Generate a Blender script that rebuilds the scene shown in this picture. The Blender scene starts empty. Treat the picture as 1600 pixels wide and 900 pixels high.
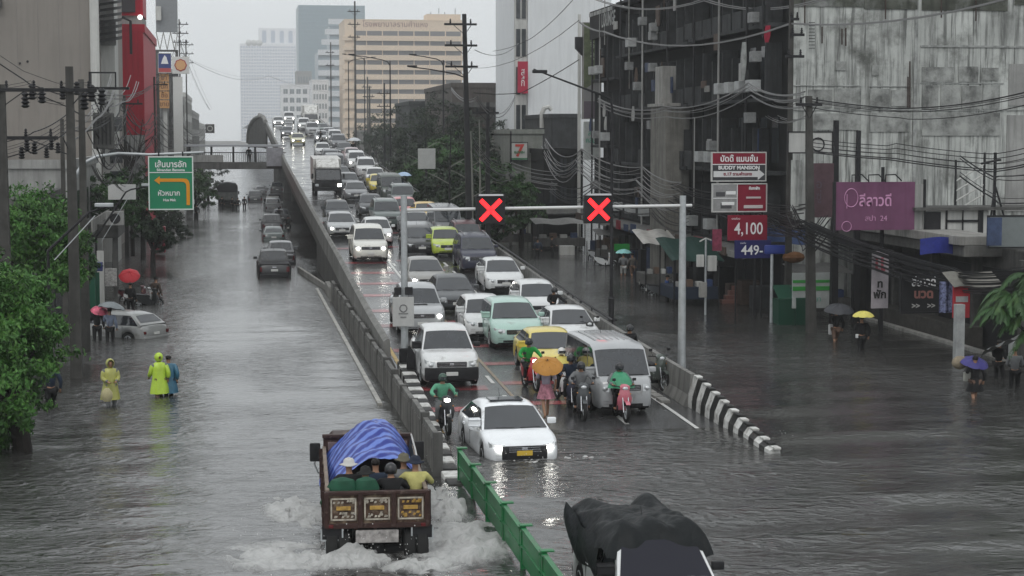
import bpy, bmesh, math, random
import numpy as np
from mathutils import Vector, Matrix, noise as mnoise
random.seed(7); RNG = np.random.default_rng(11)
scene = bpy.context.scene; COL = scene.collection
PI = math.pi; R = math.radians

# ---------------------------------------------------------------- camera, sky, sun, exposure
CAM_H = 8.2; FPX = 2900.0; K = 1.5
PITCH = math.atan(240 / FPX); YAW = math.atan(437 / math.hypot(240, FPX))
cd = bpy.data.cameras.new('camera'); cam = bpy.data.objects.new('camera', cd); COL.objects.link(cam)
cd.sensor_width = 36; cd.lens = 36 * FPX / 1600; cd.clip_end = 5000; cd.clip_start = .5
cam.location = (0, 0, CAM_H); cam.rotation_euler = (PI / 2 - PITCH, 0, -YAW)
scene.camera = cam
W = bpy.data.worlds.new("World"); scene.world = W; W.use_nodes = True
nt = W.node_tree; nt.nodes.clear()
sky = nt.nodes.new('ShaderNodeTexSky'); sky.sky_type = 'NISHITA'; sky.sun_disc = False
sky.sun_elevation = R(52); sky.sun_rotation = R(200); sky.air_density = 1.6; sky.dust_density = 6; sky.ozone_density = 1
hs = nt.nodes.new('ShaderNodeHueSaturation'); hs.inputs['Saturation'].default_value = .12
mx = nt.nodes.new('ShaderNodeMix'); mx.data_type = 'RGBA'; mx.inputs[0].default_value = .80
mx.inputs[7].default_value = (9.2, 9.65, 9.9, 1)          # even overcast layer over the sky texture
bg = nt.nodes.new('ShaderNodeBackground'); bg.inputs[1].default_value = .113
ow = nt.nodes.new('ShaderNodeOutputWorld')
L_ = nt.links.new
L_(sky.outputs[0], hs.inputs['Color']); L_(hs.outputs[0], mx.inputs[6]); L_(mx.outputs[2], bg.inputs[0]); L_(bg.outputs[0], ow.inputs[0])
sl = bpy.data.lights.new('sun', 'SUN'); sl.energy = .55; sl.angle = R(20); sl.color = (1, .97, .93)
so = bpy.data.objects.new('sun', sl); COL.objects.link(so)
so.rotation_euler = (R(38), 0, R(-20))
scene.view_settings.view_transform = 'Standard'; scene.view_settings.look = 'None'
scene.view_settings.exposure = 0.0; scene.view_settings.gamma = 1
cy = scene.cycles; cy.use_denoising = True; cy.max_bounces = 6; cy.diffuse_bounces = 3; cy.glossy_bounces = 3
cy.transmission_bounces = 3; cy.volume_bounces = 2; cy.transparent_max_bounces = 8; cy.sample_clamp_indirect = 4; cy.caustics_reflective = False

# ---------------------------------------------------------------- helpers: where a sight line meets the world
_f = Vector((math.sin(YAW) * math.cos(PITCH), math.cos(YAW) * math.cos(PITCH), -math.sin(PITCH)))
_r = Vector((math.cos(YAW), -math.sin(YAW), 0)); _u = _r.cross(_f)
def ray(px, py): return _f + _r * ((px - 800) / FPX) - _u * ((py - 450) / FPX)
def G(px, py, z=0.0):
    d = ray(px, py); t = (z - CAM_H) / d.z; return (t * d.x, t * d.y)
def at(px, py, Y):
    d = ray(px, py); t = Y / d.y; return (t * d.x, CAM_H + t * d.z)
def atX(px, py, X):
    d = ray(px, py); t = X / d.x; return (t * d.y, CAM_H + t * d.z)
PROF = [(-50, -.45), (24, -.4), (31, -.12), (33, -.01), (35, .04), (38, .1), (47, .42), (62, 1.3), (80, 2.25), (98, 3.2), (120, 4.5), (140, 5.9), (190, 9.1), (220, 10.8), (245, 11.4), (700, 11.4)]
def prof(Y): return float(np.interp(Y, [a * K for a, b in PROF], [b for a, b in PROF]))
def slope(Y): return math.atan((prof(Y + 2.5) - prof(Y - 2.5)) / 5)
def onramp(px, py):
    d = ray(px, py); Y = 30
    while Y < 600:
        t = Y / d.y
        if CAM_H + t * d.z <= prof(Y): return (t * d.x, Y, prof(Y))
        Y += .2

# ---------------------------------------------------------------- helpers: objects
def tag(o, label=None, cat=None, group=None, kind=None):
    if label: o['label'] = label
    if cat: o['category'] = cat
    if group: o['group'] = group
    if kind: o['kind'] = kind
    return o
def thing(name, label, cat, loc=(0, 0, 0), rz=0, group=None, rx=0):
    o = bpy.data.objects.new(name, None); COL.objects.link(o); o.empty_display_size = .3
    o.location = loc; o.rotation_euler = (rx, 0, rz)
    return tag(o, label, cat, group)
class MB:
    """collects shapes into one mesh"""
    def __init__(s): s.v = []; s.f = []
    def add(s, vs, fs):
        n = len(s.v); s.v += [tuple(p) for p in vs]; s.f += [tuple(i + n for i in f) for f in fs]; return s
    def box(s, x0, x1, y0, y1, z0, z1):
        vs = [(x, y, z) for z in (z0, z1) for y in (y0, y1) for x in (x0, x1)]
        return s.add(vs, [(0, 2, 3, 1), (4, 5, 7, 6), (0, 1, 5, 4), (2, 6, 7, 3), (0, 4, 6, 2), (1, 3, 7, 5)])
    def rbox(s, x0, x1, y0, y1, z0, z1, b=.02):
        """box with chamfered edges"""
        bm = bmesh.new(); bmesh.ops.create_cube(bm, size=1)
        for v in bm.verts: v.co = Vector(((x0 + x1) / 2 + v.co.x * (x1 - x0), (y0 + y1) / 2 + v.co.y * (y1 - y0), (z0 + z1) / 2 + v.co.z * (z1 - z0)))
        bmesh.ops.bevel(bm, geom=bm.edges[:] + bm.verts[:], offset=min(b, .45 * min(abs(x1 - x0), abs(y1 - y0), abs(z1 - z0))), segments=2, affect='EDGES', profile=.6)
        vs = [v.co[:] for v in bm.verts]; fs = [[v.index for v in f.verts] for f in bm.faces]; bm.free(); return s.add(vs, fs)
    def tube(s, pts, r, n=6, cap=True):
        pts = [Vector(p) for p in pts]; k = len(pts); rs = r if isinstance(r, (list, tuple)) else [r] * k
        vs = []; prev = None
        for i, p in enumerate(pts):
            d = (pts[min(i + 1, k - 1)] - pts[max(i - 1, 0)])
            d = d.normalized() if d.length > 1e-9 else Vector((0, 0, 1))
            if prev is None: a = d.orthogonal().normalized()
            else:
                a = prev - d * prev.dot(d); a = a.normalized() if a.length > 1e-6 else d.orthogonal().normalized()
            prev = a; b = d.cross(a)
            for j in range(n):
                t = 2 * PI * j / n; vs.append(p + (a * math.cos(t) + b * math.sin(t)) * rs[i])
        fs = [(i * n + j, i * n + (j + 1) % n, (i + 1) * n + (j + 1) % n, (i + 1) * n + j) for i in range(k - 1) for j in range(n)]
        if cap: fs += [tuple(range(n))[::-1], tuple((k - 1) * n + j for j in range(n))]
        return s.add(vs, fs)
    def cyl(s, p0, p1, r0, r1=None, n=12): return s.tube([p0, p1], [r0, r0 if r1 is None else r1], n)
    def loft(s, secs, closed=True, cap=True):
        n = len(secs[0]); k = len(secs); vs = [p for sec in secs for p in sec]; m = n if closed else n - 1
        fs = [(i * n + j, i * n + (j + 1) % n, (i + 1) * n + (j + 1) % n, (i + 1) * n + j) for i in range(k - 1) for j in range(m)]
        if cap and closed: fs += [tuple(range(n))[::-1], tuple((k - 1) * n + j for j in range(n))]
        return s.add(vs, fs)
    def grid(s, fn, nu, nv):
        vs = [fn(i / nu, j / nv) for j in range(nv + 1) for i in range(nu + 1)]
        return s.add(vs, [(j * (nu + 1) + i, j * (nu + 1) + i + 1, (j + 1) * (nu + 1) + i + 1, (j + 1) * (nu + 1) + i) for j in range(nv) for i in range(nu)])
    def prism(s, poly, a0, a1, axis='y'):
        """polygon extruded between a0 and a1 along axis; poly gives the other two coordinates in order"""
        n = len(poly)
        def P(p, a): return {'y': (p[0], a, p[1]), 'x': (a, p[0], p[1]), 'z': (p[0], p[1], a)}[axis]
        return s.add([P(p, a0) for p in poly] + [P(p, a1) for p in poly],
                     [tuple(range(n)), tuple(range(2 * n - 1, n - 1, -1))] + [(i, i + n, (i + 1) % n + n, (i + 1) % n) for i in range(n)])
    def torus(s, c, R1, r2, n=18, m=6, axis='x', sq=1.0):
        vs = []
        for i in range(n):
            a = 2 * PI * i / n
            for j in range(m):
                b = 2 * PI * j / m; rr = R1 + r2 * math.cos(b); w = r2 * sq * math.sin(b)
                p = {'x': (w, rr * math.cos(a), rr * math.sin(a)), 'y': (rr * math.cos(a), w, rr * math.sin(a)), 'z': (rr * math.cos(a), rr * math.sin(a), w)}[axis]
                vs.append((c[0] + p[0], c[1] + p[1], c[2] + p[2]))
        return s.add(vs, [(i * m + j, i * m + (j + 1) % m, ((i + 1) % n) * m + (j + 1) % m, ((i + 1) % n) * m + j) for i in range(n) for j in range(m)])
    def ball(s, c, r, n=10, m=7):
        rx, ry, rz = r if isinstance(r, (tuple, list)) else (r, r, r)
        return s.loft([[(c[0] + rx * math.sin(PI * (i + .02) / (m + .04)) * math.cos(2 * PI * j / n), c[1] + ry * math.sin(PI * (i + .02) / (m + .04)) * math.sin(2 * PI * j / n), c[2] - rz * math.cos(PI * (i + .02) / (m + .04))) for j in range(n)] for i in range(m + 1)])
    def mesh(s, name, m=None, smooth=False):
        me = bpy.data.meshes.new(name); me.from_pydata(s.v, [], s.f); me.validate()
        bm = bmesh.new(); bm.from_mesh(me); bmesh.ops.recalc_face_normals(bm, faces=bm.faces); bm.to_mesh(me); bm.free()
        if m: me.materials.append(m)
        if smooth:
            me.shade_smooth()
            if smooth != 'all': me.set_sharp_from_angle(angle=R(38 if smooth is True else smooth))
        return me
    def build(s, name, m, parent=None, smooth=False, kind=None):
        o = bpy.data.objects.new(name, s.mesh(name, m, smooth)); COL.objects.link(o); o.parent = parent
        if kind: o['kind'] = kind
        return o
def inst(name, me, parent=None, loc=(0, 0, 0), rot=(0, 0, 0), sc=(1, 1, 1), m=None):
    o = bpy.data.objects.new(name, me); COL.objects.link(o); o.parent = parent; o.location = loc; o.rotation_euler = rot; o.scale = sc
    if m: o.material_slots[0].link = 'OBJECT'; o.material_slots[0].material = m
    return o
KIDS = {}
def kids(o): return [c for c in bpy.data.objects if c.parent == o] if o not in KIDS else KIDS[o]
def freeze(o):
    KIDS[o] = [c for c in bpy.data.objects if c.parent == o]
    for c in KIDS[o]: KIDS[c] = [d for d in bpy.data.objects if d.parent == c]
    return o
def copy_tree(o, parent=None, recolor=None):
    c = o.copy(); COL.objects.link(c); c.parent = parent
    if recolor and o.data:
        for i, s in enumerate(o.material_slots):
            if s.material in recolor: c.material_slots[i].link = 'OBJECT'; c.material_slots[i].material = recolor[s.material]
    for ch in kids(o): copy_tree(ch, c, recolor)
    return c

# ---------------------------------------------------------------- materials
MATS = {}
def mat(name, col, rough=.6, metal=0.0, var=.0, vs=3.0, bump=0.0, bs=20.0, emit=None, es=0, streak=0.0, dirt=None, dirt_amt=0, ds=1.2, spec=.5, coat=0):
    """principled material: base colour varied by noise, optional vertical streaks, dirt of its own colour, fine bump"""
    if name in MATS: return MATS[name]
    m = bpy.data.materials.new(name); m.use_nodes = True; t = m.node_tree; b = t.nodes['Principled BSDF']; MATS[name] = m
    b.inputs['Base Color'].default_value = (*col, 1); b.inputs['Roughness'].default_value = rough; b.inputs['Metallic'].default_value = metal
    b.inputs['Specular IOR Level'].default_value = spec if (rough < .5 or spec != .5) else .16; b.inputs['Coat Weight'].default_value = coat; b.inputs['Coat Roughness'].default_value = .05
    m.diffuse_color = (*col, 1)
    if emit: b.inputs['Emission Color'].default_value = (*emit, 1); b.inputs['Emission Strength'].default_value = es
    if var or streak or dirt or bump:
        tc = t.nodes.new('ShaderNodeTexCoord'); cur = None
        oi = t.nodes.new('ShaderNodeObjectInfo'); ad = t.nodes.new('ShaderNodeVectorMath'); t.links.new(tc.outputs['Object'], ad.inputs[0])
        sc3 = t.nodes.new('ShaderNodeVectorMath'); sc3.operation = 'SCALE'; sc3.inputs[0].default_value = (13, 7, 5); t.links.new(oi.outputs['Random'], sc3.inputs['Scale']); t.links.new(sc3.outputs[0], ad.inputs[1])
        def noise(scale, vec=(1, 1, 1), det=4):
            mp = t.nodes.new('ShaderNodeMapping'); mp.inputs['Scale'].default_value = vec; t.links.new(ad.outputs[0], mp.inputs[0])
            n = t.nodes.new('ShaderNodeTexNoise'); n.inputs['Scale'].default_value = scale; n.inputs['Detail'].default_value = det; n.inputs['Roughness'].default_value = .65
            t.links.new(mp.outputs[0], n.inputs['Vector']); return n.outputs['Fac']
        def mixc(fac, c1, c2, lo, hi):
            mr = t.nodes.new('ShaderNodeMapRange'); mr.inputs[1].default_value = lo; mr.inputs[2].default_value = hi; t.links.new(fac, mr.inputs[0])
            x = t.nodes.new('ShaderNodeMix'); x.data_type = 'RGBA'; t.links.new(mr.outputs[0], x.inputs[0])
            for k, c in ((6, c1), (7, c2)):
                if isinstance(c, tuple): x.inputs[k].default_value = (*c, 1)
                else: t.links.new(c, x.inputs[k])
            return x.outputs[2]
        cur = tuple(col)
        if var: cur = mixc(noise(vs), tuple(c * (1 - var) for c in col), tuple(min(1, c * (1 + var)) for c in col), .3, .7)
        if streak: cur = mixc(noise(1.0, (3.2, 3.2, .22), 6), cur, tuple(c * (1 - streak) for c in col), .46, .72)
        if streak > .8: cur = mixc(noise(1.0, (6.5, 6.5, .30), 6), cur, tuple(c * .28 for c in col), .53, .64)
        if dirt: cur = mixc(noise(ds, det=6), cur, dirt, .62 - .25 * dirt_amt, .80 - .15 * dirt_amt)
        if not isinstance(cur, tuple): t.links.new(cur, b.inputs['Base Color'])
        if bump:
            bp = t.nodes.new('ShaderNodeBump'); bp.inputs['Strength'].default_value = bump; bp.inputs['Distance'].default_value = .03
            t.links.new(noise(bs), bp.inputs['Height']); t.links.new(bp.outputs[0], b.inputs['Normal'])
    return m
def paint(name, col): return mat('car_paint_' + name, col, .32, .0, var=.08, vs=1.5, coat=.6 if max(col) > .1 else .18, dirt=(.12, .11, .10), dirt_amt=.12, ds=1.5)
GLASS = mat('car_glass', (.022, .025, .03), .05, spec=.6, var=.3, vs=2); GLASS.node_tree.nodes['Principled BSDF'].inputs['IOR'].default_value = 1.62
RUBBER = mat('rubber', (.018, .018, .018), .75)
BLACK = mat('black_plastic', (.022, .022, .024), .5, var=.3, vs=4)
CHROME = mat('chrome', (.55, .56, .58), .25, .9)
STEEL = mat('galvanised_steel', (.42, .44, .45), .45, .5, var=.15, vs=5)
DSTEEL = mat('dark_steel', (.025, .025, .027), .5, .3, var=.2)
LAMP = mat('headlamp_lit', (.9, .9, .85), .2, emit=(1, .97, .88), es=24)
LAMPOFF = mat('headlamp_glass', (.55, .57, .58), .12, .3)
REDL = mat('tail_lamp', (.10, .006, .008), .2); REDLIT = mat('tail_lamp_lit', (.6, .02, .02), .2, emit=(1, .03, .03), es=1.2)
PLATE = mat('plate_white', (.6, .6, .58), .5); PLATEY = mat('plate_yellow', (.62, .42, .06), .5)
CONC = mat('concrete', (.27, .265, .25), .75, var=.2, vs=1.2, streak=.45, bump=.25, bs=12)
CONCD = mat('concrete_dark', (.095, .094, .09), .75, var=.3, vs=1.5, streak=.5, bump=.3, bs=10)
WHITEP = mat('white_paint', (.62, .62, .60), .5, var=.12, vs=2, dirt=(.20, .19, .17), dirt_amt=.6, ds=3.5, bump=.3, bs=9)
BLACKP = mat('black_paint', (.022, .022, .022), .5, var=.3, dirt=(.10, .10, .09), dirt_amt=.35, ds=3.5, bump=.3, bs=9)
# ---------------------------------------------------------------- ground under the flood, water
def sheet(name, x0, x1, y0, y1, z, m):
    return tag(MB().add([(x0, y0, z), (x1, y0, z), (x1, y1, z), (x0, y1, z)], [(0, 1, 2, 3)]).build(name, m), kind='structure')
GROUND = mat('ground_earth', (.09, .085, .075), .9, var=.3, vs=.05)
sheet('ground', -1500, 1500, -60, 2600, -.75, GROUND)
ASPH = mat('asphalt', (.055, .055, .057), .6, var=.2, vs=1.0, bump=.2, bs=60)
sheet('road', -5.4, 4.4, -40, 900, -.46, ASPH)
for x0, x1, nm in ((-9.2, -5.4, 'pavement'), (23.4, 28.6, 'pavement'), ):
    tag(MB().box(x0, x1, -40, 900, -.7, -.30).build(nm, CONC), kind='structure')

def water_material():
    m = bpy.data.materials.new('flood_water'); m.use_nodes = True; t = m.node_tree; b = t.nodes['Principled BSDF']
    b.inputs['Roughness'].default_value = .09; b.inputs['IOR'].default_value = 1.68; b.inputs['Specular IOR Level'].default_value = .5
    tc = t.nodes.new('ShaderNodeTexCoord')
    def noise(sx, sy, det, rough, dist=0.0, rot=0.0):
        mp = t.nodes.new('ShaderNodeMapping'); mp.inputs['Scale'].default_value = (sx, sy, 1); mp.inputs['Rotation'].default_value = (0, 0, rot)
        t.links.new(tc.outputs['Object'], mp.inputs[0])
        n = t.nodes.new('ShaderNodeTexNoise'); n.inputs['Scale'].default_value = 1; n.inputs['Detail'].default_value = det; n.inputs['Roughness'].default_value = rough; n.inputs['Distortion'].default_value = dist
        t.links.new(mp.outputs[0], n.inputs['Vector']); return n.outputs['Fac']
    def math_(op, a, b_):
        n = t.nodes.new('ShaderNodeMath'); n.operation = op
        for i, x in enumerate((a, b_)):
            if isinstance(x, (int, float)): n.inputs[i].default_value = x
            else: t.links.new(x, n.inputs[i])
        return n.outputs[0]
    def rng(a, lo, hi, o0, o1):
        n = t.nodes.new('ShaderNodeMapRange'); n.interpolation_type = 'SMOOTHSTEP'
        for i, x in enumerate((lo, hi, o0, o1)): n.inputs[i + 1].default_value = x
        t.links.new(a, n.inputs[0]); return n.outputs[0]
    small = noise(2.6, 4.0, 4, .6, .9, .3); mid = noise(.8, 1.25, 3, .55, .5, -.3); fine = noise(8, 12, 2, .5)
    calm = rng(noise(.16, .07, 3, .5, .5), .38, .64, .22, 1.0)      # calm and ruffled patches
    def ridged(sx, sy, rot):
        mp = t.nodes.new('ShaderNodeMapping'); mp.inputs['Scale'].default_value = (sx, sy, 1); mp.inputs['Rotation'].default_value = (0, 0, rot); t.links.new(tc.outputs['Object'], mp.inputs[0])
        n = t.nodes.new('ShaderNodeTexNoise'); n.noise_type = 'RIDGED_MULTIFRACTAL'; n.normalize = True; n.inputs['Scale'].default_value = 1; n.inputs['Detail'].default_value = 2.5; n.inputs['Roughness'].default_value = .5; n.inputs['Distortion'].default_value = .7
        t.links.new(mp.outputs[0], n.inputs['Vector']); return n.outputs['Fac']
    chop = math_('ADD', ridged(1.3, 2.0, .4), math_('MULTIPLY', ridged(2.3, 3.1, -.5), .6)); small = math_('ADD', small, math_('MULTIPLY', chop, 1.15))
    h = math_('ADD', math_('MULTIPLY', small, .62), math_('ADD', math_('MULTIPLY', mid, .45), math_('MULTIPLY', fine, .10)))
    bp = t.nodes.new('ShaderNodeBump'); bp.inputs['Distance'].default_value = .13; t.links.new(h, bp.inputs['Height']); sx_ = t.nodes.new('ShaderNodeSeparateXYZ'); t.links.new(tc.outputs['Object'], sx_.inputs[0]); mid_ch = math_('ABSOLUTE', math_('SUBTRACT', sx_.outputs[0], 1.2), 0.0)
    t.links.new(math_('MULTIPLY', calm, rng(mid_ch, 1.2, 5.0, .38, 1.0)), bp.inputs['Strength'])
    t.links.new(bp.outputs[0], b.inputs['Normal'])
    mud = noise(.07, .05, 3, .6)
    x = t.nodes.new('ShaderNodeMix'); x.data_type = 'RGBA'; t.links.new(mud, x.inputs[0]); x.inputs[6].default_value = (.026, .026, .025, 1); x.inputs[7].default_value = (.048, .047, .044, 1)
    t.links.new(x.outputs[2], b.inputs['Base Color'])
    return m
WATER = water_material()
def wave_sheet():
    """fine grid near the camera with real swell, coarse beyond"""
    xs = np.concatenate([[-900, -300, -120, -60], np.arange(-36, 60, .4), [60, 120, 300, 900]])
    ys = np.concatenate([[-40, 0, 10], np.arange(26, 80, .32), np.arange(80, 150, 1.2), [155, 165, 180, 200, 300, 500, 900, 1500]])
    X, Y = np.meshgrid(xs, ys)
    Z = np.zeros_like(X); g = np.random.default_rng(5)
    for k in range(26):
        a = g.uniform(-.7, .7) + PI / 2; lam = g.uniform(.9, 4.5); ph = g.uniform(0, 6.28)
        Z += .0042 * lam ** .5 * np.sin(2 * PI * (X * math.cos(a) * .55 + Y * math.sin(a)) / lam + ph + .8 * np.sin(X * .23 + k) + .6 * np.sin(Y * .17 + 2 * k))
    Z *= (.35 + .65 * (np.sin(X * .11 + 1.3) * np.sin(Y * .07 + X * .03) > -.3)) * np.clip((110 - Y) / 60, 0, 1) * (Y > 22)
    Z = np.where((Y > 60), np.minimum(Z, .02), Z)
    # bow wave of the white car and wake of the lorry
    Z += .07 * np.exp(-((Y - 45.3) ** 2) / .3) * np.exp(-((X - 7.1) ** 2) / 2.6)
    Z += .10 * np.exp(-(((X - 2.6) / 1.9) ** 2 + ((Y - 33.5) / 3) ** 2)) * (np.sin(X * 5 + Y * 3) * .5 + .5)
    n = len(xs); k = len(ys)
    vs = np.stack([X.ravel(), Y.ravel(), Z.ravel()], 1)
    i = np.arange((k - 1) * (n - 1)); r = i // (n - 1); c = i % (n - 1); q = r * n + c
    fs = np.stack([q, q + 1, q + n + 1, q + n], 1)
    me = bpy.data.meshes.new('water'); me.vertices.add(len(vs)); me.vertices.foreach_set('co', vs.ravel())
    me.loops.add(fs.size); me.loops.foreach_set('vertex_index', fs.ravel()); me.polygons.add(len(fs)); me.polygons.foreach_set('loop_start', np.arange(len(fs)) * 4)
    me.update(calc_edges=True); me.materials.append(WATER); me.shade_smooth()
    o = bpy.data.objects.new('water', me); COL.objects.link(o); tag(o, kind='structure')
wave_sheet()

# ---------------------------------------------------------------- flyover
def wet_asphalt():
    m = mat('wet_deck', (.06, .06, .062), .3, var=.25, vs=.5, bump=.12, bs=50)
    t = m.node_tree; b = t.nodes['Principled BSDF']
    tc = t.nodes.new('ShaderNodeTexCoord'); n = t.nodes.new('ShaderNodeTexNoise'); n.inputs['Scale'].default_value = .45; n.inputs['Detail'].default_value = 4
    t.links.new(tc.outputs['Object'], n.inputs['Vector']); mr = t.nodes.new('ShaderNodeMapRange')
    for i, x in enumerate((.35, .65, .05, .28)): mr.inputs[i + 1].default_value = x
    t.links.new(n.outputs['Fac'], mr.inputs[0]); t.links.new(mr.outputs[0], b.inputs['Roughness']); return m
WETD = wet_asphalt()
YS = [K * q_ for q_ in [20, 24, 27, 29, 31, 33, 35, 38, 42, 47, 52, 57, 62, 68, 74, 80, 86, 92, 98, 105, 112, 120, 130, 140, 152, 165, 178, 190, 200, 210, 220, 230, 245, 300, 400, 700]]
XL, XR = 5.12, 13.6
fly = thing('flyover', 'long concrete flyover ramp packed with queuing traffic', 'flyover', (0, 0, 0))
def strip(x0, x1, dz, ya=20, yb=700, n=6):
    ya *= K; yb *= K
    ys = [ya] + [y for y in YS if ya < y < yb] + [yb]
    return MB().grid(lambda u, v: (x0 + (x1 - x0) * u, np.interp(v * (len(ys) - 1), range(len(ys)), ys), prof(np.interp(v * (len(ys) - 1), range(len(ys)), ys)) + dz), n, len(ys) - 1)
strip(XL + .1, XR - .1, 0).build('deck', WETD, fly)
def along(sec, ya, yb, ground=False):
    """profile (x, dz above the deck) swept along the ramp; dz None = down to below the water"""
    ya *= K; yb *= K; ys = [ya] + [y for y in YS if ya < y < yb] + [yb]
    return [[(x, y, (prof(y) + dz) if dz is not None else -.7) for x, dz in sec] for y in ys]
PAR = mat('parapet_concrete', (.20, .198, .188), .7, var=.25, vs=.8, streak=.55, bump=.25, bs=9)
for y0, y1 in [(42 + 6 * i, 48 + 6 * i) for i in range(10)] + [(102 + 12 * i, 114 + 12 * i) for i in range(12)]:
    taper = 0 if y0 > 35 else 1
    MB().loft(along([(XL - .12, -.05), (XL - .10, .9), (XL + .04, 1.0), (XL + .12, .98), (XL + .16, .35), (XL + .32, .02), (XL + .32, -.1)], y0 + .02, y1 - .02)).build('parapet', PAR, fly)
for y0, y1 in [(35.85, 38)] + [(38 + 6 * i, 44 + 6 * i) for i in range(11)] + [(104 + 12 * i, 116 + 12 * i) for i in range(12)]:
    MB().loft(along([(XR + .16, -.05), (XR + .14, .9), (XR + .02, 1.0), (XR - .10, .98), (XR - .16, .35), (XR - .30, .02), (XR - .30, -.1)], y0 + .02, y1 - .02)).build('parapet', PAR, fly)
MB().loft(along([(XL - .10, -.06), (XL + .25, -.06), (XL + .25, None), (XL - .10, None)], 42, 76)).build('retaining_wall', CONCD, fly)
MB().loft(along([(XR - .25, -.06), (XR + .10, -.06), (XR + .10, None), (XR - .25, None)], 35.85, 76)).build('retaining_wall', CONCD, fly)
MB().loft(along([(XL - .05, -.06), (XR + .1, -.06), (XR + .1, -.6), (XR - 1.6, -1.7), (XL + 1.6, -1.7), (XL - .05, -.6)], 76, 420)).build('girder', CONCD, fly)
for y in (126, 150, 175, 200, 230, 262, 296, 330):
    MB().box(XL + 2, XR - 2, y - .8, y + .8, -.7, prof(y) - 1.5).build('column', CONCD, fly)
# wing wall where the left edge bends away at the crest
WW = ((5.0, 190, 6.0, 10.1), (5.0, 197, 6.0, 10.7), (4.9, 203, 6.0, 11.05), (4.5, 207, 6.0, 11.15), (3.9, 210, 6.0, 10.9), (3.3, 212, 6.0, 10.3), (2.9, 213, 6.0, 9.4), (2.7, 214, 6.0, 8.2), (2.65, 214.5, 6.0, 6.8))
MB().loft([[(x, y * K, z0), (x + .3, y * K + .2, z0), (x + .3, y * K + .2, z1), (x, y * K, z1)] for x, y, z0, z1 in WW]).build('wing_wall', CONCD, fly, True)
MB().tube([(x, y * K - .1, z1) for x, y, z0, z1 in WW], .34, 8).build('wing_coping', PAR, fly, True)
# handrail on the right parapet
MB().tube([(XR + .02, y, prof(y) + 1.14) for y in range(66, 360, 9)], .045, 6).build('handrail', DSTEEL, fly)
for y in range(66, 190, 4): MB().cyl((XR + .02, y, prof(y) + .95), (XR + .02, y, prof(y) + 1.14), .03, n=5).build('rail_post', DSTEEL, fly)

# road markings on the deck
YEL = mat('yellow_road_paint', (.42, .27, .05), .45, var=.25, vs=4); WHT = mat('white_road_paint', (.55, .55, .53), .4, var=.2, vs=4)
RED = mat('red_paint_and_glow', (.27, .065, .07), .25, var=.45, vs=1.6)  # anti-skid red, its colour and width also carrying the pink glow on wet deck
def mark(name, x0, x1, y0, y1, m, dz=.012): tag(strip(x0, x1, dz, y0, y1, 1).build(name, m), kind='structure')
mark('road_marking', XL + .42, XL + .56, 33.5, 110, YEL); mark('road_marking', XR - .9, XR - .78, 32.4, 110, WHT)
for xx in (8.2, 10.9):
    for k in range(30): mark('road_marking', xx, xx + .13, 34 + k * 2.7, 35.1 + k * 2.7, WHT)
mark('road_marking', 8.45, 8.56, 32, 58, mat('worn_yellow_paint', (.20, .15, .09), .4, var=.4, vs=3))
mark('road_marking', 8.02, 8.15, 57, 66, WHT)
for y0 in (35.9, 38.6, 41.5, 44.5, 49, 52, 55.5, 58.5, 61.5, 64.8, 70, 76, 82):
    mark('road_marking', XL + .6, 7.95, y0, y0 + .55, RED, .008); mark('road_marking', 8.55, 10.6, y0 + .6, y0 + 1.05, RED, .008)
# white edge line of the flooded carriageway, just awash
tag(MB().box(4.28, 4.42, 56, 99, -.02, .045).build('edge_line', mat('worn_line', (.33, .32, .29), .4, var=.5, vs=1.5)), kind='structure')

# ---------------------------------------------------------------- low walls, striped kerbs and green barrier at the foot of the ramp
mw = thing('median_wall', 'low ribbed concrete wall along the left foot of the flyover', 'wall', (4.82, 0, 0))
RIB = mat('ribbed_wall_concrete', (.16, .158, .15), .7, var=.35, vs=1.0, streak=.6, bump=.3, bs=8)
y = 44.2; k = 0
rib_me = MB().rbox(-.035, .0, -.05, .05, -.3, .8, .01).mesh('rib', RIB)
while y < 90:
    h = .95 + .05 * math.sin(k * 1.7); MB().rbox(-.06, .08, y + .02, y + 2.98, -.7, h, .02).build('wall_panel', RIB, mw)
    for j in range(9): inst('rib', rib_me, mw, (-.06, y + .25 + j * .31, 0))
    MB().rbox(-.11, .12, y - .07, y + .07, -.7, h + .08, .02).build('post', CONCD, mw)
    y += 3.0; k += 1
mw2 = thing('low_wall', 'short pale concrete wall end where the ribbed wall stops', 'wall', (4.8, 91.6, 0))
MB().rbox(-.1, .15, 0, 5.5, -.7, .55, .04).build('wall_panel', CONC, mw2); MB().rbox(-.15, .2, -.2, .1, -.7, .75, .04).build('end_post', CONC, mw2)
MB().prism([(0, 5.5), (.15, 5.5), (-.9, 20), (-1.05, 20)], -.7, .3, 'z').build('kerb_return', CONC, mw2)
kb = thing('striped_kerb', 'black and white striped kerb between lorry and ramp', 'kerb', (5.15, 0, 0))
for i in range(27):
    y0 = 62.6 - i * .80; x = .52 - .026 * i if i < 22 else -.05 + .01 * (i - 22)
    zt = .26 if i < 20 else .26 - .02 * (i - 20)
    MB().rbox(x - .22, x + .22, y0 - .78, y0 - .01, -.5, prof(y0) * .9 + zt + .05, .04).build('kerb_block', WHITEP if i % 2 else BLACKP, kb, True)
rb = thing('striped_barrier', 'barrier end with slanted black and white stripes at right of ramp', 'barrier', (XR, 0, 0))
n = 17; yy0, yy1 = 53.75, 46.0
xo = lambda y: np.interp(y, [46.4, 53.7], [.22, 0.0]); ho = lambda y: np.interp(y, [46.4, 48.5, 53.7], [.10, .34, 1.02])
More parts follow.
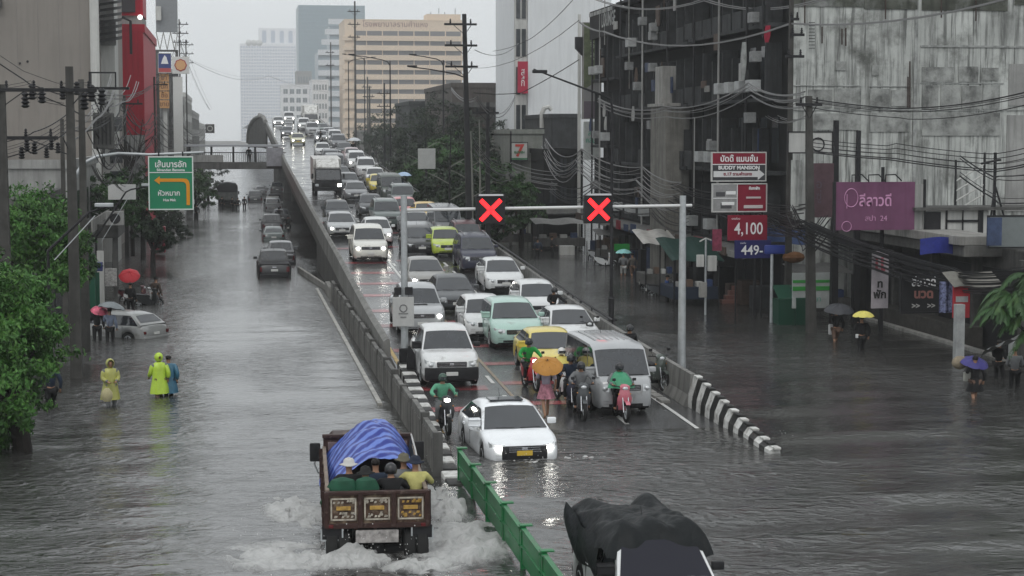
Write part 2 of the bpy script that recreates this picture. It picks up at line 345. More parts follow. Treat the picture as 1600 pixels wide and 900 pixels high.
for i in range(n):
    ya = yy0 + (yy1 - yy0) * i / n; yb = yy0 + (yy1 - yy0) * (i + 1) / n - .004; s = .32
    def sec(y, top): pass
    p = []
    for yq in (ya, yb):
        x0 = xo(yq); h = ho(yq); sh = s * h
        p.append([(x0 - .20, yq + sh * .5, -.3), (x0 - .17, yq + sh * .2, h * .45), (x0 - .07, yq - sh * .5, h), (x0 + .10, yq - sh * .5, h), (x0 + .16, yq + sh * .5, -.3)])
    MB().loft(p).build('painted_block', WHITEP if i % 2 == 0 else BLACKP, rb)
    MB().rbox(xo(ya) - .08, xo(ya) + .11, min(ya, yb) - .12, max(ya, yb) - .20, ho(ya) - .03, ho(ya) + .03, .02).build('cap_block', WHITEP if i % 2 == 0 else BLACKP, rb)
rb2 = thing('loose_kerbs', 'broken kerb stones lying at the foot of the right barrier', 'kerb stones', (12.9, 54.5, .05))
for i in range(5): MB().rbox(-.15, .15, i * .9, i * .9 + .7, 0, .12, .03).build('kerb_stone', CONC, rb2)
GRN = mat('green_barrier_paint', (.008, .17, .05), .4, var=.25, vs=3, dirt=(.05, .075, .045), dirt_amt=.45, ds=3, streak=.35)
gb = thing('green_barrier', 'bright green metal panel barrier standing in the water beside the lorry', 'barrier', (5.22, 43.1, 0))
for i in range(7):
    y0 = -i * 2.2; xx = .035 * i
    MB().rbox(xx - .02, xx + .02, y0 - 2.12, y0 - .04, .08, .74, .01).build('panel', GRN, gb)
    MB().rbox(xx - .045, xx + .045, y0 - 2.14, y0 - .02, .40, .44, .01).build('mid_rail', GRN, gb)
    MB().rbox(xx - .05, xx + .05, y0 - 2.16, y0, .73, .78, .01).build('top_rail', GRN, gb)
    MB().rbox(xx - .05, xx + .05, y0 - .05, y0 + .05, -.5, .80, .01).build('post', GRN, gb)
    MB().rbox(xx - .07, xx + .18, y0 - .09, y0 + .09, .80, .83, .01).build('post_cap', GRN, gb)
# ---------------------------------------------------------------- vehicles
PAINT0 = paint('base', (.5, .5, .5))
def lerp(a, b, t): return a + (b - a) * t
def wheel(parent, x, y, r, w=.2, name='wheel', hub=STEEL):
    s = 1 if x > 0 else -1
    key = ('wheel', round(r, 2), round(w, 2), hub.name)
    if key not in WH:
        t = MB().loft([[(q, rr * math.cos(2 * PI * j / 20), rr * math.sin(2 * PI * j / 20)) for j in range(20)] for q, rr in ((-w / 2, r * .62), (-w / 2, r * .9), (-w / 2 + .03, r), (w / 2 - .03, r), (w / 2, r * .9), (w / 2, r * .62))])
        m = MB().loft([[(q, rr * math.cos(2 * PI * j / 20), rr * math.sin(2 * PI * j / 20)) for j in range(20)] for q, rr in ((0, r * .64), (w / 2 + .004, r * .64), (w / 2 + .012, r * .58), (w / 2 - .03, r * .5), (w / 2 - .03, .02))])
        for k in range(6):
            a = k * PI / 3; c, s_ = math.cos(a), math.sin(a)
            m.add([(w / 2 + .0, -.035 * s_ + c * q, .035 * c + s_ * q) if e else (w / 2 + .0, .035 * s_ + c * q, -.035 * c + s_ * q) for q in (.03, r * .6) for e in (0, 1)] +
                  [(w / 2 - .03, -.035 * s_ + c * q, .035 * c + s_ * q) if e else (w / 2 - .03, .035 * s_ + c * q, -.035 * c + s_ * q) for q in (.03, r * .6) for e in (0, 1)], [(0, 1, 3, 2), (0, 2, 6, 4), (1, 5, 7, 3)])
        WH[key] = (t.mesh('tyre', RUBBER, True), m.mesh('rim', hub, True))
    e = bpy.data.objects.new(name, WH[key][0]); COL.objects.link(e); e.parent = parent; e.location = (x - s * w / 2, y, r); e.scale = (s, 1, 1)
    inst('rim', WH[key][1], e); return e
WH = {}
SPEC = dict(
  sedan=dict(L=4.6, W=1.80, zr=1.44, belt=.92, hood=[(0, .60), (.10, .70), (.35, .78), (.75, .86), (1.2, .93)], gh=[(1.05, .90), (1.95, 1.37), (2.5, 1.44), (3.1, 1.41), (3.45, 1.30), (4.1, .98)], tail=[(4.1, .96), (4.45, .95), (4.55, .90), (4.6, .66)], wb=(.85, 3.5), r=.31, wr=.60),
  hatch=dict(L=4.0, W=1.72, zr=1.50, belt=.95, hood=[(0, .62), (.10, .74), (.30, .84), (.65, .93), (.95, .98)], gh=[(.85, .95), (1.6, 1.42), (2.1, 1.5), (2.9, 1.48), (3.4, 1.40), (3.85, .98)], tail=[(3.8, .97), (3.92, .95), (3.98, .8), (4.0, .6)], wb=(.75, 3.25), r=.30, wr=.60),
  suv=dict(L=4.7, W=1.86, zr=1.80, belt=1.12, hood=[(0, .72), (.08, .88), (.25, .99), (.7, 1.08), (1.2, 1.13)], gh=[(1.1, 1.1), (1.8, 1.68), (2.3, 1.79), (3.5, 1.79), (4.15, 1.70), (4.55, 1.16)], tail=[(4.45, 1.13), (4.6, 1.1), (4.68, .95), (4.7, .7)], wb=(.9, 3.65), r=.37, wr=.68),
  pickup=dict(L=5.2, W=1.84, zr=1.78, belt=1.10, hood=[(0, .72), (.06, .90), (.22, 1.0), (.7, 1.08), (1.25, 1.13)], gh=[(1.15, 1.08), (1.8, 1.66), (2.2, 1.76), (2.9, 1.77), (3.3, 1.70), (3.5, 1.10)], tail=[(3.55, 1.06), (5.1, 1.07), (5.17, 1.0), (5.2, .62)], wb=(.92, 4.05), r=.38, wr=.64),
  van=dict(L=4.8, W=1.72, zr=2.02, belt=1.15, hood=[(0, .72), (.05, .95), (.14, 1.06), (.28, 1.14), (.36, 1.17)], gh=[(.28, 1.13), (.95, 1.88), (1.35, 2.0), (3.2, 2.02), (4.5, 1.98), (4.76, 1.2)], tail=[(4.6, 1.16), (4.72, 1.14), (4.78, 1.0), (4.8, .6)], wb=(1.1, 3.7), r=.33, wr=.74),
  ev=dict(L=4.65, W=1.92, zr=1.62, belt=1.02, hood=[(0, .62), (.08, .78), (.3, .9), (.75, 1.0), (1.15, 1.05)], gh=[(.95, 1.02), (1.85, 1.53), (2.4, 1.62), (3.3, 1.6), (3.9, 1.5), (4.45, 1.08)], tail=[(4.35, 1.05), (4.55, 1.0), (4.62, .85), (4.65, .6)], wb=(.9, 3.75), r=.36, wr=.64))
def make_car(kind, label='car', cat='car', lit=True, scoop=False, darkfront=False, taxi=False, cover=False, name=None, plate=PLATE, roofrack=False, grille_big=False, sunroof=False):
    """front of the car faces -Y; origin on the ground under its middle"""
    q = SPEC[kind]; Lc, Wc, belt = q['L'], q['W'], q['belt']; hw = Wc / 2; y0 = -Lc / 2
    t = thing(name or {'pickup': 'pickup_truck', 'van': 'van'}.get(kind, 'car'), label, cat)
    top = q['hood'] + q['tail']; ty = [a for a, b in top]; tz = [b for a, b in top]
    arch = q['r'] + .06
    ys = sorted(set([a for a, b in q['hood']] + [a for a, b in q['tail']] + [round(c + d * arch, 3) for c in q['wb'] for d in (-1.001, -.92, -.7, -.4, 0, .4, .7, .92, 1.001)] + [2.0, 2.4]))
    ys = [a for a in ys if 0 <= a <= Lc]
    rows = [0, .10, .32, .55, .78, .93, 1.0]; wm = [.94, .985, 1.0, 1.0, .985, .945, .87]
    secs = []
    for a in ys:
        zt = np.interp(a, ty, tz); e = min(a, Lc - a)
        wf = .80 + .20 * min(1, (e / .45)) ** .5 if e < .45 else 1
        zb = .24 if e > .05 else .30
        for c in q['wb']:
            if abs(a - c) < arch: zb = max(zb, q['r'] + math.sqrt(max(0, arch * arch - (a - c) ** 2)) - .01)
        zb = min(zb, zt - .15)
        half = [(hw * wf * m_, zb + (zt - zb) * r_) for r_, m_ in zip(rows, wm)] + [(hw * wf * .5, zt + .025), (0, zt + .035)]
        sec = [(x, y0 + a, z) for x, z in half] + [(-x, y0 + a, z) for x, z in half[-2::-1]]
        secs.append(sec)
    b = MB().loft(secs, closed=False, cap=False)
    n = len(secs[0]); b.f += [tuple(range(n)), tuple((len(secs) - 1) * n + j for j in range(n))]
    # greenhouse
    gh = q['gh']; wb_ = hw * .93; wr = q['wr']
    def gsec(a, z):
        k = max(0, min(1, (z - belt) / (q['zr'] - belt))); xo_ = lerp(wb_, wr + .04, k ** .9); bow = .10 * (1 - k)
        zb = min(z, np.interp(a, ty, tz)) if a < gh[0][0] + .01 or a > gh[-1][0] - .01 else belt - .03
        zz = max(z, zb + .001)
        return [(-wb_, y0 + a, zb - .02), (-lerp(wb_, xo_, .5), y0 + a, lerp(zb, zz, .5)), (-xo_, y0 + a, zz - .045 * k), (-xo_ + .10, y0 + a, zz + .0), (-xo_ * .45, y0 + a - bow * .5 * (a < 2.5), zz + .02 * k), (0, y0 + a - bow * (a < 2.5), zz + .03 * k),
                (xo_ * .45, y0 + a - bow * .5 * (a < 2.5), zz + .02 * k), (xo_ - .10, y0 + a, zz), (xo_, y0 + a, zz - .045 * k), (lerp(wb_, xo_, .5), y0 + a, lerp(zb, zz, .5)), (wb_, y0 + a, zb - .02)]
    b.loft([gsec(a, z) for a, z in gh], closed=False, cap=False)
    body = b.build('body', PAINT0, t, 50)
    # underside and arch liners
    MB().box(-hw * .84, hw * .84, y0 + .15, y0 + Lc - .15, .22, min(.75, belt - .25)).build('underbody', BLACK, t)
    # windscreen and rear window as bowed sheets just proud of the shell
    def pane(s0, s1, v0, v1, off, inset):
        (a0, z0), (a1, z1) = s0, s1; L2 = math.hypot(a1 - a0, z1 - z0); ny, nz = -(z1 - z0) / L2, (a1 - a0) / L2
        if nz < 0: ny, nz = -ny, -nz
        g0, g1 = gsec(a0, z0), gsec(a1, z1)
        def fn(u, v):
            vv = lerp(v0, v1, v); k0 = 1 + u * 8; i = int(min(k0, 8.999)); fr = k0 - i
            p = Vector(g0[i]).lerp(Vector(g0[i + 1]), fr).lerp(Vector(g1[i]).lerp(Vector(g1[i + 1]), fr), vv)
            return (p.x * inset, p.y + ny * off, p.z + nz * off + (0))
        return fn
    def pane2(s0, s1, v0, v1, off, wbot, wtop):
        (a0, z0), (a1, z1) = s0, s1; L2 = math.hypot(a1 - a0, z1 - z0); ny, nz = -(z1 - z0), (a1 - a0); s_ = 1 if nz >= 0 else -1; ny, nz = s_ * ny / L2, s_ * nz / L2
        if kind == 'van' and s0 is gh[-1]: pass
        g0, g1 = gsec(a0, z0), gsec(a1, z1)
        def samp(g, x):
            xs_ = [p[0] for p in g[2:9]]; 
            return Vector((x, np.interp(x, xs_, [p[1] for p in g[2:9]]), np.interp(x, xs_, [p[2] for p in g[2:9]])))
        def fn(u, v):
            vv = lerp(v0, v1, v); x = (u * 2 - 1)
            xb, xt = wbot, wtop; xx0 = x * xb; xx1 = x * xt
            p = samp(g0, xx0).lerp(samp(g1, xx1), vv); return (p.x, p.y + ny * off, p.z + nz * off)
        return fn
    MB().grid(pane2(gh[0], gh[1], .04, .95, .016, wb_ - .045, wr + .0), 10, 4).build('windscreen', GLASS, t, True)
    MB().tube([(-.5, y0 + gh[0][0] + .0, gh[0][1] + .06), (-.05, y0 + gh[0][0] - .06, gh[0][1] + .055)], .012, 4).tube([(.1, y0 + gh[0][0] - .06, gh[0][1] + .06), (.6, y0 + gh[0][0] + .0, gh[0][1] + .06)], .012, 4).build('wiper', BLACK, t)
    MB().grid(pane2(gh[-1], gh[-2], .22, .93, .016, wb_ - .14, wr - .05), 8, 3).build('rear_window', GLASS, t, True)
    # side windows
    a_f, a_r = gh[0][0], gh[-1][0]; zt = q['zr'] - .13; zb = belt + .03
    def xside(z): k = max(0, min(1, (z - belt) / (q['zr'] - belt))); return lerp(wb_, wr + .04, k ** .9) + .012
    def yfront(z): return np.interp(z, [b_ for a, b_ in gh[:2]] , [a for a, b_ in gh[:2]]) + .13
    def yrear(z): return np.interp(z, [gh[-1][1], gh[-2][1]], [gh[-1][0], gh[-2][0]]) - (.16)
    mid = {'sedan': 2.42, 'hatch': 2.05, 'suv': 2.35, 'pickup': 2.45, 'van': 1.55, 'ev': 2.45}[kind]
    cuts = [(None, mid - .04), (mid + .04, None)] if kind not in ('van', 'suv') else ([(None, mid - .04), (mid + .04, 3.0), (3.08, None)] if kind == 'van' else [(None, mid - .04), (mid + .04, 3.35), (3.43, None)])
    for s in (-1, 1):
        for c0, c1 in cuts:
            pts = []
            for z in (zb, lerp(zb, zt, .5), zt):
                pts.append((s * xside(z), y0 + (yfront(z) if c0 is None else c0), z))
            for z in (zt, lerp(zb, zt, .5), zb):
                pts.append((s * xside(z), y0 + (yrear(z) if c1 is None else c1), z))
            MB().add(pts, [(0, 1, 4, 5), (1, 2, 3, 4)]).build('side_window', GLASS, t)
        mz = belt + .06
        MB().rbox(s * (wb_ + .02), s * (wb_ + .02 + .22), y0 + a_f + .28, y0 + a_f + .40, mz, mz + .15, .035).build('mirror', BLACK if darkfront else PAINT0, t, True)
        for dy in ([mid - .05, mid + .95] if kind != 'van' else [1.4]):
            MB().rbox(s * hw * .985, s * (hw * .985 + .03), y0 + dy - .25, y0 + dy - .08, belt - .16, belt - .125, .01).build('door_handle', CHROME if kind in ('ev', 'suv') else PAINT0, t)
            MB().box(s * hw * .975, s * (hw + .004), y0 + dy + .02, y0 + dy + .03, .38, belt - .04).build('door_seam', BLACK, t)
        for i, c in enumerate(q['wb']): wheel(t, s * (hw - .01), y0 + c, q['r'])
        # lamps
        z1 = q['hood'][1][1] - .02
        big = kind in ('pickup', 'suv', 'van')
        hx0, hx1 = (hw * .52, hw * .86) if not big else (hw * .58, hw * .87)
        hz0 = z1 - (.20 if big else .12)
        ms = LAMP if lit else LAMPOFF
        h = MB().loft([[(s * x, y0 + yy, hz0 + dz), (s * x, y0 + yy + .03, z1 + dz), (s * x, y0 + yy + .15, z1 + dz + .02), (s * x, y0 + yy + .15, hz0 + dz)] for x, yy, dz in ((hx0, -.015, 0), ((hx0 + hx1) / 2, .01, .01), (hx1, .09, .03), (hx1 + .05, .2, .05))])
        h.build('headlight', LAMPOFF, t, True)
        MB().ball((s * (hx0 + hx1) / 2, y0 + .01, (hz0 + z1) / 2), (.085, .06, .065)).build('headlight_bulb', ms, t, True)
        tzz = q['tail'][-2][1]
        tall = kind in ('pickup', 'suv', 'van')
        MB().rbox(s * hw * .72, s * hw * .86, y0 + Lc - .10, y0 + Lc + .006, tzz - (.30 if tall else .18), tzz - .05, .02).build('tail_light', REDL, t, True)
        MB().rbox(s * hw * .60, s * hw * .76, y0 + .01, y0 + .09, .38, .46, .02).build('fog_lamp', BLACK, t)
    z1 = q['hood'][1][1]
    gw = .46 * hw if not big else .52 * hw
    MB().rbox(-gw * (1.35 if grille_big else 1), gw * (1.35 if grille_big else 1), y0 - .012, y0 + .12, z1 - (.36 if grille_big else .20), z1 - .03, .03).build('grille', BLACK, t, True)
    for k in range(3): MB().box(-gw * .92, gw * .92, y0 - .018, y0 - .008, z1 - .17 + k * .05, z1 - .158 + k * .05).build('grille_bar', CHROME, t)
    MB().rbox(-.07, .07, y0 - .03, y0 - .01, z1 - .135, z1 - .06, .02).build('badge', CHROME, t)
    if darkfront: MB().rbox(-hw * .93, hw * .93, y0 - .05, y0 + .35, .28, z1 - .20, .06).build('front_bumper', BLACK, t, True)
    MB().rbox(-hw * .62, hw * .62, y0 - .0, y0 + .1, .27, .41, .03).build('lower_intake', BLACK, t, True)
    MB().rbox(-.19, .19, y0 - (.075 if darkfront else .03), y0 - .0, .44, .56, .01).build('number_plate', plate, t)
    MB().rbox(-.19, .19, y0 + Lc + .0, y0 + Lc + .03, .62 if not tall else .72, .74 if not tall else .84, .01).build('number_plate', plate, t)
    MB().rbox(-hw * .88, hw * .88, y0 + Lc - .16, y0 + Lc + .04, .34, .56, .05).build('rear_bumper', BLACK if kind == 'pickup' else PAINT0, t, True)
    if kind == 'pickup':
        if cover: MB().rbox(-hw * .88, hw * .88, y0 + 3.52, y0 + 5.14, 1.04, 1.14, .04).build('bed_cover', BLACK, t, True)
        else: MB().rbox(-hw * .80, hw * .80, y0 + 3.6, y0 + 5.1, .9, 1.082 + .03, .02).build('bed_liner', BLACK, t)
        MB().box(-hw * .78, hw * .78, y0 + Lc - .0, y0 + Lc + .012, .64, .66).build('tailgate_seam', BLACK, t)
        MB().rbox(-.12, .12, y0 + Lc, y0 + Lc + .03, .90, .97, .01).build('tailgate_handle', CHROME, t)
    if scoop: MB().rbox(-.28, .28, y0 + .75, y0 + 1.05, 1.05, 1.145, .03).build('hood_scoop', BLACK, t, True)
    if sunroof: MB().rbox(-.42, .42, y0 + 2.2, y0 + 2.75, q['zr'] + .0, q['zr'] + .045, .01).build('sunroof', GLASS, t)
    if kind == 'van':
        for k in range(7): MB().rbox(-.55 + k * .18, -.50 + k * .18, y0 + 1.75, y0 + 4.0, q['zr'] - .02, q['zr'] + .028, .01).build('roof_rib', PAINT0, t)
    if roofrack:
        for s in (-1, 1): MB().tube([(s * .58, y0 + 2.0, q['zr'] - .02), (s * .58, y0 + 2.1, q['zr'] + .06), (s * .58, y0 + 3.8, q['zr'] + .06), (s * .58, y0 + 3.9, q['zr'] - .02)], .022, 5).build('roof_rail', CHROME, t)
    MB().cyl((0, y0 + gh[3][0], q['zr'] - .02), (0, y0 + gh[3][0] + .15, q['zr'] + .2), .008, n=4).build('aerial', BLACK, t)
    if taxi:
        s_ = MB().prism([(-.12, q['zr'] + .0), (.12, q['zr'] + .0), (.08, q['zr'] + .17), (-.08, q['zr'] + .17)], -.28, .28, 'x')
        s_.v = [(a, b2 + y0 + 2.4, c) for a, b2, c in s_.v]; s_.build('taxi_sign', mat('taxi_sign', (.7, .65, .3), .4), t, )
    return t
PROTO = {}
def proto(key, **kw):
    if key not in PROTO:
        t = make_car(**kw); freeze(t); PROTO[key] = [t, False]
    return PROTO[key]
def car(key, kw, color, px, py, label, cat='car', rz=0.0, Y=None, X=None, ramp=True, z=None, dy=0, sc=1.0, group=None):
    P = proto(key, **kw); L2 = SPEC[kw['kind']]['L'] / 2
    if P[1]: o = copy_tree(P[0])
    else: o = P[0]; P[1] = True
    pm = paint(*color)
    def rec(o_):
        for i, s in enumerate(o_.material_slots):
            if o_.data and o_.data.materials[i] == PAINT0: s.link = 'OBJECT'; s.material = pm
        for c in ([c for c in bpy.data.objects if c.parent == o_] if o_ not in KIDS else KIDS[o_]): rec(c)
    # the copy's children are found by walking recently linked objects
    stack = [o] + [c for c in RECENT(o)]
    for o_ in stack:
        if o_.data and len(o_.material_slots) and o_.data.materials[0] == PAINT0:
            o_.material_slots[0].link = 'OBJECT'; o_.material_slots[0].material = pm
    if ramp:
        if Y is None: X_, Y_, _ = onramp(px, py)
        else: X_, Y_ = X, Y * K
        if X is not None: X_ = X + .15
        Y_ *= .978; yc = Y_ + L2; o.location = (X_, yc, prof(yc) + .01); o.rotation_euler = (slope(yc), 0, rz)
    else:
        X_, Y_ = G(px, py, -.0) if Y is None else (X, Y)
        o.location = (X_ + math.sin(-rz) * 0, Y_ + L2 * abs(math.cos(rz)), z if z is not None else -.42); o.rotation_euler = (0, 0, rz)
    o.scale = (sc, sc, sc)
    o['label'] = label; o['category'] = cat
    if group: o['group'] = group
    CARS.append((label, round(o.location.x, 1), round(o.location.y, 1), L2))
    return o
def RECENT(o):
    out = []
    for c in o.children_recursive: out.append(c)
    return out
CARS = []
WH_, SIL, GRY, DGR, BLK = ('white', (.62, .63, .63)), ('silver', (.36, .37, .38)), ('grey', (.14, .145, .155)), ('dark_grey', (.055, .06, .065)), ('black', (.018, .019, .021))
PEARL, BRZ, MINT, LIME, YELC, OLV, REDC, NAVY, CREAM, TEAL = ('pearl', (.66, .65, .60)), ('bronze', (.24, .235, .22)), ('mint', (.36, .52, .46)), ('lime', (.42, .52, .06)), ('taxi_yellow', (.62, .50, .08)), ('olive', (.07, .085, .075)), ('coral', (.55, .16, .17)), ('navy', (.03, .032, .055)), ('cream', (.55, .53, .36)), ('slate_green', (.10, .125, .12))
ORG = ('orange_yellow', (.62, .40, .06)); MAR = ('maroon', (.08, .02, .025))
S = dict
sed, sedo, hat, hato = S(kind='sedan'), S(kind='sedan', lit=False), S(kind='hatch'), S(kind='hatch', lit=False)
suv, suvo, pk, van, ev = S(kind='suv'), S(kind='suv', lit=False, roofrack=True), S(kind='pickup', lit=False), S(kind='van', lit=False), S(kind='ev', lit=False)
g1 = 'cars queuing down the flyover ramp'
# --- left lane
car('mg', S(kind='sedan', sunroof=True, grille_big=True, plate=PLATEY), ('bright_white', (.78, .80, .82)), 811, 722, 'white sedan with sunroof and yellow plate driving off the ramp into the water', z=-.28, ramp=False, rz=R(3), sc=1.05)
car('pkd', S(kind='pickup', darkfront=True, lit=False), WH_, 699, 600, 'white pickup with black bumper and mirrors behind the green-jacketed scooter rider', 'pickup truck')
car('pks', S(kind='pickup', scoop=True), SIL, 657, 518, 'silver pickup with bonnet scoop and lit headlamp behind the white sign board', 'pickup truck', X=7.0)
car('suv', suv, PEARL, 575, 405, 'cream-white SUV with both headlamps lit, front of the far-left gap', 'suv')
car('hat', hat, WH_, 594, 388, 'white hatchback just behind and right of the cream-white SUV', X=8.1, Y=72.6)
car('sed', sed, SIL, 550, 371, 'silver sedan by the left parapet with its left headlamp lit', X=6.3, Y=76.0)
car('hat', hat, DGR, 545, 352, 'dark hatchback with lit headlamp directly before the box truck', X=6.6, Y=82.5)
car('hat', hat, GRY, 470, 215, 'grey car high on the ramp left lane behind the cream sedan', X=7.2, Y=172)
car('sedt', S(kind='sedan', taxi=False, plate=PLATEY), CREAM, 478, 222, 'cream and dark sedan high on the ramp left lane', X=7.9, Y=158)
car('hat', hat, WH_, 448, 192, 'white car with lit lamps at the crest by the wing wall', X=7.0, Y=200)
car('suv', suv, WH_, 470, 186, 'white van-like car at the crest, left of the far rider', 'suv', X=9.2, Y=212)
# --- middle lane
car('sedo', sedo, DGR, 712, 477, 'dark grey sedan with wide chrome grille in the middle lane', X=9.05, Y=52.2)
car('sed', sed, BRZ, 680, 450, 'bronze sedan with one bright headlamp, left of the dark grey sedan', X=8.6, Y=57.2)
car('hato', hato, WH_, 757, 513, 'white hatchback squeezed between dark grey sedan and mint car', X=9.35, Y=47.2)
car('ev', ev, MINT, 805, 528, 'large pale mint car in the middle of the queue', X=10.1, Y=45.4, sc=1.02)
car('sedb', S(kind='sedan', lit=False, grille_big=True), BLK, 650, 392, 'long black sedan with white plate behind the gantry post', X=9.95, Y=68.2, sc=1.05)
car('suvo', suvo, TEAL, 605, 352, 'slate green SUV before the black sedan lane gap', 'suv', X=9.55, Y=80)
car('sedo', sedo, DGR, 595, 330, 'dark green-grey sedan right behind the slate green SUV', X=9.3, Y=87)
car('sedo', sedo, GRY, 576, 309, 'mid grey sedan beside the olive SUV', X=9.2, Y=97)
car('hato', hato, GRY, 566, 290, 'mid grey hatchback two cars behind the slate green SUV', X=9.35, Y=104.5)
car('sedo', sedo, DGR, 553, 277, 'dark grey sedan beside the white dark-windowed SUV', X=9.3, Y=111.5)
car('vano', van, GRY, 540, 254, 'grey van right of the box truck roof', 'van', X=9.4, Y=119)
car('suvo', suvo, GRY, 531, 237, 'grey SUV behind the grey van', 'suv', X=9.6, Y=127)
car('hato', hato, WH_, 518, 226, 'small white hatchback beside the far lone rider', X=9.7, Y=140)
car('sed', sed, SIL, 522, 213, 'silver sedan with lit lamp mid-ramp beside white car', X=11.2, Y=163)
car('suvo', suvo, SIL, 513, 205, 'silver SUV near the crest, first of the far middle group', 'suv', X=10.9, Y=177)
car('suv', suv, WH_, 497, 192, 'white SUV with lit lamps at the crest beside the far rider', 'suv', X=10.4, Y=189)
car('sedo', sedo, DGR, 502, 190, 'dark sedan at the crest left of the far lorry', X=11.2, Y=198)
# --- right lane
car('van', S(kind='van', lit=False), SIL, 970, 632, 'silver ribbed-roof van at the front of the right lane', 'van', X=10.95, Y=35.6, rz=R(2))
car('taxi', S(kind='sedan', taxi=False, plate=PLATEY, lit=False), YELC, 880, 570, 'yellow taxi wedged left of the silver van', 'taxi', X=10.3, Y=40.4)
car('sedo', sedo, WH_, 868, 538, 'white sedan right behind the yellow taxi by the van', X=12.1, Y=44.7)
car('hato', hato, WH_, 815, 490, 'white hatchback with dark windscreen behind the mint car', X=12.2, Y=50.4)
car('sedo', sedo, WH_, 785, 447, 'white sedan with wide open mirrors next to the right parapet', X=12.1, Y=56.8)
car('suvr', suvo, NAVY, 748, 428, 'navy SUV with items on its dashboard by the right parapet', 'suv', X=12.0, Y=62.4)
car('hatl', hato, LIME, 697, 405, 'lime green hatchback beside the long black sedan', X=11.3, Y=67.8)
car('suvr', suvo, MAR, 722, 395, 'maroon and grey SUV right of the lime green hatchback', 'suv', X=12.75, Y=69.0, sc=.92)
car('van', van, GRY, 703, 378, 'grey van behind the lime green hatchback', 'van', X=12.4, Y=74.2)
car('sedo', sedo, SIL, 662, 361, 'silver-white sedan in front of the orange taxi', X=10.9, Y=76.3)
car('taxi', S(kind='sedan', taxi=True, lit=False), ORG, 685, 352, 'orange-yellow taxi beside the grey van at the right parapet', 'taxi', X=12.35, Y=81.5)
car('hatr', hato, REDC, 650, 340, 'coral red hatchback under the gantry beam', X=11.3, Y=84.3)
car('suvo', suvo, TEAL, 640, 318, 'slate green SUV behind the coral red hatchback', 'suv', X=12.0, Y=90.5)
car('vano', van, OLV, 622, 303, 'olive van in front of the yellow taxi', 'van', X=11.9, Y=97)
car('taxi', S(kind='sedan', taxi=True, lit=False), YELC, 605, 294, 'yellow taxi with cream roof behind the olive van', 'taxi', X=11.8, Y=103.5)
car('hato', hato, WH_, 603, 283, 'white hatchback following the yellow taxi', X=12.1, Y=109.5)
car('suvo', suvo, WH_, 585, 266, 'white SUV with large dark windscreen by the parapet', 'suv', X=12.1, Y=117)
car('suv', suv, WH_, 570, 253, 'white SUV with headlamps on behind the dark-windowed one', 'suv', X=12.0, Y=125)
car('hatp', hato, ('pink_silver', (.42, .33, .34)), 556, 238, 'pinkish silver hatchback high on the ramp', X=12.3, Y=133)
car('sedo', sedo, DGR, 548, 228, 'dark sedan behind the pinkish silver hatchback', X=12.2, Y=141)
car('suvo', suvo, GRY, 540, 218, 'grey SUV in the right lane before the white-roofed one', 'suv', X=12.3, Y=150)
car('suvo', suvo, WH_, 537, 210, 'white-roofed SUV high on the ramp at the parapet', 'suv', X=12.6, Y=159)
car('sedo', sedo, SIL, 524, 202, 'silver sedan near the crest along the right parapet', X=12.7, Y=170)
car('sedo', sedo, TEAL, 515, 197, 'green-grey sedan at the foot of the far white lorry', X=12.6, Y=181)
# --- flooded left carriageway, seen from behind
car('pkc', S(kind='pickup', cover=True, lit=False, plate=PLATE), BLK, 429, 433, 'black pickup wading away, nearest on the left carriageway', 'pickup truck', ramp=False, rz=PI, sc=1.06)
car('pko', pk, GRY, 440, 413, 'grey pickup with red tail lamp ahead of the black pickup', 'pickup truck', ramp=False, rz=PI)
car('sedo', sedo, TEAL, 428, 376, 'dark teal sedan in the flood ahead of the two pickups', ramp=False, rz=PI)
car('pko', pk, DGR, 426, 361, 'dark pickup with cab lights off ahead of the teal sedan', 'pickup truck', ramp=False, rz=PI)
car('hato', hato, DGR, 440, 345, 'small dark hatchback with red lamp by the flyover wall', ramp=False, rz=PI)
car('suvo', suvo, SIL, 427, 330, 'pale grey SUV wading with dark roof near the flyover shade', 'suv', ramp=False, rz=PI)
car('suvo', suvo, DGR, 399, 316, 'wide dark SUV right of the military-style truck', 'suv', ramp=False, rz=PI)
car('hato', hato, GRY, 408, 303, 'grey hatchback under the footbridge', ramp=False, rz=PI)
car('suvo', suvo, DGR, 433, 300, 'dark SUV in the shade of the flyover under the footbridge', 'suv', ramp=False, rz=PI)
p = car('hats', S(kind='ev', lit=False), ('pale_silver', (.24, .245, .24)), 225, 520, 'silver hatchback half sunk at the left kerb', X=-4.75, Y=76.0, ramp=False, rz=R(-128), z=-.42, sc=.88)
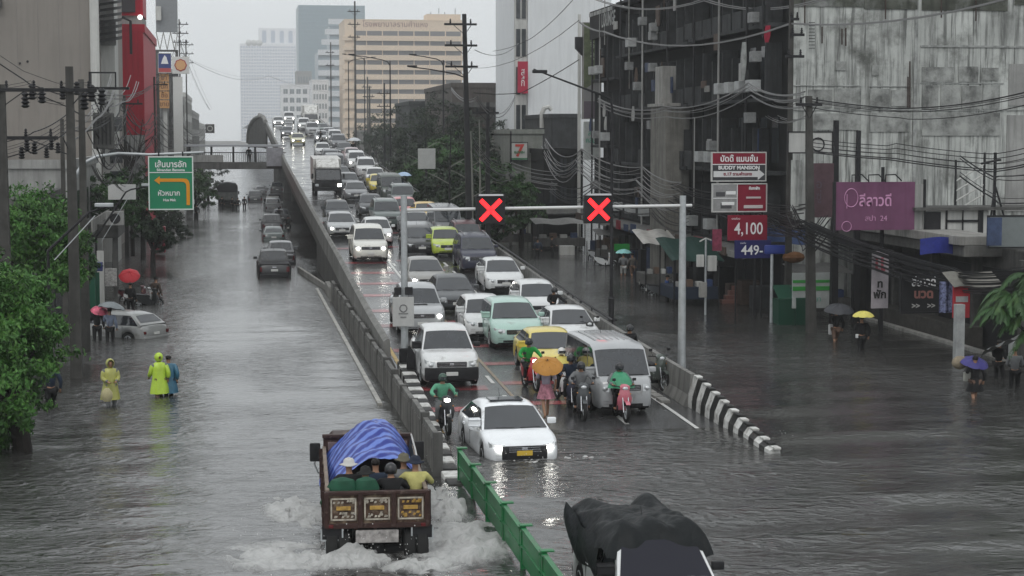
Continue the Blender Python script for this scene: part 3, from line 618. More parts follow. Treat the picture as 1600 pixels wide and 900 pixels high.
# ---------------------------------------------------------------- text and flat print
FONTS = []
def words(parent, body, x, z, y, size, m, align='CENTER', rz=0, sx=1.0, name='lettering', rx=PI / 2, bold=.0, ext=.004):
    c = bpy.data.curves.new(name, 'FONT'); c.body = body; c.size = size; c.align_x = align; c.align_y = 'CENTER'; c.extrude = ext; c.offset = bold; c.resolution_u = 3
    c.materials.append(m); o = bpy.data.objects.new(name, c); COL.objects.link(o); o.parent = parent; o.location = (x, y, z); o.rotation_euler = (rx, 0, rz); o.scale = (sx, 1, 1)
    FONTS.append(o); return o
TW = mat('print_white', (.75, .75, .75), .5); TR = mat('print_red', (.45, .03, .05), .5); TK = mat('print_black', (.02, .02, .02), .5); TG = mat('print_green', (.05, .3, .2), .5)
def board(name, label, cat, x0, x1, z0, z1, Y, m, frame=None, d=.12, group=None, post=True):
    """flat sign board facing the camera's side of the street, origin at its lower middle; returns the thing"""
    t = thing(name, label, cat, ((x0 + x1) / 2, Y, z0), 0, group); w = (x1 - x0) / 2; h = z1 - z0
    MB().rbox(-w, w, -.0, d, 0, h, .01).build('panel', m, t)
    if frame:
        f = MB(); b = .05
        for a in ((-w - b, w + b, h, h + b), (-w - b, w + b, -b, 0), (-w - b, -w, 0, h), (w, w + b, 0, h)): f.box(a[0], a[1], -.03, d + .02, a[2], a[3])
        f.build('frame', frame, t)
    t['_w'] = w; t['_h'] = h; return t, w, h

# ---------------------------------------------------------------- lane signal gantry
ga = thing('signal_gantry', 'grey steel gantry across the ramp carrying two red cross signals', 'gantry', (0, 62.3, 0))
MB().tube([(5.68, 0, -.7), (5.68, 0, 6.15)], [.13, .105], 14).build('post', STEEL, ga, True)
MB().tube([(15.3, 0, -.7), (15.3, 0, 6.1)], [.15, .11], 14).build('post', STEEL, ga, True)
MB().tube([(5.6, 0, 5.66), (15.62, 0, 5.76)], .055, 10).build('beam', mat('beam_white', (.6, .6, .6), .4), ga, True)
MB().rbox(5.5, 5.88, -.2, .2, -.1, 1.0, .05).build('base_sleeve', DSTEEL, ga); MB().rbox(15.05, 15.55, -.25, .25, -.2, .12, .04).build('base_plate', DSTEEL, ga)
CROSS = mat('cross_led', (.8, .02, .02), .5, emit=(1, .015, .02), es=3.2)
for i, (xa, xb) in enumerate(((8.10, 9.08), (11.8, 12.8))):
    t = thing('lane_signal', ['black lane signal with glowing red cross, left one on the gantry', 'black lane signal with glowing red cross, right one on the gantry'][i], 'traffic signal', ((xa + xb) / 2, 62.1, 5.18))
    MB().rbox(-.49, .49, -.06, .2, 0, .95, .02).build('housing', BLACK, t)
    MB().box(-.40, .42, -.14, .0, .955, 1.01).build('visor', mat('visor_white', (.6, .6, .62), .4), t)
    for a in (-1, 1): MB().loft([[(p * .34 + q * .05 * a * -1, -.075 - r_, .475 + a * p * .34 + q * .05) for q, r_ in ((-1, 0), (1, 0), (1, .015), (-1, .015))] for p in (-1, 1)]).build('cross_bar', CROSS, t)
for k, (xx, zz) in enumerate(((5.62, 2.93),)):
    t = thing('pictogram_sign', 'white plate with faded pictogram on the left gantry post', 'sign', (5.62, 62.05, 1.75))
    MB().rbox(-.36, .36, 0, .04, 0, 1.0, .03).build('plate', mat('faded_plate', (.42, .42, .41), .5, var=.1), t)
    MB().torus((0, -.01, .62), .12, .02, 14, 4, 'y').box(-.16, .16, -.02, 0, .42, .46).box(-.1, .1, -.02, 0, .3, .34).build('pictogram', mat('faded_print', (.2, .2, .2), .6), t)
    t = thing('dark_box', 'small black twin box above the pictogram plate', 'box', (5.62, 62.05, 2.82)); MB().rbox(-.3, -.06, -.05, .1, 0, .26, .02).rbox(.06, .32, -.05, .1, 0, .26, .02).build('case', BLACK, t)
t = thing('barricade_drum', 'dark worn barricade piece by the left gantry post', 'barricade', (5.75, 60.6, .0)); MB().prism([(-.18, 0), (.16, 0), (.1, 1.0), (-.08, 1.3), (-.14, .9)], -.12, .12).build('plate', DSTEEL, t)

# ---------------------------------------------------------------- green direction sign on its curved arm
GRNS = mat('sign_green', (.0, .19, .085), .4, var=.05, vs=1)
YG = 82.0
(x0, z1), (x1, z0) = at(233, 246, YG), at(301, 326, YG)
t, w, h = board('direction_sign', 'green road sign with orange arrow bending left and white lettering', 'sign', x0, x1, z0, z1, YG, GRNS, mat('sign_border', (.62, .68, .64), .4))
MB().box(-w, w, -.02, 0, h * .70, h * .715).build('divider', TW, t)
words(t, 'เส้นบารอัก', 0, h * .86, -.02, .36, TW, sx=.92, bold=.006); words(t, 'Silvanden Banoma', 0, h * .755, -.02, .15, TW, sx=1.1, bold=.004)
words(t, 'หัวหมาก', -w * .1, h * .30, -.02, .31, TW, sx=.95, bold=.004); words(t, 'Hua Mak', -w * .08, h * .17, -.02, .15, TW, bold=.004)
ar = [(-.78, .53), (-.62, .60), (-.62, .565), (.48, .565), (.62, .55), (.70, .50), (.70, .06), (.86, .06), (.86, .52), (.80, .585), (.70, .625), (.5, .64)]
pts = [(-.78 * w, .555 * h), (-.52 * w, .635 * h), (-.52 * w, .590 * h), (.55 * w, .590 * h), (.74 * w, .582 * h), (.84 * w, .54 * h), (.88 * w, .47 * h), (.88 * w, .07 * h), (.72 * w, .07 * h), (.72 * w, .45 * h), (.69 * w, .49 * h), (.62 * w, .52 * h), (.5 * w, .527 * h), (-.52 * w, .527 * h), (-.52 * w, .475 * h)]
MB().prism(pts, -.025, -.004).build('arrow', mat('arrow_orange', (.66, .27, .02), .5), t)
arm = thing('sign_mast', 'grey sign mast with long curved arm holding the green sign', 'mast', (-6.9, YG + .3, 0))
xs = x0 + 6.9; xe = x1 + 6.9
MB().tube([(0, 0, -.7), (0, 0, 5.6), (.12, 0, 6.3), (.5, 0, 6.95), (1.1, 0, 7.25), (2.0, 0, 7.38), (xs, 0, z1 - 0 + .12), (xe + .5, 0, z1 + .22)], [.14, .11, .09, .08, .08, .07, .06, .05], 10).build('arm', STEEL, arm, True)
for xx in (xs + .4, xe - .4): MB().box(xx - .03, xx + .03, -.16, .0, z0 + .2, z1 + .25).build('clamp', DSTEEL, arm)

# ---------------------------------------------------------------- poles, lamps, wires
POLEM = mat('pole_concrete', (.062, .060, .056), .75, var=.3, vs=2, streak=.4)
def pole(name, label, x, y, h, r=.15, arms=(), cat='pole', group=None, m=None, sq=True, lean=(0, 0)):
    t = thing(name, label, cat, (x, y, 0), 0, group); m = m or POLEM
    if sq: MB().loft([[(-r, -r, -.7), (r, -r, -.7), (r, r, -.7), (-r, r, -.7)], [(lean[0] - r * .6, -r * .6 + lean[1], h), (lean[0] + r * .6, -r * .6 + lean[1], h), (lean[0] + r * .6, r * .6 + lean[1], h), (lean[0] - r * .6, r * .6 + lean[1], h)]]).build('shaft', m, t)
    else: MB().tube([(0, 0, -.7), (lean[0], lean[1], h)], [r, r * .55], 10).build('shaft', m, t, True)
    for z, a0, a1 in arms:
        k = z / h; cx_ = lean[0] * k
        MB().rbox(cx_ + a0, cx_ + a1, -.22, -.10, z - .07, z + .05, .01).build('crossarm', DSTEEL, t)
        if abs(a1 - a0) > 1: MB().tube([(cx_, -.1, z - .6), (cx_ + a1 * .6, -.16, z)], .025, 4).tube([(cx_, -.1, z - .6), (cx_ + a0 * .6, -.16, z)], .025, 4).build('brace', DSTEEL, t)
        nn = max(2, int(abs(a1 - a0) / .7))
        for i in range(nn):
            xx = cx_ + a0 + (a1 - a0) * (i + .3) / (nn - .4) if nn > 1 else cx_
            MB().loft([[(xx + rr * math.cos(j * PI / 4), -.16 + rr * math.sin(j * PI / 4), z + zz) for j in range(8)] for rr, zz in ((.03, .05), (.07, .09), (.035, .13), (.065, .17), (.03, .21), (.05, .25), (.02, .3))]).build('insulator', BLACK, t, True)
    return t
def wires(label, pts, n, sag, r=.014, m=None, spread=(.0, .0, .25), name='cable_bundle', group=None, seed=0):
    """a bundle of n hanging wires through the given points"""
    g = random.Random(seed + len(pts) * 7 + n); t = thing(name, label, 'cables', tuple(pts[0]), 0, group); o = Vector(pts[0]); m = m or BLACK
    for k in range(n):
        off = Vector([g.uniform(-1, 1) * q for q in spread]); sg = sag * g.uniform(.7, 1.35); path = []
        for i in range(len(pts) - 1):
            a, b = Vector(pts[i]), Vector(pts[i + 1])
            for j in range(11 if i == len(pts) - 2 else 10):
                u = j / 10; path.append(a.lerp(b, u) + off * (1 + .3 * math.sin(i)) - Vector((0, 0, sg * 4 * u * (1 - u) * min(1.5, (b - a).length / 25))) - o)
        MB().tube(path, r * g.choice((.7, 1, 1, 1.5)), 4, cap=False).build('wire', m, t)
    return t
def lamp(label, x, y, h, reach, group=None, m=None, rz=0, both=False, drop=.0, name='street_lamp', tilt=.12):
    t = thing(name, label, 'street lamp', (x, y, 0), rz, group); m = m or DSTEEL
    MB().tube([(0, 0, -.7), (0, 0, h * .75), (0, 0, h)], [.11, .075, .06], 8).build('post', m, t, True)
    MB().rbox(-.16, .16, -.16, .16, -.3, .5, .04).build('base', m, t)
    for s in ((1,) if not both else (1, -1)):
        L2 = reach * s
        MB().tube([(0, 0, h - .5), (L2 * .06, 0, h - .1), (L2 * .2, 0, h + .1), (L2 * .6, 0, h + .1 + abs(L2) * tilt * .6), (L2, 0, h + .1 + abs(L2) * tilt)], [.055, .05, .045, .04, .035], 6).build('arm', m, t, True)
        MB().loft([[(L2 + s * a, yy * w_, h + .12 + abs(L2) * tilt + zz + s * 0) for yy, zz in ((-1, 0), (-.6, .07), (.6, .07), (1, 0), (.6, -.04), (-.6, -.04))] for a, w_ in ((-.05, .05), (.1, .12), (.5, .13), (.62, .05))]).build('lamp_head', m, t, True)
    return t
def P(px, py, Y): x, z = at(px, py, Y); return (x, Y, z)

# left side poles (concrete) with crossarms, wires and switchgear
x, z = at(112, 105, 72); p1 = pole('utility_pole', 'tall concrete utility pole in front of the beige building, right of a pair', *(at(128, 200, 72)[0], 72), at(125, 124, 72)[1], .17)
x2 = -5.3; p2 = pole('utility_pole', 'tallest concrete utility pole left of the green sign, with wide crossarms', x2, 63.8, at(108, 104, 63.8)[1], .20, [(at(0, 140, 63.8)[1], -2.3, .9), (at(0, 215, 63.8)[1], -2.5, -.4)], lean=(at(108, 104, 63.8)[0] + 5.3, 0))
p3 = pole('utility_pole', 'thick concrete utility pole cut by the left edge of the picture', at(3, 250, 62)[0], 62, at(3, 132, 62)[1], .24, [(at(0, 140, 62)[1], -.4, 1.4)])
p4 = pole('utility_pole', 'short concrete stub pole between beige building and tall pole', at(98, 250, 76)[0], 76, at(97, 186, 76)[1], .12)
for i, (px, Y, top) in enumerate(((196, 128, 150), (243, 170, 120), (262, 200, 105), (283, 250, 30), (293, 300, 62))):
    pole('utility_pole', ['dark pole by the grey balcony shop, next past the mast', 'pole just right of the green sign top', 'pole rising before the orange letter boards', 'tall slim pole topping the left skyline by the grey billboard', 'far tall pole right of the shell-shaped sign'][i], at(px, 250, Y)[0], Y, at(px, top, Y)[1], .14, [(at(px, top + 8 + 14 * j, Y)[1], -.9, 1.2) for j in range(3)] if i > 2 else [(at(px, top + 12, Y)[1], -1.4, 1.2)])
def sw(label, px, py, Y, s=1.0):
    t = thing('insulator_cluster', label, 'insulators', P(px, py, Y))
    for k, (a, b) in enumerate(((0, 0), (.25 * s, -.12), (-.18 * s, -.28))):
        MB().loft([[(a + rr * s * math.cos(j * PI / 4), rr * s * math.sin(j * PI / 4), b + zz * s) for j in range(8)] for rr, zz in ((.05, -.3), (.12, -.25), (.06, -.2), (.12, -.15), (.06, -.1), (.12, -.05), (.05, 0), (.10, .06), (.04, .12))]).build('insulator', BLACK, t, True)
sw('black insulators hanging left of the tall pole crossarm', 50, 138, 65.6, 1.3); sw('black insulators at the tall pole head', 107, 128, 65.6, 1.1)
sw('black insulator pair right of the twin poles', 143, 140, 66, 1.4); sw('black insulators under the lower left crossarm', 42, 222, 65.6, 1.0); sw('dangling black insulator by lower crossarm end', 80, 222, 65.6, .9)
tr = thing('transformer', 'grey pole transformer box before the red building', 'transformer', P(165, 176, 84)); MB().rbox(-.55, .35, -.35, .35, -1.6, 0, .08).build('tank', CONCD, tr); MB().cyl((-.2, 0, 0), (-.2, 0, .5), .05).cyl((.1, 0, 0), (.1, 0, .5), .05).build('bushing', DSTEEL, tr)
for k in range(5): MB().box(-.5 + k * .17, -.45 + k * .17, -.42, -.34, -1.4, -.2).build('cooling_fin', DSTEEL, tr)
t = thing('platform', 'dark steel pole platform with rail beside the red building', 'platform', P(167, 138, 78)); MB().box(-.7, .9, -.3, .3, -.05, .05).box(-.7, -.62, -.3, .3, 0, .65).box(-.7, .4, -.3, -.2, .6, .66).box(.34, .4, -.3, -.2, 0, .6).build('frame', DSTEEL, t)
GW = mat('cable_grey', (.22, .22, .22), .6)
wires('thin wires sloping down across the beige wall from the left', [P(-30, 75, 66), P(45, 125, 66), P(90, 141, 66), P(143, 140, 66)], 3, .15, .018, seed=1)
wires('looping wires at the tall pole crossarm ends', [P(-20, 145, 66), P(18, 128, 66), P(48, 122, 66), P(60, 150, 66), P(100, 158, 66)], 2, .3, .015, seed=2)
wires('pale cables curving from pole to transformer on the left', [P(100, 215, 70), P(150, 175, 76), P(178, 125, 84)], 4, 1.1, .02, GW, (.1, 0, .3), seed=3)
wires('pale hooked cables in front of the red wall', [P(150, 150, 80), P(190, 150, 84), P(211, 120, 88)], 3, 2.2, .02, GW, (.2, 0, .3), seed=4)
wires('tangled dark cables low on the left poles', [P(0, 230, 66), P(50, 215, 66), P(110, 180, 70), P(175, 168, 84)], 6, .5, .016, None, (.1, 0, .5), seed=5)
wires('hanging cables sloping along the left shopfronts', [P(150, 175, 80), P(195, 190, 110), P(243, 196, 160), P(285, 205, 240), P(320, 208, 360)], 8, .8, .03, None, (.5, 0, .9), seed=6)
wires('upper power wires along the left skyline', [P(125, 130, 72), P(243, 128, 170), P(283, 60, 250), P(330, 170, 400)], 4, .6, .02, None, (.6, 0, .2), seed=7)
wires('drooping loops of cable before the left balcony shops', [P(150, 245, 76), P(180, 262, 90), P(215, 240, 120), P(245, 240, 150)], 7, .9, .022, None, (.2, 0, .5), seed=8)
wires('faint wires crossing the pale sky at left', [P(283, 85, 250), P(420, 118, 420), P(560, 140, 600)], 2, 1, .02, GW, seed=9)
for i, (a, b, c, Y) in enumerate((((75, 392), (150, 328), (170, 322), 62), ((150, 370), (205, 296), (236, 290), 90))):
    t = thing('lamp_arm', ['dark lamp bracket crossing the mast pole over the left trees', 'thin curved lamp bracket ending at the green sign'][i], 'street lamp', P(*a, Y))
    o = Vector(P(*a, Y)); pa = [Vector(P(*q, Y)) - o for q in (a, (lerp(a[0], b[0], .5), lerp(a[1], b[1], .55)), (lerp(a[0], b[0], .85), b[1] + 4), b, c)]
    MB().tube([(0, 0, -o.z - .7), (0, 0, -.8), *pa], [.07, .06, .05, .045, .04, .035, .03], 6).build('arm', DSTEEL, t, True)
    MB().rbox(pa[-1].x - .45, pa[-1].x + .15, -.1, .1, pa[-1].z - .03, pa[-1].z + .1, .03).build('lamp_head', STEEL, t)
    MB().tube([pa[0] + Vector((.2, 0, -.3)), pa[2] + Vector((.2, 0, -.1))], .02, 4).build('stay', STEEL, t)

# ---------------------------------------------------------------- buildings: a box with real window recesses
def facade_x(parent, x, y0, y1, z0, floors, fh, cols, wall, glass, side=1, rec=.35, sill=True, nm='window', wfrac=.72, hfrac=.6):
    """windows on the street face at x; side=+1 faces +X, -1 faces -X"""
    bw = (y1 - y0) / cols
    fr = MB().box(-.02 * side if side < 0 else -.02, .06, -bw * wfrac / 2 - .06, bw * wfrac / 2 + .06, -.08, 0).box(-.02, .06, -bw * wfrac / 2 - .06, bw * wfrac / 2 + .06, fh * hfrac, fh * hfrac + .08)
    for q in (-1, 0, 1): fr.box(-.02, .05, q * bw * wfrac / 2 - .04, q * bw * wfrac / 2 + .04, 0, fh * hfrac)
    frm = fr.mesh('window_frame', wall); pn = MB().box(-.05, .012, -bw * wfrac / 2, bw * wfrac / 2, 0, fh * hfrac).mesh('pane', glass)
    for i in range(floors):
        for j in range(cols):
            o = inst(nm, frm, parent, (x, y0 + (j + .5) * bw, z0 + i * fh + fh * .2)); o.scale = (side, 1, 1); inst('pane', pn, o)
def facade_y(parent, y, x0, x1, z0, floors, fh, cols, wall, glass, nm='window', wfrac=.7, hfrac=.55):
    bw = (x1 - x0) / cols
    fr = MB().box(-bw * wfrac / 2 - .06, bw * wfrac / 2 + .06, -.06, .02, -.08, 0).box(-bw * wfrac / 2 - .06, bw * wfrac / 2 + .06, -.06, .02, fh * hfrac, fh * hfrac + .08)
    for q in (-1, 0, 1): fr.box(q * bw * wfrac / 2 - .04, q * bw * wfrac / 2 + .04, -.05, .02, 0, fh * hfrac)
    frm = fr.mesh('window_frame', wall); pn = MB().box(-bw * wfrac / 2, bw * wfrac / 2, -.012, .05, 0, fh * hfrac).mesh('pane', glass)
    for i in range(floors):
        for j in range(cols):
            o = inst(nm, frm, parent, (x0 + (j + .5) * bw, y, z0 + i * fh + fh * .25)); inst('pane', pn, o)
WG = mat('dark_window', (.035, .04, .045), .15, var=.4, vs=1)
WGL = mat('pale_window', (.16, .19, .21), .2, var=.3, vs=1)
BEI = mat('beige_cladding', (.225, .205, .185), .6, var=.06, vs=.3, streak=.14, bump=.05)
GREYB = mat('grey_render', (.30, .30, .29), .7, var=.2, vs=.6, streak=.4, bump=.1)
PALEB = mat('pale_render', (.50, .50, .48), .7, var=.12, vs=.5, streak=.3)
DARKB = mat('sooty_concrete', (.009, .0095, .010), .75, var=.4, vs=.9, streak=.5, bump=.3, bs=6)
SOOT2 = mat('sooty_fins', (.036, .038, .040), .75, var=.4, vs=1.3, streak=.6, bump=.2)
BROWNB = mat('brown_roofing', (.085, .075, .068), .7, var=.3, vs=.5, streak=.3)
REDCL = mat('red_cladding', (.36, .012, .03), .5, var=.10, vs=.4, streak=.22)
def block(name, label, x0, x1, y0, y1, z1, wall, cat='building', roofm=None, par=.5, group=None):
    t = thing(name, label, cat, ((x0 + x1) / 2, y0, 0), 0, group); ox, oy = (x0 + x1) / 2, y0
    MB().rbox(x0 - ox, x1 - ox, 0, y1 - y0, -.75, z1, .05).build('wall', wall, t)
    if par: MB().box(x0 - ox - .12, x1 - ox + .12, -.12, .25, z1 - .15, z1 + par).box(x0 - ox - .12, x0 - ox + .2, .25, y1 - y0, z1 - .15, z1 + par).box(x1 - ox - .2, x1 - ox + .12, .25, y1 - y0, z1 - .15, z1 + par).build('roof_edge', roofm or wall, t)
    return t, ox, oy

# --- left row
X_, Z_ = at(149, 0, 118)
LB, ox, oy = block('building', 'large beige windowless building filling the upper left corner', -32, X_, 118, 146, Z_ + 6, BEI)
for i in range(13): MB().box(X_ - ox - 1.0 - i * 1.25, X_ - ox - .975 - i * 1.25, -.015, .01, .0, Z_ + 5.8).build('cladding_joint', mat('joint', (.22, .205, .195), .7), LB)
MB().box(X_ - ox - 26, X_ - ox + .1, -.06, .0, at(0, 275, 118)[1], at(0, 275, 118)[1] + .07).build('ledge', BEI, LB)
MB().rbox(X_ - ox - .35, X_ - ox + .2, -.3, 0, -.5, Z_ + 6, .05).build('corner_pilaster', PALEB, LB)
MB().rbox(X_ - ox - 7.5, X_ - ox - 5.6, -.5, 0, at(0, 12, 118)[1], at(0, 8, 118)[1] + .4, .05).build('eave', CONCD, LB)
for px_, py_ in ((31, 99), (43, 96)): a = at(px_, py_, 118); MB().ball((a[0] - ox, -.02, a[1]), .07).build('anchor_hole', BLACK, LB)
# white projecting annex with louvred awning
a0 = at(151, 110, 124); a1 = at(181, 0, 124)
AN, ox2, oy2 = block('building', 'white and grey annex with dark louvred awning beside the beige wall', a0[0] + .05, a1[0], 122, 125.5, a1[1] + 5, PALEB)
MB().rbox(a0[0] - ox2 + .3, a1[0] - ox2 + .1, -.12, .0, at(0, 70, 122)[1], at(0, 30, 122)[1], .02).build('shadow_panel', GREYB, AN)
for k in range(9):
    z = lerp(at(0, 66, 121)[1], at(0, -10, 121)[1], k / 8); MB().add([(a0[0] - ox2 + .2, -.9 - .05 * k, z), (a1[0] - ox2 + .5, -.9 - .05 * k, z + .25), (a1[0] - ox2 + .5, -.2, z + .5), (a0[0] - ox2 + .2, -.2, z + .25)], [(0, 1, 2, 3)]).build('louvre', mat('louvre', (.07, .07, .072), .5, var=.3), AN)
for k in range(6): MB().box(a1[0] - ox2 - 1.3 + .1 * k, a1[0] - ox2 - 1.24 + .1 * k, -.1, 0, at(0, 260, 122)[1], at(0, 190, 122)[1]).build('pipe', CONCD, AN)
for j, z in enumerate((at(0, 205, 122)[1], at(0, 255, 122)[1], at(0, 290, 122)[1])): MB().rbox(.2, 1.0, -.1, .0, z, z + .9, .02).build('window', WG, AN)
# red clad building
Yr = 152
xa, xb = at(180, 0, Yr)[0], at(223, 0, Yr)[0]; zt = at(0, 46, Yr)[1]; zb = at(0, 210, Yr)[1]
RB, oxr, _ = block('building', 'tall red clad building with dark upper band on the left', xa, xb, Yr, Yr + 24, zt, REDCL)
w = xb - xa
for k in range(5): MB().box(-w / 2 + w * k / 5 + .02, -w / 2 + w * (k + 1) / 5 - .02, -.08 - .03 * (k % 2), 0, zb, zt + .3).build('cladding_panel', REDCL, RB)
MB().box(-w / 2, w / 2, -.1, 0, 0, zb - .05).build('base_wall', GREYB, RB)
MB().box(-w / 2 + .3, w / 2 - .1, .4, 8, zt, at(0, 22, Yr)[1]).build('roof_room', GREYB, RB)
MB().box(-w / 2, w / 2 + .0, .2, 6, at(0, 22, Yr)[1], at(0, 22, Yr)[1] + 6).build('sign_frame', REDCL, RB); MB().box(-w / 2 - .2, w / 2 - .6, .05, .25, at(0, 17, Yr)[1], at(0, 17, Yr)[1] + 6).build('dark_billboard', mat('billboard_dark', (.05, .045, .05), .5), RB)
a = at(219, 27, Yr); MB().ball((a[0] - oxr, -.1, a[1]), .2).build('floodlight', mat('flood_lit', (.9, .9, .85), .4, emit=(1, 1, .95), es=2), RB)
MB().tube([(-w / 2 + .2, -.7, at(0, 84, Yr)[1]), (-w / 2 + .2, -.7, at(0, 32, Yr)[1]), (-w / 2 + .6, -.7, at(0, 26, Yr)[1]), (-w / 2 + 1.2, -.7, at(0, 32, Yr)[1]), (-w / 2 + 1.2, -.7, at(0, 84, Yr)[1])], .12, 6).build('duct', DSTEEL, RB)
# grey billboard on a truss
Yb = 205
xa, xb = at(243, 0, Yb)[0], at(277, 0, Yb)[0]
t = thing('billboard', 'blank grey billboard on a lattice frame above the left shops', 'billboard', ((xa + xb) / 2, Yb, 0)); w = xb - xa
MB().rbox(-w / 2, w / 2, 0, .4, at(0, 48, Yb)[1], at(0, 48, Yb)[1] + 9, .03).build('panel', mat('billboard_grey', (.22, .23, .24), .6, var=.08), t)
z0, z1 = at(0, 76, Yb)[1], at(0, 48, Yb)[1]
MB().box(-w / 2, w / 2, 0, .4, z0 - .2, z0).build('lower_chord', CONCD, t)
for k in range(6): MB().tube([(-w / 2 + w * k / 6, .2, z0), (-w / 2 + w * (k + 1) / 6, .2, z1)] if k % 2 else [(-w / 2 + w * k / 6, .2, z1), (-w / 2 + w * (k + 1) / 6, .2, z0)], .06, 4).build('lattice_bar', CONC, t)
MB().box(-w / 2 - .1, -w / 2 + .25, .1, .5, 0, z0).box(w / 2 - .3, w / 2, .1, .5, 0, z0).build('support', CONCD, t)
MB().rbox(-w / 2 - .0, -w / 2 + .6, -.6, -.2, at(0, 30, Yb)[1], at(0, 8, Yb)[1], .05).build('antenna_panel', PALEB, t)
# row of receding shophouses, each a building of its own
row = [(-8.6, 176, 196, 10.5, GREYB, 'grey stained shophouse behind the letter boards', 3), (-8.4, 196.2, 222, 14.5, PALEB, 'pale shophouse under the grey billboard', 4), (-8.3, 222.2, 250, 12.5, GREYB, 'grey shophouse behind the shell-shaped sign', 4), (-7.9, 250.2, 285, 16.2, CONCD, 'dark tall shophouse right of the white sign column', 5), (-8.2, 285.2, 325, 14, GREYB, 'stained shophouse with antennas on its roof', 4),
       (-8.0, 325.2, 380, 14.8, PALEB, 'pale stepped shophouse farther down the left street', 4), (-8.0, 380.2, 460, 12.5, GREYB, 'low grey shophouse near the footbridge end', 3), (-8.0, 460.2, 560, 10.5, PALEB, 'last pale shophouse of the left row in the haze', 3)]
for x, y0, y1, h, m, lab, fl in row:
    t, ox, oy = block('shophouse', lab, x - 14, x, y0, y1, h, m, par=.6)
    facade_x(t, 7.0, 0, y1 - y0, 1.0, fl, (h - 1.2) / fl, max(2, int((y1 - y0) / 5)), m, WG, 1)
    facade_y(t, 0, 2.2, 6.8, 1.0, fl, (h - 1.2) / fl, 2, m, WG)
    for k in range(3): MB().cyl((5 - k * 1.6, 2 + k, h), (5 - k * 1.6, 2 + k, h + 1.5 + k * .5), .06, n=5).build('antenna', DSTEEL, t)
    MB().rbox(5.6, 6.6, 1, 2.2, h, h + 1.1, .05).build('water_tank', STEEL, t)
# near shops on the left with balconies and awnings
def shop(lab, x, y0, y1, h, m, px_awn=None):
    t, ox, oy = block('shophouse', lab, x - 10, x, y0, y1, h, m, par=.3)
    n = max(1, int((y1 - y0) / 5)); bw = (y1 - y0) / n
    for j in range(n):
        MB().rbox(5.0, 6.1, j * bw + .2, (j + 1) * bw - .2, 3.0, 3.12, .02).build('balcony_slab', CONCD, t); MB().rbox(6.0, 6.1, j * bw + .2, (j + 1) * bw - .2, 3.12, 3.8, .02).build('balcony_parapet', CONC, t)
        MB().box(4.98, 5.04, j * bw + .6, (j + 1) * bw - .6, -.4, 2.6).build('shop_opening', WG, t)
        MB().box(4.98, 5.05, j * bw + 1, (j + 1) * bw - 1, 3.4, 5.2).build('window', WG, t)
        MB().rbox(5.0, 5.5, j * bw + 1.2, j * bw + 2.2, 2.7, 3.0, .04).build('air_conditioner', PALEB, t)
    return t
shop('grey stained shop with balcony behind the half sunk car', -8.3, 98, 117, 6.6, GREYB); shop('low grey shop hidden behind the left mast', -8.6, 80, 97, 5.2, CONCD); shop('shop row end below the red building', -8.3, 146.5, 151.8, 7.5, GREYB)
t = thing('concrete_canopy', 'stained concrete canopy jutting over the left pavement', 'canopy', (-7.2, 104, 0)); MB().rbox(-1.0, 1.1, -2.6, 3.5, at(0, 374, 101)[1], at(0, 352, 101)[1], .06).build('slab', CONCD, t)
for xx in (-.6, .9): MB().box(xx - .14, xx + .14, -2.3, -2.05, -.7, at(0, 374, 101)[1]).build('column', CONCD, t)
xw0, zw0 = at(169, 312, 100); xw1, zw1 = at(212, 288, 100)
t, w, h = board('blank_sign', 'blank white sign board above the left canopy', 'sign', xw0, xw1, zw0, zw1, 100, mat('blank_white', (.5, .5, .49), .5, var=.05))
t = thing('air_conditioner', 'grey wall air conditioner above the concrete canopy', 'air conditioner', P(182, 352, 100.6)); MB().rbox(-.55, .4, -.2, .3, 0, .75, .04).build('case', GREYB, t); MB().torus((-.05, -.21, .37), .25, .03, 14, 4, 'y').cyl((-.05, -.2, .37), (-.05, -.215, .37), .24).build('fan_grille', BLACK, t)
t = thing('phone_box', 'dark red phone box at the left kerb', 'phone box', (*G(250, 398), -.45)); MB().rbox(-.5, .4, -.4, .4, .6, 2.4, .08).build('cabin', mat('dark_red', (.22, .015, .03), .4), t); MB().rbox(-.35, .25, -.42, -.38, 1.0, 2.2, .02).build('door', mat('dark_red_glass', (.12, .02, .03), .2), t)
t = thing('blue_sign', 'small dark blue shop sign above the left trees', 'sign', P(146, 415, 84)); MB().rbox(-.45, .4, -.1, .2, -.25, .15, .03).build('panel', mat('dark_blue', (.02, .03, .14), .4), t); MB().rbox(-.3, .25, -.05, .1, -1.9, -.3, .03).build('lower_panel', mat('dark_green', (.02, .10, .06), .5), t)
for i, (x0_, x1_, y0_, y1_, m, l_) in enumerate(((153, 162, 500, 392, PALEB, 'narrow white upright board by the half sunk car'), (162, 180, 450, 422, mat('print_sheet', (.35, .34, .33), .6, var=.5, vs=9), 'small board with dark print behind the red umbrella'))):
    a, b = at(x0_, y0_, 86), at(x1_, y1_, 86); board('upright_board', l_, 'sign', a[0], b[0], a[1], b[1], 86 + i, m)
t = thing('green_booth', 'dark green booth panel behind the left umbrellas', 'booth', P(138, 490, 83)); MB().rbox(-.4, .3, 0, .6, 0, 2.6, .04).build('panel', mat('dark_green', (.02, .10, .06), .5), t)

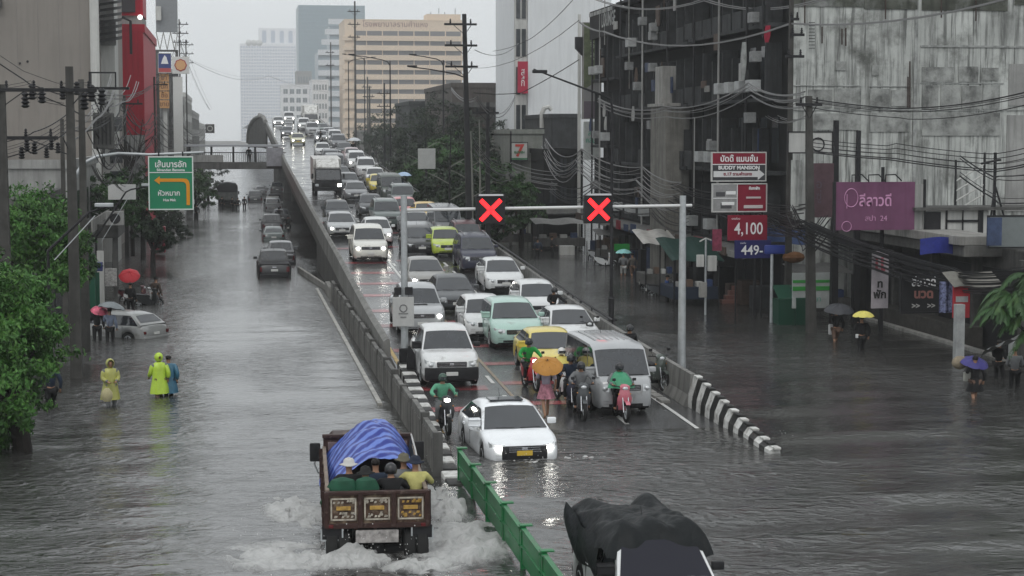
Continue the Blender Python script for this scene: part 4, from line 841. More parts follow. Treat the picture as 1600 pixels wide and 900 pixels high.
# letter boards, shell sign
Ys = 190
OR = mat('letter_board', (.50, .28, .13), .5, var=.1)
xa, xb = at(247, 0, Ys)[0], at(262, 0, Ys)[0]
for i in range(4):
    z1, z0 = at(0, 114 + i * 14, Ys)[1], at(0, 126.5 + i * 14, Ys)[1]
    t, w, h = board('letter_board', ['top', 'second', 'third', 'lowest'][i] + ' of four orange boards with dark Thai letters on the left', 'sign', xa, xb, z0, z1, Ys, OR, None, .3, 'stack of orange letter boards')
    words(t, ['ยา', 'บิ๊ก', 'ซื้อ', 'ขาย'][i], 0, h / 2, -.02, .68, mat('brown_print', (.12, .06, .04), .6), sx=.9)
t = thing('sign_pylon', 'white pylon carrying the stack of orange boards', 'pylon', ((xa + xb) / 2, Ys + .5, 0)); MB().box(-.15, .25, 0, .3, 0, at(0, 84, Ys)[1]).build('post', PALEB, t)
a, b = at(248, 113, Ys), at(267, 84, Ys)
t, w, h = board('blue_sign', 'blue and red sign with a white peak above the orange boards', 'sign', a[0], b[0], a[1], b[1], Ys - .3, mat('sign_blue', (.05, .07, .2), .5), PALEB)
MB().prism([(-w * .6, h * .45), (w * .6, h * .45), (w * .3, h * .8), (0, h * .92), (-w * .3, h * .75)], -.03, 0).build('peak_mark', TW, t); MB().box(-w, w, -.02, 0, 0, h * .22).build('red_band', mat('soft_red', (.4, .08, .08), .5), t)
a, b = at(267, 113, Ys), at(294, 86, Ys)
t, w, h = board('fuel_sign', 'white fuel station sign with an orange scallop emblem ringed in red', 'sign', a[0], b[0], a[1], b[1], Ys + 4, mat('sign_white', (.6, .6, .58), .5), None, .6)
for rr, m, d, nm in ((.52, mat('emblem_red', (.35, .06, .05), .5), .03, 'emblem_rim'), (.43, mat('emblem_gold', (.62, .36, .18), .5), .05, 'emblem')):
    MB().prism([(1.35 * w * rr * math.cos(q) * (1 + .05 * math.cos(8 * q)), h * .5 + 1.35 * w * rr * math.sin(q) * (1 + .05 * math.cos(8 * q))) for q in [2 * PI * j / 48 for j in range(48)]], -d, 0).build(nm, m, t)
a, b = at(269, 190, Ys), at(283, 118, Ys); t, w, h = board('white_column', 'plain white sign column beneath the scallop emblem', 'pylon', a[0], b[0], 0, b[1], Ys + 4.2, mat('sign_white', (.6, .6, .58), .5), None, .6)
a, b = at(321, 208, 300), at(335, 194, 300); t, w, h = board('far_sign', 'small square dark sign with ring mark at the street end', 'sign', a[0], b[0], a[1], b[1], 300, CONCD); MB().torus((0, -.02, h / 2), h * .28, .08, 14, 4, 'y').build('ring_mark', PALEB, t)

# ---------------------------------------------------------------- footbridge over the left carriageway
YF = 196
(xa, zt), (xb, _) = at(296, 226, YF), at(446, 228, YF); zr = zt; zd = at(0, 254, YF)[1]; zl = at(0, 265, YF)[1]
fb = thing('footbridge', 'roofed grey footbridge over the left carriageway', 'footbridge', (xa, YF, 0)); w = xb - xa
MB().rbox(-.5, w, -1.2, 1.2, zl, zd, .05).build('deck', CONCD, fb); MB().rbox(-.5, w, -1.5, 1.5, zr - .22, zr, .03).build('roof', mat('roof_edge_grey', (.33, .34, .36), .5), fb)
for k in range(5): MB().box(w * k / 4.4 - .1, w * k / 4.4 + .1, -1.2, -1.0, zd, zr - .2).build('roof_post', DSTEEL, fb); MB().box(w * k / 4.4 - .1, w * k / 4.4 + .1, 1.0, 1.2, zd, zr - .2).build('roof_post', DSTEEL, fb)
MB().box(-.4, w, -1.22, -1.16, zd + .95, zd + 1.02).box(-.4, w, 1.16, 1.22, zd + .95, zd + 1.02).build('handrail', DSTEEL, fb)
for k in range(52): MB().box(k * w / 52, k * w / 52 + .04, -1.21, -1.17, zd, zd + .95).build('baluster', DSTEEL, fb)
MB().box(0, w * .35, -1.26, -1.22, zd + .02, zd + .75).build('side_panel', GREYB, fb)
MB().box(-2.6, -1.6, -1, 1, -.7, zl).build('pier', CONCD, fb); MB().box(-.4, .3, -.7, .7, -.7, zl).build('pier', CONCD, fb)
a = at(416, 258, YF)[0] - xa; MB().rbox(a, a + 1.75, -1.5, -1.3, zl + .3, zr - .3, .03).build('notice_panel', mat('notice_grey', (.25, .25, .27), .6, var=.2, vs=4), fb)
MB().prism([(-.5, zr), (-3.4, zr - 1.0), (-3.4, zr - 1.3), (-.5, zr - .25)], -1.2, 1.2).build('stair_roof', GREYB, fb)


# ---------------------------------------------------------------- far towers
t, ox, oy = block('tower', 'pale gridded high-rise fading into the sky at left', at(374, 0, 2200)[0], at(466, 0, 2200)[0], 2200, 2260, at(0, 66, 2200)[1], mat('tower_white', (.78, .79, .82), .6))  # wall colour extra pale: distance haze is partly put into the paint
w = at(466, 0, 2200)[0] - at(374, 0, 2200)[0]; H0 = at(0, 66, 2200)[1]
g_ = MB()
for i in range(30):
    for j in range(22): g_.box(-w / 2 + w * (j + .2) / 22, -w / 2 + w * (j + .85) / 22, -.15, 0, H0 * (i + .25) / 30.5, H0 * (i + .85) / 30.5)
tag(g_.build('window_grid', mat('tower_glass', (.34, .40, .50), .3), t), kind='stuff')  # glass colour lightened too, standing in for distance haze
MB().box(-w * .18, w / 2, 5, 40, H0, at(0, 40, 2200)[1]).build('crown', mat('tower_white', (.78, .79, .82), .6), t)
for j in range(4): MB().box(-w * .12 + j * w * .15, -w * .05 + j * w * .15, 4.8, 5, H0 + 2, at(0, 44, 2200)[1]).build('crown_window', mat('tower_glass', (.34, .40, .50), .3), t)
for j in range(3): MB().ball((-w * .35 + j * w * .09, 2, H0 + 1.2), 4).build('rooftop_dome', PALEB, t)
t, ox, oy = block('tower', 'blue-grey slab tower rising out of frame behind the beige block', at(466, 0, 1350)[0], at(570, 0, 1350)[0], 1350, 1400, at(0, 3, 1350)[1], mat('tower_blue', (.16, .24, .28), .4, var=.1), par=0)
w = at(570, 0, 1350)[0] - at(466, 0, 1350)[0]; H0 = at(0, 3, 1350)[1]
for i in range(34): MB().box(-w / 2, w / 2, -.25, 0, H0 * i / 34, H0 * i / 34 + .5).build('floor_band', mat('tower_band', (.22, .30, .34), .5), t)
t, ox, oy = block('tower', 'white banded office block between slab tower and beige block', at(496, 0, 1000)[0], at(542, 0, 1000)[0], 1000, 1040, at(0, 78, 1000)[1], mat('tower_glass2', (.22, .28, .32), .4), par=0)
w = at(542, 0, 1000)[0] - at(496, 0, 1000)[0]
for i in range(12):
    z = at(0, 215 - i * 16.5, 1000)[1]; lf = -w / 2 + (0 if i < 9 else (i - 8) * w * .12)
    MB().box(lf, w / 2, -1.5, 0, z, z + 2.9).build('balcony_band', mat('band_white', (.6, .62, .64), .5), t)
MB().box(-w * .1, w / 2, 0, 30, at(0, 78, 1000)[1], at(0, 36, 1000)[1]).build('upper_block', mat('tower_glass2', (.22, .28, .32), .4), t)
for i, (pa, pb, pt, Yq, m, l_) in enumerate(((438, 492, 132, 900, mat('mid_pale', (.72, .73, .74), .6), 'low pale block with arched awnings by the flyover crest'), (462, 486, 110, 1100, GREYB, 'grey roofed block between the two pale towers'), (486, 512, 124, 800, mat('mid_pale', (.72, .73, .74), .6), 'narrow white block left of the beige building foot'))):
    t, ox, oy = block('building', l_, at(pa, 0, Yq)[0], at(pb, 0, Yq)[0], Yq, Yq + 25, at(0, pt, Yq)[1], m)
    w = at(pb, 0, Yq)[0] - at(pa, 0, Yq)[0]; facade_y(t, 0, -w / 2 + .5, w / 2 - .5, 10, 5, (at(0, pt, Yq)[1] - 10) / 5.2, 5, m, WGL)
# beige banded office building
Yh = 780; xa, xb = at(538, 0, Yh)[0], at(722, 0, Yh)[0]; zt = at(0, 26, Yh)[1]; w = xb - xa
BB = mat('beige_band', (.66, .53, .40), .7, var=.05, vs=.3)  # beige lightened so the colour itself carries some of the haze
t, ox, oy = block('office_building', 'wide beige office building with ten dark window bands', xa, xb, Yh, Yh + 40, zt, BB, par=.3)
BO = t
for i in range(10):
    z = at(0, 51 - 7.5 + i * 15.6, Yh)[1]; z0 = at(0, 51 + i * 15.6, Yh)[1]
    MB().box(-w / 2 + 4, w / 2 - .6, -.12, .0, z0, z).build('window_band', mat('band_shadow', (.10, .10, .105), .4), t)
    MB().box(-w / 2 + 3.8, w / 2 + .5, -1.6, 0, z0 - 2.2, z0 - .08).build('balcony', BB, t)
    MB().box(-w / 2 - .9, -w / 2 + 3.5, -1.0, 0, z0 - 2.1, z0 - .2).build('corner_balcony', BB, t)
    for j in range(7): MB().box(-w / 2 + 2.5 + (w - 3) * j / 7 - .2, -w / 2 + 2.5 + (w - 3) * j / 7 + .2, -.3, 0, z0 - .1, z).build('pier', BB, t)
MB().box(w * .20, w / 2 - .4, 2, 14, zt, at(0, 15, Yh)[1]).build('penthouse', BB, t)
for j, q in enumerate((.24, .31, .36, .45)): MB().cyl((w * q, 4, at(0, 15, Yh)[1]), (w * q, 4, at(0, 15, Yh)[1] + 1.0 + (j % 2) * 1.6), .12, n=5).build('antenna', DSTEEL, t)
words(t, 'โรงพยาบาลรามคำแหง', -w * .07, at(0, 33, Yh)[1], -.1, 3.1, mat('sign_brick', (.22, .09, .09), .6), sx=1.0)
# row of slim lamp posts on the far part of the flyover
def tall_lamp(i, px, Y, top, reach, lab): lamp(lab, at(px, 200, Y)[0], Y, at(px, top, Y)[1], reach, 'lamps along the flyover')
for i, (px, Y, top, rc) in enumerate(((610, 190, 95, -4.2), (730, 125, 118, -4.0), (693, 165, 94, -3.0), (545, 260, 95, 3.2), (570, 300, 90, -3.5))):
    tall_lamp(i, px, Y, top, rc, ['slim curved lamp post before the beige building middle', 'dark lamp post with long arm left of the tall power pole', 'slim lamp post between beige building and dark trees', 'lamp post at the flyover right side near the crest', 'hazy lamp post behind the leftmost power pole'][i])
for i, (px, Y, top, ar) in enumerate(((556, 260, 2, 3), (518, 360, 66, 3), (735, 108, 22, 3), (762, 118, 160, 1), (601, 250, 130, 2), (578, 270, 135, 1), (575, 320, 120, 1))):
    z = at(px, top, Y)[1]; h = z
    pole('power_pole', ['tall hazy power pole with short arms before the beige building', 'thin power pole left of the beige building', 'tall leaning black power pole with three wide crossarms right of the flyover', 'slim dark pole behind the black power pole', 'dark pole among the far trees with two arms', 'short pole beside the flyover parapet', 'thin pole in front of the hazy blocks'][i], at(px, 250, Y)[0], Y, h, .17 if i != 2 else .19, [(at(px, top + 16 + j * (33 if i == 2 else 20), Y)[1], -1.0 - (i == 2) * 0.2, .7) for j in range(ar)], m=DSTEEL if i in (2, 3, 4) else CONCD, lean=(-.35 if i == 2 else 0, 0))
t = thing('speaker_pole', 'white square sign box on a pole among the roadside trees', 'sign', P(667, 264, 132)); MB().rbox(-.62, .62, 0, .25, 0, 1.45, .03).build('panel', mat('speaker_grey', (.40, .41, .40), .6, var=.08), t); MB().cyl((0, .3, -5.5), (0, .3, 0), .06).build('post', DSTEEL, t)
# ---------------------------------------------------------------- right side of the street
XR1 = 25.6
STW = mat('stained_wall', (.46, .475, .455), .8, var=.22, vs=.5, streak=.82, bump=.25, bs=5, dirt=(.09, .093, .085), dirt_amt=.45, ds=.7)
STP = mat('stained_panel', (.17, .175, .168), .8, var=.6, vs=1.6, streak=.6, bump=.25, bs=5, dirt=(.36, .37, .355), dirt_amt=.95, ds=1.3)
MOSS = mat('mossy_concrete', (.075, .08, .066), .85, var=.6, vs=1.0, streak=.7, bump=.3, dirt=(.24, .25, .24), dirt_amt=.45, ds=.7)
PLW = mat('weathered_ledge', (.34, .35, .34), .75, var=.25, vs=2, streak=.5, dirt=(.14, .145, .14), dirt_amt=.6, ds=1.5)
YW = atX(1236, 200, XR1)[0]
CW, ox, _ = block('building', 'huge weathered concrete end wall filling the upper right corner', XR1, 62, YW, YW + .6, 24, STW, par=0)
def cw(px0, px1, py0, py1, m, nm, d=.10, y0=0):
    a, b = at(px0, py1, YW), at(px1, py0, YW); MB().box(a[0] - ox, b[0] - ox, -d + y0, y0 + .02, a[1], b[1]).build(nm, m, CW)
cw(1238, 1350, -40, 10, MOSS, 'moss_band', .05); cw(1350, 1434, -40, 14, MOSS, 'moss_band', .06); cw(1440, 1575, -40, 16, MOSS, 'moss_band', .05); cw(1585, 1700, -40, 8, MOSS, 'moss_band', .05)
for px0, px1 in ((1424, 1436),): cw(px0, px1, -60, 330, PLW, 'pilaster', .05)
for px0, px1, py in ((1438, 1700, 73), (1240, 1346, 134), (1358, 1424, 135), (1438, 1568, 130), (1240, 1424, 172), (1438, 1568, 173), (1570, 1700, 172)): cw(px0, px1, py - .6, py + .6, PLW, 'ledge', .05)
for px0, px1, py0, py1 in ((1262, 1300, 140, 168), (1303, 1345, 138, 170), (1359, 1390, 139, 168), (1392, 1424, 141, 166), (1440, 1466, 133, 171), (1469, 1500, 133, 171), (1502, 1532, 134, 171), (1535, 1562, 133, 171), (1440, 1490, 105, 128), (1497, 1528, 104, 128), (1534, 1560, 106, 126), (1262, 1345, 177, 203), (1359, 1422, 176, 206), (1440, 1562, 176, 212), (1305, 1322, 96, 110), (1362, 1373, 102, 118)):
    cw(px0, px1, py0, py1, STP, 'wall_panel', .06)
for px0, px1, py0, py1 in ((1575, 1620, 100, 165), (1570, 1680, 180, 330)): cw(px0, px1, py0, py1, GREYB, 'patched_render', .05)
for px, py0, py1 in ((1283, 42, 68), (1314, 45, 70), (1320, 44, 72), (1256, 0, 40), (1420, 96, 168), (1417, 120, 168), (1382, 0, 30), (1469, 0, 28), (1523, 0, 33)):
    a, b = at(px, py1, YW), at(px, py0, YW); MB().tube([(a[0] - ox, -.14, a[1]), (b[0] - ox, -.14, b[1])], .035, 5).build('rusty_pipe', mat('rust', (.05, .035, .03), .8), CW)
for k in range(9): a = at(1267, 36 + k * 5, YW); MB().box(a[0] - ox - .14, a[0] - ox + .14, -.16, -.12, a[1], a[1] + .03).build('ladder_rung', DSTEEL, CW)
CLUT1, CLUT2, CLUT3, DRED_ = mat('clutter_pale', (.20, .20, .19), .7, var=.3), mat('clutter_blue', (.03, .045, .09), .6, var=.3), mat('clutter_brown', (.07, .05, .04), .7, var=.3), mat('clutter_red', (.16, .02, .03), .6, var=.2)
# dark balconied block, three sections
def darkblock(lab, px0, px1, ztop, fl, seed):
    y1, y0 = atX(px0, 200, XR1 - .2)[0], atX(px1, 200, XR1 - .2)[0]; g = random.Random(seed)
    y0 = max(y0, YW + .65); t, ox, oy = block('building', lab, XR1, XR1 + 13, y0, y1 - .1, ztop, DARKB, par=0); D = y1 - y0; xf = XR1 - ox; fh = (ztop - 3.2) / fl
    for i in range(fl + 1):
        MB().rbox(xf - .9, xf + .1, .05, D - .1, 3.0 + i * fh - .18, 3.0 + i * fh, .02).build('balcony_slab', SOOT2, t)
    nf = max(3, int(D / 1.9)); fin = MB().rbox(-.75, .05, -.09, .09, .0, fh - .9, .02).mesh('fin', SOOT2); pn = MB().box(-.04, .02, -.5, .5, 0, fh * .62).mesh('window', WG)
    pr = MB().rbox(-.9, -.8, -.85, .85, 0, .85, .01).mesh('railing_panel', SOOT2)
    for i in range(fl):
        for j in range(nf):
            yy = D * (j + .5) / nf
            if g.random() < .86: o = inst('fin', fin, t, (xf - .05, yy, 3.0 + i * fh + .02)); o.scale = (1, 1, g.choice((1, 1, .8)))
            inst('window', pn, t, (xf - .01, yy + .8, 3.0 + i * fh + .4))
            if g.random() < .45: inst('railing_panel', pr, t, (xf, yy + .8, 3.0 + i * fh))
            if g.random() < .22: MB().rbox(xf - 1.45, xf - .9, yy + .3, yy + 1.1, 3.3 + i * fh, 3.85 + i * fh, .03).build('air_conditioner', mat('dirty_white', (.33, .34, .34), .6, var=.2), t)
    for j in range(3): yy = D * (j + .7) / 3; MB().tube([(xf - .95, yy, .5), (xf - .95, yy, ztop)], .06, 6).build('drain_pipe', GREYB if j == 1 else DSTEEL, t)
    for k in range(int(D * 1.3)):          # clutter hung on the front: boxes, small signs, pipes, cloths
        yy = g.uniform(.4, D - .6); zz = 3.2 + g.random() * (ztop - 4.6); q = g.random(); mm = g.choice([CLUT1, CLUT2, CLUT3, SOOT2, GREYB])
        if q < .35: MB().rbox(xf - 1.35, xf - .92, yy, yy + .7, zz, zz + .5, .03).build('air_conditioner', mat('dirty_white2', (.20, .205, .205), .6, var=.3), t)
        elif q < .6: MB().rbox(xf - 1.02, xf - .94, yy, yy + g.uniform(.4, 1.1), zz, zz + g.uniform(.3, 1.3), .01).build('small_board', mm, t)
        elif q < .8: MB().tube([(xf - .97, yy, zz), (xf - .97, yy, zz + g.uniform(2, 5))], .035, 5).build('pipe', mm, t)
        else: MB().grid(lambda u, v: (xf - 1.0 + .05 * math.sin(u * 9 + v * 3), yy + u * .6, zz - v * .9), 5, 4).build('cloth', mm, t)
    for k in range(int(D / 2.2)): MB().rbox(xf - 2.3, xf - 2.2, k * 2.2 + .2, k * 2.2 + g.uniform(.9, 1.9), 2.4, 2.4 + g.uniform(.3, .7), .01).build('shop_board', g.choice([CLUT1, CLUT2, CLUT3, DRED_, SOOT2]), t); MB().rbox(xf - 1.4, xf - .5, k * 2.2 + .3, k * 2.2 + 1.2, -.3, g.uniform(.5, 1.6), .04).build('shop_stock', g.choice([CLUT2, CLUT3, BLACK, SOOT2]), t)
    MB().box(xf - .03, xf + .05, .4, D - .4, -.4, 2.5).build('shop_front', BLACK, t)
    MB().prism([(xf - 2.0, 2.35), (xf, 2.9), (xf, 2.98), (xf - 2.05, 2.45)], .2, D - .3).build('awning', mat('old_awning', (.10, .10, .098), .6, var=.3), t)
    return t, xf, D
zA, zB = atX(935, 22, XR1)[1], atX(1000, 4, XR1)[1]
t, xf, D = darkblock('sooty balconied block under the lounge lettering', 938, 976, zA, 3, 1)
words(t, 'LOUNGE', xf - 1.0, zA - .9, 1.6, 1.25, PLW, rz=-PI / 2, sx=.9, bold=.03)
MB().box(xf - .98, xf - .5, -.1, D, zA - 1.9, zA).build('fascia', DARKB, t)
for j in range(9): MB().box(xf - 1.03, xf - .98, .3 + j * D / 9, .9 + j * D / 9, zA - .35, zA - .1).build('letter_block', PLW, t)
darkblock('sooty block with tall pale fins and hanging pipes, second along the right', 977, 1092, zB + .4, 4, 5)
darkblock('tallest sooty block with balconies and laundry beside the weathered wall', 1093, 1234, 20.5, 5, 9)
# concrete stair tower standing proud of the dark blocks
y0, z = atX(1050, 160, XR1 - 1.2); t = thing('stair_tower', 'stained concrete column with open top in front of the sooty blocks', 'tower', (XR1 - 1.2, y0, 0))
zt = atX(1050, 102, XR1 - 1.2)[1]; MB().rbox(-.5, .9, -.6, 3.2, -.6, zt - 2.2, .05).build('lower_shaft', mat('tower_conc', (.17, .165, .15), .8, var=.3, vs=1, streak=.5, bump=.2), t); MB().rbox(-.3, .7, 1.2, 3.0, zt - 2.2, zt, .05).rbox(-.65, 1.0, -.8, 3.4, zt - 2.3, zt - 2.12, .02).build('upper_shaft', CONC, t)
# roof scaffolds above the middle block
t = thing('roof_frame', 'dark pipe frame on the roof of the sooty blocks at top right', 'frame', (XR1, YW + 22, zB)); 
for k in range(7): MB().tube([(0, k * 2.2, 0), (0, k * 2.2, 3.2)], .07, 5).build('post', DSTEEL, t)
MB().tube([(0, 0, 2.2), (0, 14, 2.2)], .06, 5).build('rail', DSTEEL, t); MB().box(.1, 2, 3, 9, 0, 1.3).build('tank_box', PALEB, t)
# laundry
for px, py0, py1, l_, m in ((1162, 66, 124, 'long white cloth hanging high on the sooty block', PLW), (1199, 40, 66, 'dark red cloth hanging at the upper balcony', mat('cloth_red', (.25, .02, .04), .8))):
    y0, z1 = atX(px, py0, XR1 - 1.3); z0 = atX(px, py1, XR1 - 1.3)[1]; t = thing('hanging_cloth', l_, 'cloth', (XR1 - 1.3, y0, z1)); MB().grid(lambda u, v: (.08 * math.sin(u * 9 + v * 3), (u - .5) * .8 * (1 - .6 * v), (z0 - z1) * v), 8, 8).build('fabric', m, t)
# projecting vertical sign at the end of the dark row
Yv = atX(936, 200, XR1)[0] + .2
a, b = at(912, 185, Yv), at(939, 36, Yv)
t, w, h = board('vertical_sign', 'tall green and purple shop sign projecting at the start of the sooty row', 'sign', a[0], b[0], a[1], b[1], Yv, mat('sign_olive', (.10, .12, .07), .5, var=.3), CONC, .5)
MB().box(-w, w, -.03, 0, 0, h * .18).build('purple_print', mat('mauve_print', (.11, .09, .11), .5), t); MB().prism([(-w, h * .18), (w, h * .18), (w, h * .42), (-w, h * .30)], -.03, 0).build('white_print', mat('grey_print', (.22, .22, .22), .5), t)
words(t, 'ถ\nจี\nลุ', 0, h * .76, -.04, .62, mat('pale_green_print', (.32, .36, .28), .5), sx=1)
a, b = at(913, 250, Yv), at(938, 190, Yv)
t, w, h = board('vertical_sign', 'white sign with green lettering below the tall shop sign', 'sign', a[0], b[0], a[1], b[1], Yv, mat('sign_palegrey', (.36, .38, .37), .5, var=.15, vs=3), None, .4)
words(t, 'สวย\nคลีนิก', 0, h * .6, -.03, .5, TG, sx=.8)
t = thing('speaker_horn', 'dark box fixed high beside the tall shop sign', 'box', P(905, 80, Yv)); MB().loft([[(-.25, 0, 1.0), (.25, 0, 1.0), (.25, .4, 1.0), (-.25, .4, 1.0)], [(-.25, 0, .2), (.25, 0, -.3), (.25, .4, -.3), (-.25, .4, .2)]]).build('case', BLACK, t)
a, b = at(903, 240, Yv + 3), at(909, 110, Yv + 3); t = thing('downpipe', 'white pipe edge behind the tall shop sign', 'pipe', (a[0], Yv + 3, 0)); MB().box(0, .2, 0, .2, -.5, b[1] + 4).build('pipe', PALEB, t)
# white tower with blank flank
Yt = 176; xa = at(806, 0, Yt)[0]; xb_ = at(907, 0, Yt)[0]
WT, ox, _ = block('building', 'pale tower with blank flank and narrow windows behind the red banner', at(825, 0, Yt)[0], xb_ + 3, Yt, Yt + 22, 36, mat('tower_flank', (.68, .70, .71), .6, var=.05, vs=.2, streak=.12), par=0)
xf = at(825, 0, Yt)[0] - ox
MB().box(xf - 1.2, xf - .02, .3, 1.0, 0, 36).build('front_wall', PALEB, WT)
for k in range(7):
    z1 = at(0, 38 - 62 * (k - 2), Yt)[1]
    for q in (0, 1): MB().box(xf - 1.1 + q * .55, xf - .72 + q * .55, .2, .32, z1 - 2.6, z1 - .0).build('window', GREYB if k < 0 else WG, WT)
a, b = at(809, 146, Yt - 1), at(825, 96, Yt - 1); t, w, h = board('red_banner', 'red banner with white marks on the pale tower corner', 'banner', a[0], b[0], a[1], b[1], Yt - 1, mat('banner_red', (.36, .02, .05), .5))
words(t, 'สุ\nกี้', 0, h * .5, -.02, 1.0, TW, sx=.7)
# mid-distance right: brown sheds, seven sign building, low walls
t, ox, _ = block('building', 'dark brown roofed shed block behind the black power pole', at(706, 0, 210)[0], at(812, 0, 210)[0], 210, 240, at(0, 132, 210)[1], BROWNB, par=.4)
w = at(812, 0, 210)[0] - at(706, 0, 210)[0]
for k in range(14): MB().box(-w / 2 + w * k / 14, -w / 2 + w * k / 14 + .12, -.08, 0, 0, at(0, 134, 210)[1]).build('sheet_rib', BROWNB, t)
MB().rbox(w * .2, w * .3, -.7, -.1, at(0, 146, 210)[1], at(0, 133, 210)[1], .1).build('roof_unit', PALEB, t)
MB().box(-w / 2 - 3, w / 2, -2, -.2, at(0, 166, 210)[1], at(0, 158, 210)[1]).build('lower_eave', CONCD, t)
t, ox, _ = block('building', 'low dark roofed building left of the brown shed', at(640, 0, 240)[0], at(705, 0, 240)[0], 240, 262, at(0, 160, 240)[1], mat('slate_dark', (.05, .055, .055), .7, var=.3), par=.3)
t, ox, _ = block('building', 'dark block with chimney hood behind the seven sign', at(862, 0, 160)[0], at(906, 0, 160)[0], 160, 175, at(0, 180, 160)[1], SOOT2, par=.2)
t = thing('vent_hood', 'curved pale roof vent beside the dark block', 'vent', P(847, 200, 164)); MB().tube([(0, 0, 0), (0, 0, 1.3), (.2, 0, 1.75), (.6, 0, 1.9), (.85, 0, 1.6)], .22, 8).build('duct', PALEB, t, True)
Y7 = 142; a, b = at(799, 330, Y7), at(848, 206, Y7)
t, ox, _ = block('shophouse', 'pale corner shop with square seven sign on the right', a[0], b[0], Y7, Y7 + 12, b[1], mat('shop_palegreen', (.20, .21, .19), .7, var=.15, streak=.3), par=.2)
a, b = at(798, 250, Y7 - .3), at(823, 223, Y7 - .3)
t, w, h = board('convenience_sign', 'square white sign with large red seven on the pale corner shop', 'sign', a[0], b[0], a[1], b[1], Y7 - .6, mat('sign_white2', (.42, .42, .40), .5), BLACK, .3)
words(t, '7', 0, h * .52, -.03, 1.3, mat('seven_red', (.45, .05, .04), .5), sx=1.1, bold=.03); words(t, 'ELEVEN', 0, h * .45, -.05, .24, mat('dull_green', (.05, .16, .08), .5), bold=.01); MB().box(-w, w, -.02, 0, .02, h * .12).build('green_band', mat('dull_green', (.05, .16, .08), .5), t)
for i, (pa, pb, pt, Yq, m, l_) in enumerate(((850, 912, 238, 136, DARKB, 'low black fronted shop beside the pale corner shop'), (745, 800, 262, 165, SOOT2, 'dim low shop behind the roadside trees'), (560, 640, 205, 330, GREYB, 'grey low block among the far trees by the flyover'))):
    xa, xb2 = at(pa, 0, Yq)[0], at(pb, 0, Yq)[0]; t, ox, _ = block('shophouse', l_, xa, xb2, Yq, Yq + 14, at(0, pt, Yq)[1], m, par=.2); w = xb2 - xa
    facade_y(t, 0, -w / 2 + .3, w / 2 - .3, 2.6, 2, (at(0, pt, Yq)[1] - 2.7) / 2, 3, m, WG)
    MB().prism([(-1.6, 2.3), (0, 2.75), (0, 2.85), (-1.65, 2.4)], -w / 2, w / 2, 'x').build('awning', CONCD, t)

# --- near shop row facing the street
XS = 28.9; Ya, Yc = 60.0, YW - .3
SR, ox, _ = block('shophouse', 'low shop row with grey cornice in front of the weathered wall', XS, XS + 8, Ya, Yc, 3.9, mat('shop_dark_wall', (.07, .068, .065), .75, var=.3, streak=.4), par=0)
D = Yc - Ya; xf = XS - ox
MB().rbox(xf - 1.5, xf + .2, D * .30, D, 3.55, 4.0, .05).build('cornice', mat('cornice_grey', (.12, .118, .112), .7, var=.25, streak=.3), SR); MB().rbox(xf - 1.7, xf + .2, D * .30, D * .97, 4.0, 4.35, .03).build('eave_sheet', CONC, SR)
for k in range(6): MB().rbox(xf - .35, xf + .05, D * k / 5.2 - .15, D * k / 5.2 + .15, -.6, 3.6, .03).build('pillar', CONCD, SR)
for k in range(5): MB().box(xf - .06, xf + .02, D * k / 5.2 + .3, D * (k + 1) / 5.2 - .3, -.3, 3.1).build('shop_opening', BLACK, SR)
MB().rbox(xf - 1.0, xf - .2, D * .35, D * .82, -.6, .75, .04).build('plinth', mat('plinth_dark', (.055, .052, .048), .8, var=.3, bump=.3), SR)
MB().rbox(xf - 1.3, xf - 1.0, D * .15, D * .85, -.6, .12, .03).build('kerb_step', CONC, SR)
def rboard(name, lab, cat, px0, py0, px1, py1, Y, m, frame=None, d=.1): a, b = at(px0, py1, Y), at(px1, py0, Y); return board(name, lab, cat, a[0], b[0], a[1], b[1], Y, m, frame, d)
# billboard
PUR = mat('purple_sign', (.15, .060, .115), .55, var=.12, vs=1.5, streak=.2)
t, w, h = rboard('billboard', 'purple billboard with pink oval logo and Thai lettering on the shop roof', 'billboard', 1305, 284, 1430, 360, 72, PUR)
PK = mat('print_pink', (.55, .28, .45), .5)
MB().torus((-w * .72, -.02, h * .60), .33, .018, 24, 4, 'y').build('oval_ring', PK, t).scale = (.85, 1, 1.6 * .7)
MB().torus((-w * .72, -.02, h * .02), .2, .015, 16, 4, 'y').build('small_ring', PK, t).location = (0, 0, .12); MB().box(-w * .725, -w * .712, -.03, 0, h * .45, h * .75).build('stroke', PK, t)
words(t, 'ลีลาวดี', -w * .0, h * .60, -.02, .62, PK, sx=.85, bold=.01); words(t, 'สปา  24', w * .02, h * .24, -.02, .30, PK, sx=1.0)
MB().box(w, w + .35, -.0, .1, -.1, h * .95).build('side_strip', GREYB, t); MB().box(w + .38, w + .45, -.05, .1, -.5, h * 1.05).box(-w - .1, -w, -.05, .1, -.4, h).build('frame_post', DSTEEL, t)
for k in range(3): MB().tube([(-w * .6 + k * .7, -.02, h), (-w * .62 + k * .7, -.1, h + .28), (-w * .4 + k * .7, -.25, h + .3), (-w * .25 + k * .7, -.3, h + .05)], .03, 5).build('lamp_arm', DSTEEL, t)
t, w, h = rboard('billboard', 'dull mauve board in shade left of the purple billboard', 'billboard', 1263, 255, 1303, 340, 75, mat('mauve_dull', (.10, .06, .07), .6, var=.2), None); words(t, 'อ\nซู่', -.1, h * .5, -.03, .5, mat('mauve_print', (.11, .09, .11), .5))
t, w, h = rboard('upright_slab', 'bare grey upright panel behind the big right pole', 'panel', 1236, 250, 1262, 330, 76, STW)
